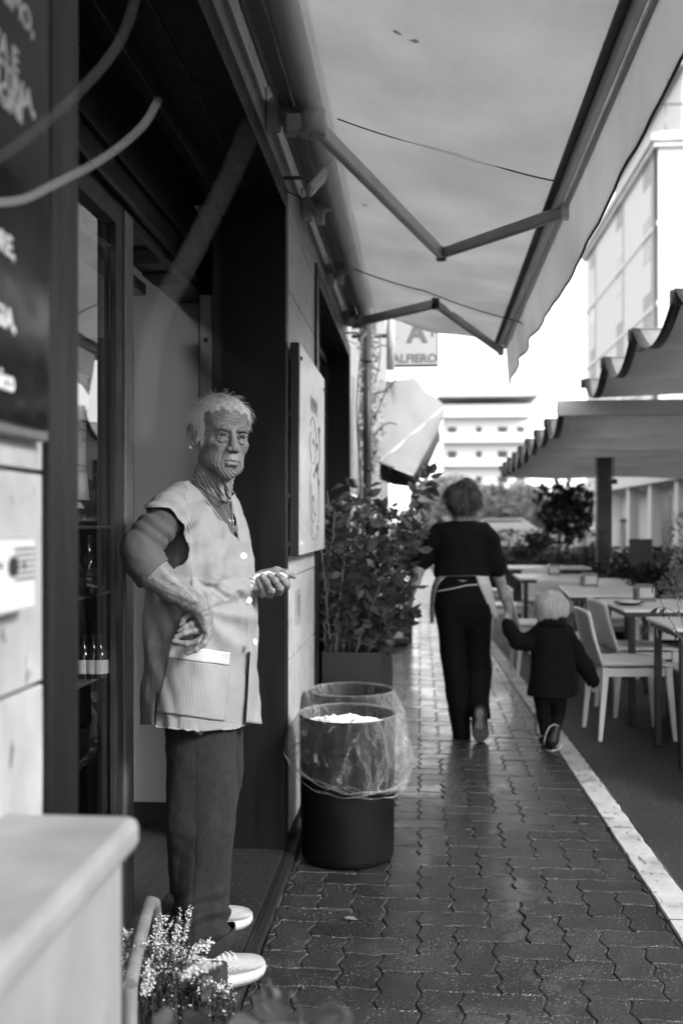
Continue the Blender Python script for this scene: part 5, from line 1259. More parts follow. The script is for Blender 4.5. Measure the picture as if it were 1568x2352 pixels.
    d = dseg(q[:, 0], q[:, 2], [(-.022, -.0722), (-.010, -.0722), (.010, -.0722), (.022, -.0722)]); pig_shade *= 1-.22*np.exp(-(d/.0065)**2)*(q[:, 1] < -.07); pig_shade *= 1-.55*np.exp(-((q[:, 2]+.0708)/.0009)**2)*(np.abs(q[:, 0]) < .024)*(q[:, 1] < -.07)
    V = V+Nn*disp[:, None]
    hl = hairline(q); hl = np.where(np.abs(q[:, 0]) > .0765, -1, hl)
    pig_shade = np.where(hl > 0, pig_shade*(1-.1*np.clip(hl/.01, 0, 1)), pig_shade)
    return V, Fq, pig_shade, q, Nn, hl
def hairline(q):
    """>0 on the scalp"""
    x, y, z = q[:, 0], q[:, 1], q[:, 2]; ax = np.abs(x)
    front = z-.0035*np.sin(x*190)-.003*np.sin(x*420+1)-(.080-.30*np.clip(ax-.035, 0, 1)*2.0)                # forehead limit (y < -.02)
    side = (y+.030)*.9+(z-.030)*.55-.012                           # behind the temple
    back = z+.062
    f = np.where(y < -.028, np.minimum(front, 1), np.minimum(np.maximum(side, front), back))
    ear = np.hypot((y-.014)/.022, (z+.002)/.030)-1.0; f = np.where((ax > .055), np.minimum(f, ear*.02+.0), f)
    sb = np.where((ax > .05) & (y > -.030) & (y < -.002) & (z > -.020) & (z < .04), .004, -1); return np.maximum(f, sb)
hV, hF, hpig_shade, hq, hN, hhl = build_head_arms()
# ---- arms and hands
def build_arms():
    g = SG(P_(280, 1520, 0)+[0, -.34, 0], P_(500, 1230, 0)+[.04, -.06, 0], .0020)
    K = lambda u, v, dy, r: (P_(u, v, dy), r)
    g.chain([K(318, 1275, -.22, .046), K(352, 1315, -.235, .045), K(395, 1350, -.235, .039), K(430, 1375, -.232, .031), K(452, 1390, -.228, .0255), K(464, 1402, -.222, .0245)], .012)
    for (a, b) in (((335, 1320, -.262), (440, 1378, -.262)), ((372, 1312, -.268), (452, 1380, -.255))): g.chain([K(*a, .012), K(*b, .006)], .012)
    # hand bent at the wrist; fingers curl back under against the hip
    g.chain([K(460, 1396, -.226, .0235), K(470, 1424, -.222, .0215), K(474, 1452, -.222, .0165)], .010); g.chain([K(455, 1402, -.205, .022), K(462, 1430, -.198, .021), K(466, 1450, -.200, .016)], .012); g.chain([K(450, 1398, -.19, .018), K(450, 1425, -.182, .019)], .012)
    fg = [[K(474, 1456, -.228, .0118), K(455, 1474, -.240, .0098), K(428, 1479, -.246, .0088), K(399, 1473, -.246, .0076)],
          [K(468, 1448, -.214, .0115), K(447, 1449, -.226, .0100), K(424, 1454, -.238, .0090), K(404, 1464, -.242, .0078)],
          [K(458, 1430, -.205, .0110), K(440, 1433, -.222, .0098), K(424, 1441, -.228, .0088), K(412, 1450, -.230, .0078)],
          [K(448, 1408, -.200, .0110), K(432, 1413, -.212, .0100), K(421, 1424, -.220, .0092), K(415, 1436, -.222, .0080)],
          [K(478, 1460, -.236, .0112), K(468, 1478, -.246, .0092), K(450, 1492, -.250, .0084), K(431, 1501, -.250, .0072)]]
    for f in fg: g.chain([(p, r*.93) for p, r in f], .0022)
    for f in fg:
        for (p, r) in f[1:3]: g.ell(p, (r*1.08,)*3, .003)
    for q in ((476, 1452, -.235), (470, 1443, -.236)): g.ell(P_(*q), (.0095,)*3, .006)
    for a, b in (((458, 1398, -.247), (473, 1440, -.240)), ((466, 1402, -.243), (480, 1446, -.234))): g.chain([K(*a, .004), K(*b, .0042)], .004)
    V, Fq = g.mesh(); V = relax(V, Fq, 1, .4); Nn = vnormals(V, Fq); u, v = proj(V)
    vein = np.exp(-(dseg(u, v, [(350, 1325), (375, 1345), (405, 1358), (430, 1380), (452, 1402)])/2.0)**2)+np.exp(-(dseg(u, v, [(372, 1322), (400, 1340), (425, 1352), (447, 1378), (470, 1420)])/1.8)**2)+np.exp(-(dseg(u, v, [(360, 1350), (392, 1362), (418, 1375)])/1.8)**2)
    wr = np.sin((u*.55+v*.9)*.42+2*vn(V, 30))*np.exp(-((v-1400)/16)**2); pig_shade = 1-.10*(wr < -.3)  # wrist creases get their shade in the colour too
    V = V+Nn*(.0005*vein*(v < 1450)+.0007*wr+.0005*vn(V, 90)+.0004*vn(V, 220))[:, None]
    # nails
    for (a, b, c) in ((399, 1473, -.246), (404, 1464, -.242), (431, 1501, -.25)):
        t = P_(a, b, c); d = np.linalg.norm(V-t, axis=1); pig_shade = np.where((d < .0095) & (Nn[:, 2] < -.2), 1.25, pig_shade)
    g2 = SG(P_(485, 1400, 0)+[0, -.08, 0], P_(690, 1285, 0)+[0, .14, 0], .0017)
    K2 = K
    g2.chain([K(492, 1338, .13, .036), K(560, 1345, .06, .029), K(585, 1344, .035, .027)], .01)
    g2.chain([K(588, 1338, .035, .026), K(620, 1335, .032, .026), K(648, 1330, .028, .021)], .012); g2.chain([K(590, 1352, .022, .020), K(618, 1358, .018, .018), K(645, 1350, .018, .016)], .012)
    f2 = [[K(603, 1366, .020, .0115), K(606, 1361, -.012, .0112), K(600, 1347, -.026, .0100), K(594, 1333, -.020, .0088)],
          [K(621, 1366, .018, .0118), K(624, 1356, -.020, .0115), K(613, 1339, -.034, .0102), K(603, 1324, -.024, .0090)],
          [K(641, 1360, .018, .0118), K(643, 1350, -.020, .0116), K(631, 1334, -.034, .0102), K(620, 1322, -.022, .0090)],
          [K(656, 1350, .020, .0115), K(659, 1342, -.016, .0112), K(648, 1330, -.028, .0100), K(638, 1322, -.016, .0088)]]
    for f in f2: g2.chain(f, .0028)
    g2.chain([K(598, 1322, .040, .016), K(635, 1312, .036, .0135), K(655, 1316, .026, .0105), K(676, 1324, .020, .0080)], .008)
    V2, F2 = g2.mesh(); V2 = relax(V2, F2, 1, .4); N2 = vnormals(V2, F2); u2, v2 = proj(V2); p2_ = np.ones(len(V2))
    for (a, b, c) in ((594, 1333, -.03), (603, 1325, -.034), (620, 1323, -.032), (638, 1323, -.026)):
        t = P_(a, b-1.5, c); d = np.linalg.norm(V2-t, axis=1); p2_ = np.where(d < .0060, 1.3, p2_); V2 = V2-N2*(.0006*np.exp(-((d-.0062)/.0010)**2))[:, None]
    p2_ *= 1-.25*np.exp(-(dseg(u2, v2, [(612, 1345), (600, 1328)])/1.0)**2)-.25*np.exp(-(dseg(u2, v2, [(632, 1346), (616, 1326)])/1.0)**2)-.25*np.exp(-(dseg(u2, v2, [(650, 1340), (634, 1325)])/1.0)**2)  # shade between the fingers painted as darker skin
    V2 = V2+N2*(.0007*vn(V2, 110)+.0005*vn(V2, 240))[:, None]
    return (V, Fq, pig_shade), (V2, F2, p2_)
(aV, aF, ap), (bV, bF, bp_) = build_arms()
# one continuous body mesh (legs and trunk are covered by the clothes)
g = SG(P_(400, 2120, 0)+[-.06, -.32, 0], P_(560, 1200, 0)+[.04, .28, .02], .008)
g.chain([(P_(478, 1290, .02), .085), (P_(465, 1400, 0), .105), (P_(465, 1560, 0), .115)], .04); g.chain([(P_(462, 1600, -.03), .055), (P_(462, 1850, -.09), .042), (P_(462, 2100, -.17), .034)], .03); g.chain([(P_(488, 1600, .08), .055), (P_(485, 1850, .12), .042), (P_(488, 2060, .16), .034)], .03)
g.chain([(P_(415, 1175, -.12), .04), (P_(325, 1265, -.215), .040)], .03); g.chain([(P_(498, 1185, .10), .028), (P_(498, 1330, .13), .032)], .03)
tV, tF = g.mesh(); n1, n2, n3 = len(hV), len(aV), len(bV)
BV = np.concatenate([hV, aV, bV, tV]); BF = np.concatenate([hF, aF+n1, bF+n1+n2, tF+n1+n2+n3]); bp4 = np.concatenate([hpig_shade, ap, bp_, np.ones(len(tV))])
mkobj('body', BV, BF, SKIN, pw, 'C', True, {'pig_shade': bp4})
# eyes
def m_eye():
    m = N('eye'); c = m.n('ShaderNodeTexCoord'); ln = m.attr('ir')
    return m.done(m.bsdf(m.ramp(ln, [(.0, .003), (.36, .004), (.44, .016), (.84, .012), (.92, .005), (.97, .10), (1, .12)]), .10, Specular_IOR_Level=.4))
EY = m_eye(); camC = np.array([0, 0, H])
for s in (-1, 1):
    c = TH.f((s*.031, -.0752, .0005)); r = .0126*1.055; look = camC-c; look = look/np.linalg.norm(look)+np.array([.04, 0, -.02]); look /= np.linalg.norm(look)
    b = MB().lathe([(max(.00001, r*math.sin(t)), -r*math.cos(t)) for t in np.linspace(.001, math.pi-.001, 40)], (0, 0, 0), 40, (False, False)); v, f, sm_ = b.arrays()
    a = np.degrees(np.arccos(np.clip((v/np.linalg.norm(v, axis=1, keepdims=True))@look, -1, 1))); ir = np.clip(a/35.0, 0, 1)
    mkobj('eye', v+c, f, EY, pw, 'C', True, {'ir': ir})
# hair: short strands combed from the crown
def build_hair():
    rs = np.random.default_rng(5); T = TH; q = hq; ok = (hhl > -.0035) & (q[:, 2] > -.075); idx = np.where(ok)[0]
    nrm = hN; pick = rs.choice(idx, 20000); mb = MB(); VV = []; FF = []; nn = 0; tone = []
    qn = nrm@T.R
    for i in pick:
        p = q[i]+rs.normal(0, .0006, 3); n = qn[i]; ax = abs(p[0])
        crown = np.array([-.006, .055, .105])
        d = p-crown; d = d-n*d.dot(n); d /= (np.linalg.norm(d)+1e-9)
        if p[1] < .02 and p[2] > .045: d = d+np.array([-.25 if p[0] < .02 else .3, -.55, -.05])
        if ax > .055: d = d+np.array([0, .25, -.75])
        clump = np.array([math.sin(p[0]*260+p[2]*90), math.sin(p[1]*230+1), math.sin(p[2]*240+p[0]*70)])*.30
        d = d+clump+rs.normal(0, .16, 3); d = d-n*d.dot(n)*.9; d /= (np.linalg.norm(d)+1e-9)
        top = np.clip((p[2]-.03)/.06, 0, 1); L = (.017+.014*top)*rs.uniform(.7, 1.25)
        if p[1] > .05 and p[2] < .05: L *= 1.1
        if p[1] < -.02: L *= .55; lift0 = .25
        lift = .22+.38*top+rs.normal(0, .11); stray = rs.random() < .035
        if stray: lift += .7; L *= 1.25
        if hhl[i] < .002: lift *= .6; L *= .7
        w = .00052*rs.uniform(.7, 1.3); pts = []
        g_ = np.array([0, 0, -1.0])
        for t in (0, .35, .7, 1.0):
            pts.append(p+L*(d*t+n*lift*(t-.62*t*t)+g_*.18*t*t))
        side = np.cross(d, n); side /= (np.linalg.norm(side)+1e-9); b0 = nn
        for k, t in enumerate((0, .35, .7, 1.0)):
            ww = w*(1.0, 1.0, .8, .15)[k]; VV += [pts[k]-side*ww, pts[k]+n*ww*.8, pts[k]+side*ww]
        for k in range(3):
            o = b0+k*3; FF += [(o, o+3, o+4, o+1), (o+1, o+4, o+5, o+2)]
        nn += 12; tn = .5+.42*math.sin(p[0]*330+p[2]*140)*math.sin(p[1]*300+p[2]*170+1)+rs.normal(0, .22); tone += [max(0, min(1, tn-.15+.25*k2)) for k2 in (-1.6, -.2, .8, 1.2) for _ in range(3)]
    V = T.c+(np.array(VV)*T.s)@T.R.T; return V, np.array(FF), tone
def m_hair(name, a, b, rough=.45):
    m = N(name); return m.done(m.bsdf(m.ramp(m.attr('tone'), [(0, a), (1, b)]), rough, Specular_IOR_Level=.5))
HV, HF, tone = build_hair()
mkobj('hair', HV, HF, m_hair('white_hair', .42, .97), pw, 'C', True, {'tone': tone})
# ear stud, necklace with a small cross
e = TH.f((-.0835, .008, -.037)); pearl = MB().lathe([(max(1e-5, .0042*math.sin(t)), -.0042*math.cos(t)) for t in np.linspace(.01, 3.13, 14)], e+[-.001, -.003, 0], 16); pearl.build('ear_stud', plain('pearl', .7, .15), pw, 'C')
nk = MB()
nk.tube([P_(u, v, d) for u, v, d in ((479, 1119, -.065), (488, 1130, -.070), (500, 1145, -.078), (512, 1168, -.088), (524, 1190, -.098), (536, 1208, -.104))], .0009, 5); nk.tube([P_(u, v, d) for u, v, d in ((530, 1150, -.050), (533, 1170, -.075), (535, 1190, -.092), (537, 1208, -.104))], .0009, 5)
nk.build('necklace', plain('silver_chain', .55, .25, .8), pw, 'C')
b = MB(); c = P_(538, 1214, -.108); b.box(tuple(c-[.0012, .001, .010]), tuple(c+[.0012, .001, .010])); b.box(tuple(c-[.006, .0011, -.003]), tuple(c+[.006, .0011, .0055])); b.build('pendant', plain('silver_pendant', .6, .2, .8), pw, 'C')

# ---- torso rows shared by shirt and tunic: (v, uc, half width px, dy, b)
def trow(v, ul, ur, dy, asp=.70):
    uc, hw = (ul+ur)/2, (ur-ul)/2; d = D0+dy; hwm = hw*d/F; sn, cs = math.sin(PHI), math.cos(PHI)
    b = hwm/math.sqrt((asp*sn)**2+cs**2); a = asp*b; p = P_(uc, v, dy); return (p[0], p[1], p[2], a, b, PHI)
ROWS = [trow(1104, 450, 516, .03, .9), trow(1118, 436, 528, .03, .75), trow(1135, 428, 533, .03, .68), trow(1160, 404, 545, .02, .66), trow(1195, 372, 557, .01, .66), trow(1245, 356, 568, 0, .68), trow(1290, 350, 578, 0, .72), trow(1348, 346, 582, 0, .74),
        trow(1443, 342, 585, 0, .76), trow(1500, 341, 583, 0, .76), trow(1584, 338, 579, 0, .76), trow(1680, 335, 573, 0, .76)]
def torso_coord(V):
    A = np.array(sorted(ROWS, key=lambda q: q[2])); x = V[:, 0]-np.interp(V[:, 2], A[:, 2], A[:, 0]); y = V[:, 1]-np.interp(V[:, 2], A[:, 2], A[:, 1])
    f = x*math.sin(PHI)-y*math.cos(PHI); g_ = x*math.cos(PHI)+y*math.sin(PHI); return np.arctan2(g_, f), f, g_     # 0 = front, negative = her right side (towards the viewer)
def build_shirt():
    g = SG(P_(280, 1360, 0)+[-.02, -.33, 0], P_(600, 1085, 0)+[0, .28, .0], .0028)
    sh = [(r[0], r[1], r[2], r[3]*.90-.008, r[4]*.80-.006, r[5]) for r in ROWS if r[2] > P_(0, 1380, 0)[2]]; g.loft(sh, .02)
    K = lambda u, v, dy, r: (P_(u, v, dy), r)
    g.chain([K(470, 1142, -.01, .040), K(428, 1158, -.09, .038), K(398, 1182, -.145, .040), K(368, 1208, -.180, .046), K(350, 1226, -.197, .050), K(322, 1262, -.222, .0500)], .015)
    g.chain([K(322, 1262, -.222, .0495), K(335, 1292, -.232, .0520), K(353, 1317, -.236, .0530)], .012)
    g.chain([K(498, 1155, .06, .030), K(498, 1180, .10, .032), K(498, 1240, .13, .034), K(498, 1320, .13, .040), K(540, 1342, .08, .036)], .03)
    V, Fq = g.mesh(); V = relax(V, Fq, 2, .5); Nn = vnormals(V, Fq); u, v = proj(V)
    arm = V[:, 1] < D0-.135
    # creases gathered at the bend of the elbow, running across the sleeve
    A_, B_ = P_(395, 1180, -.15), P_(322, 1262, -.222); ax_ = (B_-A_)/np.linalg.norm(B_-A_); t = (V-A_)@ax_
    al = vn(V, 14, 3)
    w = np.sin(t*190+al*3.2+(u-350)*.03)*np.exp(-((t-.045)/.075)**2); w2 = np.sin(dseg(u, v, [(392, 1262), (391, 1263)])*.52+al*2.2)*np.exp(-(np.hypot(u-392, v-1262)/48)**2)*(np.hypot(u-392, v-1262) > 10)
    V = V+Nn*(np.where(arm, .0032*w+.0060*w2+.0012*vn(V, 60), .001*vn(V, 30)))[:, None]
    cuffp = P_(353, 1317, -.236); fd = P_(395, 1350, -.235)-P_(335, 1292, -.232); fd /= np.linalg.norm(fd); past = (V-cuffp)@fd
    m = ~((past > .004) & (np.linalg.norm(V-cuffp, axis=1) < .09) & arm)
    # snap the cuff edge to a clean plane
    near = (past > -.004) & (past <= .004) & (np.linalg.norm(V-cuffp, axis=1) < .09) & arm; V[near] -= (past[near][:, None])*fd
    nl = v-np.interp(u, [425, 445, 480, 505, 532, 545], [1090, 1102, 1134, 1146, 1154, 1150]); m &= ~((nl < 0) & (u > 418) & (u < 560) & (v < 1160))
    V, Fq, _ = keep(V, Fq, m); return V, Fq
sV, sF = build_shirt()
KN = m_cloth('grey_knit_shirt', .075, .18, 380, .35, .8, .2); o = mkobj('shirt', sV, sF, KN, pw, 'C', True); q = o.modifiers.new('s', 'SOLIDIFY'); q.thickness = .003; q.offset = 1
MB().tube([P_(u, v, d) for u, v, d in ((446, 1104, -.055), (462, 1119, -.066), (480, 1135, -.072), (498, 1145, -.066), (515, 1151, -.055), (532, 1155, -.038))], .0022, 6).build('shirt_neckband', KN, pw, 'C')
SM = m_stripe('fine_striped_cotton'); 
def build_tunic():
    g = SG(P_(320, 1690, 0)+[0, -.27, -.09], P_(620, 1085, 0)+[0, .27, .0], .0034)
    g.loft([(r[0], r[1], r[2], r[3]*1.0, r[4]*1.0, r[5]) for r in ROWS]+[trow(1780, 333, 571, 0, .76)], .02); K = lambda u, v, dy, r: (P_(u, v, dy), r)
    g.chain([K(462, 1137, -.03, .052), K(428, 1150, -.090, .056), K(402, 1170, -.140, .060), K(378, 1198, -.170, .066), K(365, 1212, -.182, .068)], .022)
    g.chain([K(500, 1152, .07, .040), K(512, 1172, .11, .045), K(520, 1195, .13, .045)], .03)
    V, Fq = g.mesh(); V = relax(V, Fq, 4, .5); Nn = vnormals(V, Fq); u, v = proj(V); th, f_, g_ = torso_coord(V)
    # sleeve opening plane
    A_, B_ = P_(425, 1150, -.10), P_(365, 1212, -.175); ad = (B_-A_)/np.linalg.norm(B_-A_); sp = (V-P_(383, 1200, -.165))@ad
    slv = (V[:, 1] < D0-.10) & (v < 1262) & (u < 430)
    near = V[:, 1] < D0+np.interp(u, [340, 600], [.02, .03])
    m = v < 1683
    m &= ~(slv & (sp > .004) & (u < 424) & (v > 1165))
    sn = slv & (np.abs(sp) <= .004) & (u < 424) & (v > 1165); V[sn] -= sp[sn][:, None]*ad
    # arm hole seen below the sleeve
    hole = inpoly(u, v, [(392, 1222), (425, 1234), (434, 1262), (430, 1282), (418, 1296), (404, 1300), (392, 1310), (384, 1296), (376, 1262), (378, 1226)]) & near; m &= ~hole
    # V neck
    vn_ = inpoly(u, v, [(420, 1080), (438, 1106), (462, 1130), (486, 1158), (512, 1192), (533, 1216), (549, 1238), (545, 1205), (538, 1170), (531, 1140), (545, 1125), (560, 1080)]) & (V[:, 1] < D0+.075); m &= ~vn_
    nk_ = (v < 1112) & (np.hypot(V[:, 0]-P_(484, 0, 0)[0], V[:, 1]-D0-.02) < .075); m &= ~nk_
    # folds
    al = vn(V, 9, 7); skirt = np.clip((v-1430)/200, 0, 1); d = np.zeros(len(V))
    d += .0050*skirt*np.sin(th*5.2+.8*al+1.2)+.0038*vn(V*[1, 1, .35], 22)+.0020*vn(V*[1, 1, .6], 60)
    hx, hy = 470, 1400; rr = np.hypot(u-hx, (v-hy)); an = np.arctan2(v-hy, u-hx)
    d += np.where(near, .0085*np.sin(an*9+al*1.5)*np.exp(-((rr-95)/55)**2)*(u > 440), 0)
    d += np.where(near, -.0120*np.exp(-(dseg(u, v, [(520, 1372), (498, 1352), (478, 1347)])/7)**2)-.0060*np.exp(-(dseg(u, v, [(545, 1362), (560, 1376)])/6)**2)-.0060*np.exp(-(dseg(u, v, [(455, 1335), (478, 1352), (500, 1372)])/7)**2)+.0040*np.exp(-(dseg(u, v, [(500, 1335), (540, 1348), (565, 1362)])/9)**2), 0)
    d += np.where(near & (v > 1150) & (v < 1330), .0028*np.sin((u*.55+v)*.11+al*2), 0)+np.where(slv, .0030*np.sin(sp*150+al*3), 0)
    d += np.where(near & (u < 410) & (v > 1330), .0028*np.sin((u-.25*v)*.16+al), 0)
    V = V+Nn*d[:, None]
    # hem: snap to a slightly dipping line, side slit with the back panel a little shorter
    hemv = np.interp(u, [330, 352, 358, 466, 540, 575], [1664, 1664, 1670, 1681, 1674, 1662]); u, v = proj(V)
    m &= (v < hemv+6); lowv = (v > hemv-3) & (v < hemv+6); V[lowv, 2] = H-(hemv[lowv]-1200)*V[lowv, 1]/F
    slit = np.abs(u-np.interp(v, [1440, 1500, 1690], [372, 366, 352])) < np.interp(v, [1560, 1683], [-.5, 2.2]); m &= ~(slit & near & (v > 1570))
    fs = np.abs(u-np.interp(v, [1490, 1670], [582, 574])) < np.interp(v, [1490, 1670], [0, 2]); 
    sleeve_u = np.where(slv & (sp > -.07) & (u < 415), 1, 0); st = np.where(sleeve_u > 0, ((V-A_)@np.cross(ad, [0, 1, 0]))/.0040, th*.165/.0030)
    V2, F2, used = keep(V, Fq, m); return V2, F2, st[used]
TV, TFa, st = build_tunic()
o = mkobj('tunic', TV, TFa, SM, pw, 'C', True, {'st': st}); q = o.modifiers.new('s', 'SOLIDIFY'); q.thickness = .0022; q.offset = -1
from mathutils.bvhtree import BVHTree
def bvh_of(V, Fq): return BVHTree.FromPolygons([tuple(p) for p in V], [tuple(f) for f in Fq])
tb = bvh_of(TV, TFa)
def on_tunic(u, v, off=.003):
    d = CF(u, v, 1.0)-camC; d /= np.linalg.norm(d); h = tb.ray_cast(Vector(camC), Vector(d))
    if h[0] is None: p = P_(u, v, -.05); return p, np.array([0, -1.0, 0])
    n = np.array(h[1]); n = n if n.dot(d) < 0 else -n; return np.array(h[0])+n*off, n
def patch(poly, nu, nv, off, name, m, stripes=None, thick=.0016):
    """cloth patch bounded by four picture corners, laid on the tunic"""
    a, b, c, d = [np.array(q, float) for q in poly]; G = []; st_ = []
    for i in range(nv):
        t = i/(nv-1); row = []
        for j in range(nu):
            s = j/(nu-1); q = (1-t)*((1-s)*a+s*b)+t*((1-s)*d+s*c); p, _ = on_tunic(q[0], q[1], off); row.append(p)
            th = torso_coord(p[None])[0][0]; st_.append(th*.165/.0034+(.35 if stripes else 0))
        G.append(row)
    G = np.array(G)
    for _ in range(2):
        Q = G.copy(); Q[1:-1, 1:-1] = (G[:-2, 1:-1]+G[2:, 1:-1]+G[1:-1, :-2]+G[1:-1, 2:])/4; G = Q
    o = MB().grid(G, True).build(name, m, pw, 'C', {'st': st_}); q = o.modifiers.new('s', 'SOLIDIFY'); q.thickness = thick; return o
patch([(388, 1512), (526, 1530), (513, 1656), (360, 1634)], 34, 30, .0062, 'pocket', SM, True)
patch([(393, 1482), (526, 1497), (523, 1528), (388, 1511)], 34, 8, .0078, 'pocket_band', m_cloth('white_band_cotton', .46, .05, 500, .15), None, .002)
patch([(352, 1651), (572, 1649), (570, 1664), (350, 1670)], 60, 4, .0020, 'hem_band', SM, True) if False else None
# open front flap falling away below the third button
G = []
for i in range(26):
    t = i/25; v = 1494+(1660-1494)*t; uo = np.interp(v, [1494, 1560, 1620, 1658], [587, 594, 599, 601])+.8*math.sin(t*20); ui = np.interp(v, [1494, 1660], [576, 566]); row = []
    for j in range(8): s = j/7; row.append(P_(ui+(uo-ui)*s, v+4*s*t, -.055+.02*s+.07*s*(1-.2*t)+.006*math.sin(s*6+t*5)))
    G.append(row)
o = MB().grid(G, True).build('front_flap', SM, pw, 'C', {'st': [j*1.6 for i in range(26) for j in range(8)]}); o.modifiers.new('s', 'SOLIDIFY').thickness = .0022
# neckline facing, seams, buttons
NKL = [(438, 1107), (462, 1131), (486, 1159), (512, 1193), (533, 1217), (549, 1239), (545, 1206), (538, 1171), (532, 1144)]
b = MB(); b.tube([on_tunic(u-2.5, v+3, .001)[0] if k < 6 else on_tunic(u+1.5, v, .001)[0] for k, (u, v) in enumerate(NKL)], .0021, 6); b.build('neckline', m_cloth('tunic_edge', .33, .05), pw, 'C')
b = MB()
for path in ([(428, 1130), (424, 1165), (430, 1200), (436, 1240)], [(566, 1300), (568, 1360), (567, 1420), (566, 1480)], [(444, 1322), (500, 1320), (545, 1326)], [(360, 1640), (420, 1652), (500, 1660), (560, 1652)]): b.tube([on_tunic(u, v, .0004)[0] for u, v in [(np.interp(t, range(len(path)), [q[0] for q in path]), np.interp(t, range(len(path)), [q[1] for q in path])) for t in np.linspace(0, len(path)-1, 16)]], .0009, 4)
b.build('seam', m_cloth('seam_shadowless_thread', .30, .05), pw, 'C')
bm_ = plain('white_button', .78, .3, var=.03)
for (u, v, off) in ((557, 1278, 0), (569, 1378, 0), (584, 1475, .002)):
    p, n = on_tunic(u-(6 if u > 575 else 0), v, .0035); 
    if u > 575: p = P_(585, 1475, -.085); n = np.array([.93, -.36, .05])
    n = n/np.linalg.norm(n)
    if u < 575: n = n*.5+np.array([.1, -.86, .05]); n /= np.linalg.norm(n)
    r = .0102; bt = MB().tube([p-n*.0012, p+n*.0016], r, 24); bt.tube([p+n*.0017, p+n*.0026], [r*.98, r*.90], 24); bo = bt.build('button', bm_, pw, 'C')
    x = np.cross(n, [0, 0, 1]); x /= np.linalg.norm(x); z = np.cross(x, n); hb_ = MB()
    for a, c in ((-1, -1), (1, -1), (1, 1), (-1, 1)): q = p+x*a*.0024+z*c*.0024; hb_.tube([q+n*.0026, q+n*.0031], .0009, 6)
    hb_.build('button_hole', plain('button_thread', .12, .6), bo, 'C')
# ---- trousers
def build_trousers():
    g = SG(P_(360, 2215, 0)+[-.02, -.36, 0], P_(590, 1600, 0)+[.02, .32, 0], .0042)
    def row(u0, u1, v, d, bb): uc = (u0+u1)/2; p = CF(uc, v, d); return (p[0], p[1], p[2], (u1-u0)/2*d/F, bb, R(90))
    near = [row(378, 540, 1590, 2.95, .08), row(380, 540, 1680, 2.93, .085), row(382, 545, 1800, 2.88, .09), row(385, 540, 1900, 2.83, .085), row(390, 528, 2000, 2.81, .078), row(397, 519, 2087, 2.78, .070), row(410, 530, 2150, 2.765, .068), row(424, 545, 2215, 2.76, .068)]
    far = [row(420, 560, 1590, 3.04, .10), row(425, 558, 1700, 3.05, .095), row(425, 557, 1780, 3.06, .09), row(428, 541, 1860, 3.08, .08), row(430, 531, 1960, 3.10, .075), row(440, 527, 2060, 3.13, .065), row(450, 532, 2110, 3.15, .062)]
    g.loft(near, .02); g.loft(far, .02)
    V, Fq = g.mesh(); V = relax(V, Fq, 3, .5); Nn = vnormals(V, Fq); u, v = proj(V); nr = V[:, 1] < 2.945; al = vn(V*[1, 1, .6], 8, 5)
    d = .0040*vn(V*[1, 1, .5], 20, 2)+.0018*vn(V, 45)
    d += np.where(nr, .0095*np.exp(-((v-2115)/60)**2)*np.sin((v+.35*u)*.125+al*2.5), 0)+np.where(nr, .0045*np.sin((u+.12*v)*.075+al*1.5)*np.clip((v-1750)/200, 0, 1), 0)
    d += np.where(nr, -.0030*np.exp(-((u-np.interp(v, [1680, 1800, 1950, 2087, 2160], [449, 450, 451, 441, 442]))/1.6)**2), 0)
    V = V+Nn*d[:, None]; hem = np.where(nr, np.interp(u, [405, 432, 490, 545], [2190, 2196, 2200, 2160]), 2096); m = v < hem+5; lw = (v > hem-4) & (v < hem+5); V[lw, 2] = H-(hem[lw]-1200)*V[lw, 1]/F; m &= v > np.interp(u, [335, 352, 358, 466, 540, 575], [1660, 1662, 1666, 1678, 1671, 1659])
    return keep(V, Fq, m)[:2]
RV, RF = build_trousers()
TRM = m_cloth('dark_melange_fleece', .019, .30, 300, .5, .95, .8); o = mkobj('trousers', RV, RF, TRM, pw, 'C', True); q = o.modifiers.new('s', 'SOLIDIFY'); q.thickness = .004; q.offset = -1
trb = bvh_of(RV, RF)
# turned-up cuff
rings = []
for t in np.linspace(0, 1, 5):
    rg_ = []
    for k in range(40):
        a = 2*math.pi*k/40; c = CF(481, 2178-26*t, 2.765); x = c[0]+math.cos(a)*.0735*(1-.02*t); y = c[1]+math.sin(a)*.074; rg_.append((x, y, c[2]+.030*(x-c[0])/.073+.0015*math.sin(a*5)))
    rings.append(rg_)
o = MB().loft(rings, (False, False)).build('cuff', TRM, pw, 'C'); o.modifiers.new('s', 'SOLIDIFY').thickness = .004
sm_ = MB(); pts = []
for v in np.linspace(1684, 2150, 40):
    u = np.interp(v, [1680, 1800, 1950, 2087, 2160], [449, 450, 451, 441, 442]); d = CF(u, v, 1.0)-camC; d /= np.linalg.norm(d); h = trb.ray_cast(Vector(camC), Vector(d))
    if h[0]: pts.append(np.array(h[0])-d*.0006)
sm_.tube(pts, .0011, 4); sm_.build('trouser_seam', m_cloth('dark_seam', .012, .1), pw, 'C')
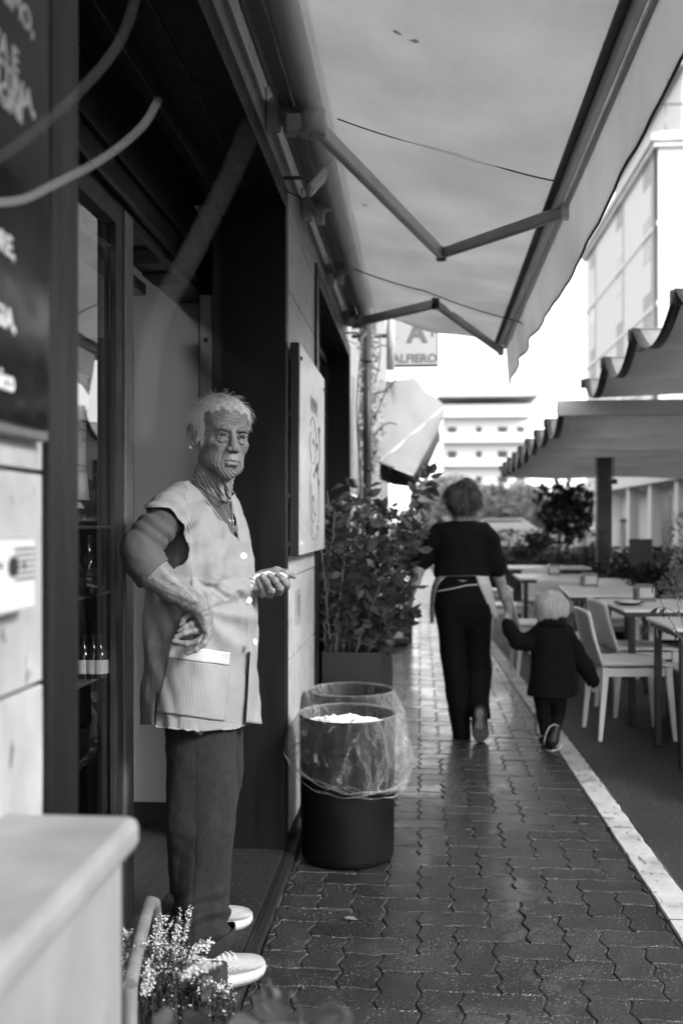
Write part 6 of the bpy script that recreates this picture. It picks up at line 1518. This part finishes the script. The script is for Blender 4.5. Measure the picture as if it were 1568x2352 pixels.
# ---- shoes
def m_shoe():
    m = N('pale_running_mesh'); c = m.n('ShaderNodeTexCoord'); mp = m.n('ShaderNodeMapping'); mp.inputs['Scale'].default_value = (130, 130, 130); mp.inputs['Rotation'].default_value = (0, 0, R(45)); m.link(c.outputs['Object'], mp.inputs[0])
    sx = m.n('ShaderNodeSeparateXYZ'); m.link(mp.outputs[0], sx.inputs[0]); a = m.math('SINE', m.math('MULTIPLY', sx.outputs[0], 6.283)); b = m.math('SINE', m.math('MULTIPLY', sx.outputs[1], 6.283)); dots = m.ramp(m.math('MULTIPLY', a, b), [(.55, 1), (.72, .22)])
    msk = m.attr('mesh'); f = m.math('MULTIPLY_ADD', msk, m.math('SUBTRACT', dots, 1), 1); n = m.noise(c.outputs['Object'], 30, 4, .6)
    col = m.math('MULTIPLY', f, m.math('MULTIPLY', m.math('MULTIPLY_ADD', n, .18, .25), m.attr('dirt'))); return m.done(m.bsdf(col, .75, m.bump(f, .3, .002)))
SHM = m_shoe(); SOLE = plain('white_foam_sole', .48, .6, var=.06, scale=20, bump=.25, bscale=120)
def shoe(toe, dirv, L, name='shoe', par=pw, upm=None, som=None, zb=.032, frame='C', text=True):
    toe = np.asarray(toe, float); d = np.array([dirv[0], dirv[1], 0]); d /= np.linalg.norm(d); s = np.array([d[1], -d[0], 0])   # s points to the viewer's side
    ts = [0, .03, .10, .2, .32, .45, .58, .70, .82, .91, .97, 1.0]
    wd_ = [.012, .024, .032, .034, .034, .037, .043, .047, .046, .039, .027, .008]; tp = [.060, .080, .094, .098, .096, .088, .078, .068, .059, .052, .044, .034]; sb = [.012, .003, 0, 0, 0, 0, 0, 0, .002, .006, .011, .018]; stt = [.030, .034, .036, .035, .033, .031, .029, .027, .026, .027, .030, .032]
    def sec(t, w, zlo, zhi, n=26, rnd=2.4, flat=False):
        c = toe-d*L*(1-t); R_ = []
        for k in range(n):
            a = 2*math.pi*k/n; ca, sa = math.cos(a), math.sin(a); x = w*abs(ca)**(2/rnd)*np.sign(ca); z = abs(sa)**(2/rnd)*np.sign(sa)
            zz = (zlo+zhi)/2+(zhi-zlo)/2*z
            R_.append(c+s*(x*(1-.28*max(0, z)) if not flat else x)+np.array([0, 0, zb+zz]))
        return R_
    k = L/.27; rings = [sec(t, w*k*.97, st_-.006, h*k, 26, 2.2) for t, w, st_, h in zip(ts, wd_, stt, tp)]; b = MB().loft(rings); v, f, sm1 = b.arrays()
    tt = 1-((toe-v)@d)/L; z = v[:, 2]-zb; mesh_ = np.clip((tt-.38)/.06, 0, 1)*np.clip((.93-tt)/.05, 0, 1)*np.clip((z-.036)/.006, 0, 1); dirt = 1-.35*np.clip(vn(v, 40)+.1, 0, 1)*(z < .05)-.2*np.clip((tt-.85)*8, 0, 1)*np.clip(vn(v, 60), 0, 1)
    up_ = mkobj(name, v, f, upm or SHM, par, frame, sm1, {'mesh': mesh_, 'dirt': dirt})
    r2 = [sec(t, w*k*1.04+.001, lo, hi, 26, 5.0, True) for t, w, lo, hi in zip(ts, wd_, sb, stt)]; so2 = MB().loft(r2).build('sole', som or SOLE, up_, frame)
    gr = MB()
    for i in range(26):
        t = .12+.80*i/26; w = np.interp(t, ts, wd_)*k*1.04+.0015; lo = np.interp(t, ts, sb)+.006; hi = np.interp(t, ts, stt)-.006; c = toe-d*L*(1-t)+s*w; gr.tube([c+np.array([0, 0, zb+lo])-d*.003, c+np.array([0, 0, zb+hi])+d*.003], .0006, 4)
    gr.build('sole_groove', plain('groove_grey', .42, .7), up_, frame)
    ou = MB().loft([sec(t, w*k*1.045, lo-.004 if 0 < t < 1 else lo, lo+.004, 20, 5.0, True) for t, w, lo in zip(ts[1:-1], wd_[1:-1], sb[1:-1])]).build('outsole', plain('dark_outsole', .06, .7), up_, frame)
    lc_ = MB()
    for i in range(4):
        t = .40+.07*i; hh = np.interp(t, ts, tp)*k; c = toe-d*L*(1-t); lc_.tube([c+s*.026+np.array([0, 0, zb+hh*.86]), c+s*.012+np.array([0, 0, zb+hh*1.03]), c-s*.012+np.array([0, 0, zb+hh*1.03]), c-s*.026+np.array([0, 0, zb+hh*.86])], .0028, 6)
    lc_.build('laces', plain('pale_laces', .6, .8), up_, frame)
    if text:
        t = .33; w = np.interp(t, ts, wd_)*k; c = toe-d*L*(1-t)+s*(w*.985+.0012)+np.array([0, 0, zb+.054]); pb = MB(); tilt = np.array([0, 0, 1.0])*.97-s*.22
        pb.loft([[c+s*o_+d*math.cos(a)*.030+tilt*math.sin(a)*.0105 for a in np.linspace(0, 2*math.pi, 25)[:-1]] for o_ in (-.006, .001)], smooth=False); pb.build('logo_patch', plain('black_patch', .012, .5), up_, frame)
        cc, s_ = math.cos(YAW), math.sin(YAW); rot = lambda q: np.array([q[0]*cc-q[1]*s_, q[0]*s_+q[1]*cc, q[2]])
        text_obj('logo_letters', 'OKS', .0115, plain('logo_white', .8, .5), up_, rot(c+s*.0016+d*.004-tilt*.004), rot(d), rot(tilt), .0004, 'CENTER')
    return up_
t1 = CF(604, 2214, F*(H-.032)/(2214-1200)*.985); shoe((t1[0], t1[1], 0), (.80, .60), .262)
t2 = CF(577, 2103, F*(H-.032)/(2103-1200)*.985); shoe((t2[0], t2[1], 0), (.86, .50), .255)
# ---- rag in the far hand, ring
g = SG(P_(565, 1365, -.06), P_(665, 1300, .06), .0018); g.chain([(P_(572, 1344, .0), .017), (P_(590, 1335, .0), .019), (P_(615, 1329, .0), .018), (P_(640, 1327, -.002), .014), (P_(651, 1326, -.004), .010)], .01); g.chain([(P_(572, 1350, -.005), .012), (P_(598, 1345, -.004), .012)], .01)
V, Fq = g.mesh(); V = relax(V, Fq, 1, .4); Nn = vnormals(V, Fq); V = V+Nn*(.0030*vn(V, 85)+.0014*vn(V, 200)+.0006*np.sin(V[:, 2]*500+V[:, 0]*220))[:, None]
o = mkobj('rag', V, Fq, m_cloth('white_rag', .62, .06, 300, .2), None, 'C', True); tag(o, 'crumpled white rag squeezed in the hand of the elderly woman', 'rag')
a, c, d_ = P_(624, 1357, -.019), P_(622, 1354, -.03), None; axis = P_(613, 1339, -.034)-P_(624, 1356, -.020); axis /= np.linalg.norm(axis); cc_ = P_(622.2, 1353.3, -.0225); x = np.cross(axis, [0, 0, 1]); x /= np.linalg.norm(x); y = np.cross(axis, x)
MB().tube([cc_+(x*math.cos(t)+y*math.sin(t))*.0119 for t in np.linspace(0, 2*math.pi, 33)], .0016, 6, flat=1.4).build('finger_ring', plain('gold_ring', .6, .15, .9), pw, 'C')
# ================================================================== THE WALKING WOMAN
BLK = m_cloth('black_cotton', .0045, .3, 200, .3, .85); BLK2 = m_cloth('black_trouser_cloth', .0035, .3, 200, .3, .8); DSH = plain('black_shoe_rubber', .012, .5)
DW = 6.06
p0 = C2W(CF(1060, 1693, DW)); p0[2] = 0
ww = thing('person', 'woman in black with a pale apron, walking away beside the child', 'person', tuple(p0))
def Q_(u, v, dy=0.0): return CF(u, v, DW+dy)
def rows_of(L, D_, a_, phi=R(90)):
    out = []
    for r_ in L:
        v, ul, ur = r_[:3]; dy = r_[3] if len(r_) > 3 else 0; b = r_[4] if len(r_) > 4 else a_; p = CF((ul+ur)/2, v, D_+dy); out.append((p[0], p[1], p[2], (ur-ul)/2*(D_+dy)/F, b, phi))
    return out
def finish(g, name, m, par, amp=.004, sc=14, it=2, extra=None, attrs=None, zcut=None):
    V, Fq = g.mesh(); V = relax(V, Fq, it, .5); Nn = vnormals(V, Fq); d = amp*vn(V*[1, 1, .6], sc)+amp*.4*vn(V, sc*2.7)
    if extra is not None: d = d+extra(V)
    V = V+Nn*d[:, None]
    return mkobj(name, V, Fq, m, par, 'C', True, attrs(V) if attrs else {'pig_shade': np.ones(len(V))})
# body
g = SG(Q_(905, 1700)+[0, -.25, 0], Q_(1200, 1095)+[0, .22, 0], .0052)
K = lambda u, v, dy, r: (Q_(u, v, dy), r)
g.ell(Q_(1061, 1147, .01), (.072, .09, .098), .02); g.chain([K(1061, 1170, .0, .050), K(1060, 1212, -.01, .052)], .02)
g.chain([K(1061, 1240, 0, .10), K(1060, 1320, 0, .11), K(1060, 1385, 0, .12)], .04); g.chain([K(1035, 1400, 0, .06), K(1040, 1530, .015, .045), K(1058, 1675, 0, .032)], .03); g.chain([K(1092, 1400, 0, .06), K(1098, 1530, .055, .045), K(1101, 1635, -.10, .032)], .03)
g.chain([K(1003, 1225, 0, .045), K(970, 1285, .02, .040), K(953, 1335, -.03, .031), K(946, 1358, -.05, .024)], .02); g.chain([K(1118, 1228, 0, .045), K(1141, 1308, .0, .041), K(1158, 1370, .05, .029), K(1166, 1395, .07, .022)], .02)
g.chain([K(946, 1358, -.05, .022), K(938, 1372, -.06, .026)], .012); g.chain([K(1166, 1395, .07, .021), K(1169, 1408, .075, .024)], .012)
for k, (du, dv) in enumerate(((-12, 4), (-13, 9), (-11, 13), (-6, 15))): g.chain([K(937, 1374+k, -.06+.006*k, .0105), K(937+du*.6, 1374+dv*.7+k, -.07, .0098), K(937+du*1.15, 1376+dv, -.05, .0085)], .004)
g.chain([K(943, 1366, -.075, .011), K(935, 1377, -.09, .009)], .006)
for k, (du, dv) in enumerate(((-12, 9), (-11, 13), (-8, 16), (-3, 17))): g.chain([K(1170+k, 1410, .07, .0105), K(1170+du*.5+k*1.2, 1410+dv*.8, .055, .0098), K(1170+du+k, 1410+dv*.95, .065, .0085)], .004)
g.chain([K(1166, 1404, .06, .011), K(1160, 1415, .045, .009)], .006)
finish(g, 'body', SKIN2, ww, .0012, 20)
g = SG(Q_(930, 1350)+[0, -.24, 0], Q_(1170, 1185)+[0, .22, .02], .0055)
g.loft(rows_of([(1194, 1034, 1088, 0, .06), (1204, 1008, 1112, 0, .085), (1220, 996, 1122, 0, .105), (1250, 997, 1118, 0, .115), (1295, 998, 1117, 0, .118), (1318, 994, 1124, 0, .125), (1330, 1000, 1118, 0, .12)], DW, .12), .02)
g.chain([K(1010, 1218, 0, .050), K(996, 1240, 0, .056), K(972, 1283, .01, .053), K(966, 1294, .01, .052)], .03); g.chain([K(1110, 1218, 0, .050), K(1124, 1240, 0, .056), K(1138, 1290, .0, .055), K(1142, 1306, .0, .055)], .03)
finish(g, 'top', BLK, ww, .007, 9)
g = SG(Q_(970, 1710)+[0, -.34, 0], Q_(1160, 1310)+[0, .25, 0], .0055)
g.loft(rows_of([(1322, 1000, 1120, 0, .11), (1348, 992, 1125, 0, .125), (1385, 994, 1130, 0, .13), (1412, 999, 1128, 0, .115), (1432, 1005, 1124, 0, .095), (1445, 1014, 1116, 0, .075)], DW, .12), .03)
g.loft(rows_of([(1385, 998, 1063, 0, .118), (1500, 1009, 1068, .02, .09), (1576, 1022, 1073, .01, .085), (1650, 1033, 1080, 0, .07), (1691, 1039, 1082, -.01, .085)], DW, .1), .012); g.loft(rows_of([(1385, 1067, 1130, 0, .118), (1500, 1065, 1125, .05, .09), (1535, 1067, 1131, .06, .09), (1600, 1070, 1124, -.03, .075), (1648, 1074, 1127, -.10, .075)], DW, .1), .012)
finish(g, 'trousers', BLK2, ww, .006, 8)
# shoes: the right one shows its sole, heel lifted
dsole = -.19
b = SG(Q_(1065, 1715)+[0, -.36, 0], Q_(1140, 1600)+[0, .1, 0], .0042)
b.chain([K(1103, 1683, dsole+.035, .052), K(1101, 1660, dsole+.035, .044), K(1101, 1635, dsole+.03, .042)], .02); finish(b, 'shoe', DSH, ww, .001, 20)
b = MB(); ol = [(1101, 1706, 0), (1112, 1702, 0), (1121, 1690, 0), (1121, 1676, 0), (1114, 1662, 0), (1112, 1650, 0), (1115, 1638, 0), (1112, 1628, 0), (1101, 1623, 0), (1091, 1628, 0), (1089, 1640, 0), (1092, 1655, 0), (1088, 1666, 0), (1084, 1680, 0), (1085, 1692, 0), (1091, 1702, 0)]
b.loft([[Q_(u, v, dsole+dd) for u, v, _ in ol] for dd in (.0, -.022)], smooth=False); b.build('shoe_sole', DSH, ww, 'C')
b = MB(); ol2 = [(1101, 1676), (1109, 1672), (1108, 1662), (1106, 1650), (1110, 1638), (1107, 1630), (1101, 1628), (1095, 1630), (1093, 1640), (1097, 1652), (1093, 1664), (1093, 1672)]; b.loft([[Q_(u, v, dsole+dd) for u, v in ol2] for dd in (-.0222, -.026)], smooth=False); b.build('sole_tread', plain('worn_grey_tread', .13, .5, var=.4, scale=60), ww, 'C')
for (u, v) in ((1094, 1690), (1109, 1690), (1101, 1697)): MB().tube([Q_(u, v, dsole-.022), Q_(u, v, dsole-.027)], .012, 8).build('tread_block', DSH, ww, 'C')
g = SG(Q_(1030, 1715)+[0, -.15, -.03], Q_(1095, 1655)+[0, .3, 0], .005); g.chain([K(1062, 1684, -.04, .040), K(1060, 1678, .06, .040), K(1058, 1674, .14, .032)], .02); finish(g, 'shoe', DSH, ww, .001, 20)
# apron
AP = m_cloth('pale_apron_cotton', .60, .12, 300, .2)
def strip(A_, B_, nm, nu=5, m=AP, par=ww, puff=.0):
    n = len(A_); G = []
    for i in range(n):
        row = []
        for j in range(nu): s = j/(nu-1); row.append(np.array(A_[i])*(1-s)+np.array(B_[i])*s+np.array([0, -puff*math.sin(math.pi*s), 0]))
        G.append(row)
    o = MB().grid(G, True).build(nm, m, par, 'C'); o.modifiers.new('s', 'SOLIDIFY').thickness = .003; return o
strip([Q_(1092, 1322, -.125), Q_(1100, 1345, -.13), Q_(1110, 1368, -.125), Q_(1121, 1392, -.10), Q_(1129, 1412, -.06), Q_(1136, 1429, -.02)], [Q_(1122, 1324, -.09), Q_(1128, 1345, -.10), Q_(1133, 1368, -.08), Q_(1139, 1392, -.05), Q_(1144, 1410, 0), Q_(1148, 1425, .03)], 'apron_side', puff=.01)
strip([Q_(1024, 1324, -.125), Q_(1008, 1340, -.115), Q_(999, 1360, -.08), Q_(997, 1385, -.04), Q_(998, 1410, -.01), Q_(997, 1430, .0)], [Q_(1004, 1324, -.05), Q_(996, 1340, -.02), Q_(990, 1360, 0), Q_(988, 1385, .02), Q_(987, 1410, .03), Q_(989, 1433, .03)], 'apron_side', puff=.006)
b = MB(); b.tube([Q_(998, 1360, -.08), Q_(1012, 1357, -.135), Q_(1040, 1352, -.155), Q_(1070, 1345, -.155), Q_(1096, 1343, -.135)], .008, 6, flat=.5); b.build('apron_strap', AP, ww, 'C')
b = MB(); b.tube([Q_(1014, 1326, -.125), Q_(1035, 1323, -.140), Q_(1060, 1323, -.145), Q_(1092, 1322, -.135)], .006, 6, flat=.5); b.build('apron_string', m_cloth('apron_string', .12), ww, 'C')
def shaggy(name, par, c, r, n, L, m, seed, lo, hi, frame_d, down=1.0, w=.0022, swirl=.5):
    """a layer of hair locks over an ellipsoid"""
    rs = np.random.default_rng(seed); VV, FF, tone = [], [], []; nn = 0; c = np.array(c); r = np.array(r)
    for i in range(n):
        d = rs.normal(size=3); d /= np.linalg.norm(d)
        if d[2] < -.55: continue
        p = c+d*r*rs.uniform(.93, 1.03); nrm = d/r; nrm /= np.linalg.norm(nrm); t = np.array([0, 0, -down])+rs.normal(0, .28, 3)+swirl*np.array([math.sin(p[0]*40+p[2]*30), 0, .3*math.cos(p[0]*50)]); t -= nrm*t.dot(nrm)*.8; t /= np.linalg.norm(t)
        l = L*rs.uniform(.6, 1.25); sd_ = np.cross(t, nrm); sd_ /= np.linalg.norm(sd_)+1e-9; b0 = nn; cur = [p+t*l*q+nrm*l*.12*math.sin(q*3)+np.array([0, 0, -.25*l*q*q]) for q in (0, .35, .7, 1.0)]
        for k, q in enumerate(cur): ww_ = w*(1, 1.1, .8, .1)[k]; VV += [q-sd_*ww_, q+nrm*ww_, q+sd_*ww_]
        for k in range(3): o = b0+k*3; FF += [(o, o+3, o+4, o+1), (o+1, o+4, o+5, o+2)]
        nn += 12; tone += [rs.random()]*12
    return mkobj(name, np.array(VV), np.array(FF), m, par, 'C', True, {'tone': tone})
g = SG(Q_(1010, 1195)+[0, -.16, 0], Q_(1110, 1095)+[0, .14, .02], .0045); g.ell(Q_(1062, 1138, .0), (.078, .092, .078), .02); g.ell(Q_(1066, 1114, -.06), (.036, .034, .034), .01); g.ell(Q_(1040, 1158, -.01), (.030, .05, .045), .02); g.ell(Q_(1084, 1160, -.01), (.030, .05, .04), .02)
finish(g, 'hair', m_cloth('dark_hair_mass', .018, .4, 90, .6), ww, .008, 16, 1)
shaggy('hair_locks', ww, Q_(1062, 1137, .0), (.084, .098, .082), 2200, .095, m_hair('dark_brown_hair', .008, .10, .4), 3, 0, 0, 0, w=.0017, swirl=.9)
shaggy('hair_bun', ww, Q_(1067, 1112, -.06), (.040, .036, .036), 500, .055, m_hair('bun_hair', .008, .09, .4), 6, 0, 0, 0, w=.0016, swirl=1.6)
# ================================================================== THE CHILD
DC = 5.72
p0 = C2W(CF(1262, 1722, DC)); p0[2] = 0
cc = thing('person', 'small blond child in a black coat walking away hand in hand', 'person', tuple(p0))
def C_(u, v, dy=0.0): return CF(u, v, DC+dy)
K = lambda u, v, dy, r: (C_(u, v, dy), r)
g = SG(C_(1145, 1725)+[0, -.2, 0], C_(1385, 1350)+[0, .18, 0], .0045)
g.ell(C_(1265, 1393, .01), (.070, .082, .088), .02); g.chain([K(1265, 1415, 0, .04), K(1266, 1440, 0, .04)], .02); g.chain([K(1266, 1470, 0, .07), K(1266, 1560, 0, .075)], .03); g.chain([K(1248, 1580, 0, .045), K(1240, 1680, .0, .03)], .02); g.chain([K(1282, 1580, 0, .045), K(1270, 1670, 0, .03)], .02)
g.chain([K(1190, 1478, .02, .026), K(1166, 1432, .04, .020), K(1163, 1424, .045, .018)], .01); g.chain([K(1340, 1520, 0, .026), K(1362, 1568, 0, .019), K(1366, 1576, 0, .018)], .01)
for k in range(4): g.chain([K(1161+2.2*k, 1424, .045, .0075), K(1160+2.4*k, 1417, .04, .007), K(1161+2.2*k, 1412, .05, .0062)], .003); g.chain([K(1360+2.6*k, 1577, -.005*k, .0075), K(1361+2.5*k, 1584, 0, .007), K(1360+2.2*k, 1589, .005, .0062)], .003)
g.chain([K(1168, 1426, .03, .008), K(1170, 1418, .02, .0065)], .004); g.chain([K(1358, 1572, -.015, .008), K(1354, 1580, -.02, .0065)], .004)
finish(g, 'body', SKIN2, cc, .0008, 20)
g = SG(C_(1150, 1605)+[0, -.22, 0], C_(1380, 1400)+[0, .2, 0], .0048)
g.loft(rows_of([(1415, 1242, 1292, 0, .06), (1428, 1236, 1302, 0, .075), (1448, 1226, 1306, 0, .09), (1480, 1222, 1312, 0, .10), (1545, 1216, 1320, 0, .11), (1596, 1211, 1325, 0, .12)], DC, .1), .02); g.loft(rows_of([(1408, 1245, 1296, -.02, .055), (1424, 1240, 1300, -.03, .07), (1436, 1244, 1300, -.05, .06)], DC, .06), .015)
g.chain([K(1238, 1455, 0, .045), K(1214, 1474, .01, .046), K(1190, 1474, .02, .044), K(1172, 1448, .035, .038), K(1166, 1434, .04, .036)], .02); g.chain([K(1300, 1450, 0, .045), K(1322, 1490, 0, .046), K(1342, 1528, 0, .043), K(1361, 1566, 0, .036)], .02)
finish(g, 'coat', BLK, cc, .006, 11)
g = SG(C_(1205, 1725)+[0, -.18, 0], C_(1320, 1580)+[0, .16, 0], .0045); g.loft(rows_of([(1585, 1226, 1300, 0, .08), (1610, 1226, 1300, 0, .08)], DC, .08), .02); g.loft(rows_of([(1600, 1226, 1262, 0, .07), (1650, 1230, 1262, .0, .06), (1688, 1237, 1262, .0, .05)], DC, .06), .01); g.loft(rows_of([(1600, 1264, 1300, 0, .07), (1640, 1262, 1298, .0, .06), (1672, 1258, 1290, -.02, .055)], DC, .06), .01)
finish(g, 'trousers', BLK2, cc, .005, 12)
g = SG(C_(1225, 1740)+[0, -.2, -.02], C_(1310, 1645)+[0, .1, 0], .0036); g.chain([K(1277, 1672, -.05, .030), K(1268, 1700, -.06, .034), K(1262, 1712, -.03, .030)], .02); finish(g, 'shoe', DSH, cc, .001, 20)
MB().tube([C_(u, v, d) for u, v, d in ((1248, 1712, -.088), (1252, 1690, -.096), (1260, 1672, -.094), (1272, 1664, -.088), (1282, 1668, -.080))], .0034, 6).build('shoe_stripe', plain('white_piping', .5, .5), cc, 'C'); MB().tube([C_(u, v, d) for u, v, d in ((1252, 1722, -.06), (1268, 1726, -.085), (1284, 1721, -.08), (1291, 1710, -.07))], .004, 6).build('shoe_sole', plain('white_sole_edge', .5, .5), cc, 'C')
g = SG(C_(1225, 1730)+[0, -.12, -.02], C_(1275, 1670)+[0, .2, 0], .0036); g.chain([K(1248, 1702, .02, .026), K(1246, 1700, .10, .024)], .02); finish(g, 'shoe', DSH, cc, .001, 20)
g = SG(C_(1215, 1450)+[0, -.15, 0], C_(1315, 1345)+[0, .14, .02], .004); g.ell(C_(1265, 1394, 0), (.084, .092, .088), .02); g.ell(C_(1264, 1420, -.02), (.072, .06, .045), .02)
BH = m_hair('blond_hair', .42, .75, .4); finish(g, 'hair', m_cloth('blond_hair_mass', .45, .3, 60, .5), cc, .004, 18, 1)
shaggy('hair_locks', cc, C_(1265, 1392, 0), (.087, .095, .090), 1800, .05, BH, 9, 0, 0, 0, w=.0016, swirl=.35)

# ================================================================== ACROSS THE STREET AND BEHIND THE VIEWER (seen in reflections, shades the foreground)
ob = thing('opposite_building', 'white block with balconies across the street, mirrored in the shop glass', 'building', (14, -6, 0))
MB().box((19, -30, 0), (26, 12, 9)).build('wall', M['far_wall'], ob)
for k in range(3): MB().box((18.0, -30, 3.2+2.6*k), (18.99, 12, 4.1+2.6*k), .02).build('balcony', M['far_wall'], ob)
for k in range(2):
    for q in range(8): MB().box((18.95, -24+4*q, 4.4+2.6*k), (18.995, -22.6+4*q, 5.6+2.6*k)).build('window', M['far_win'], ob)
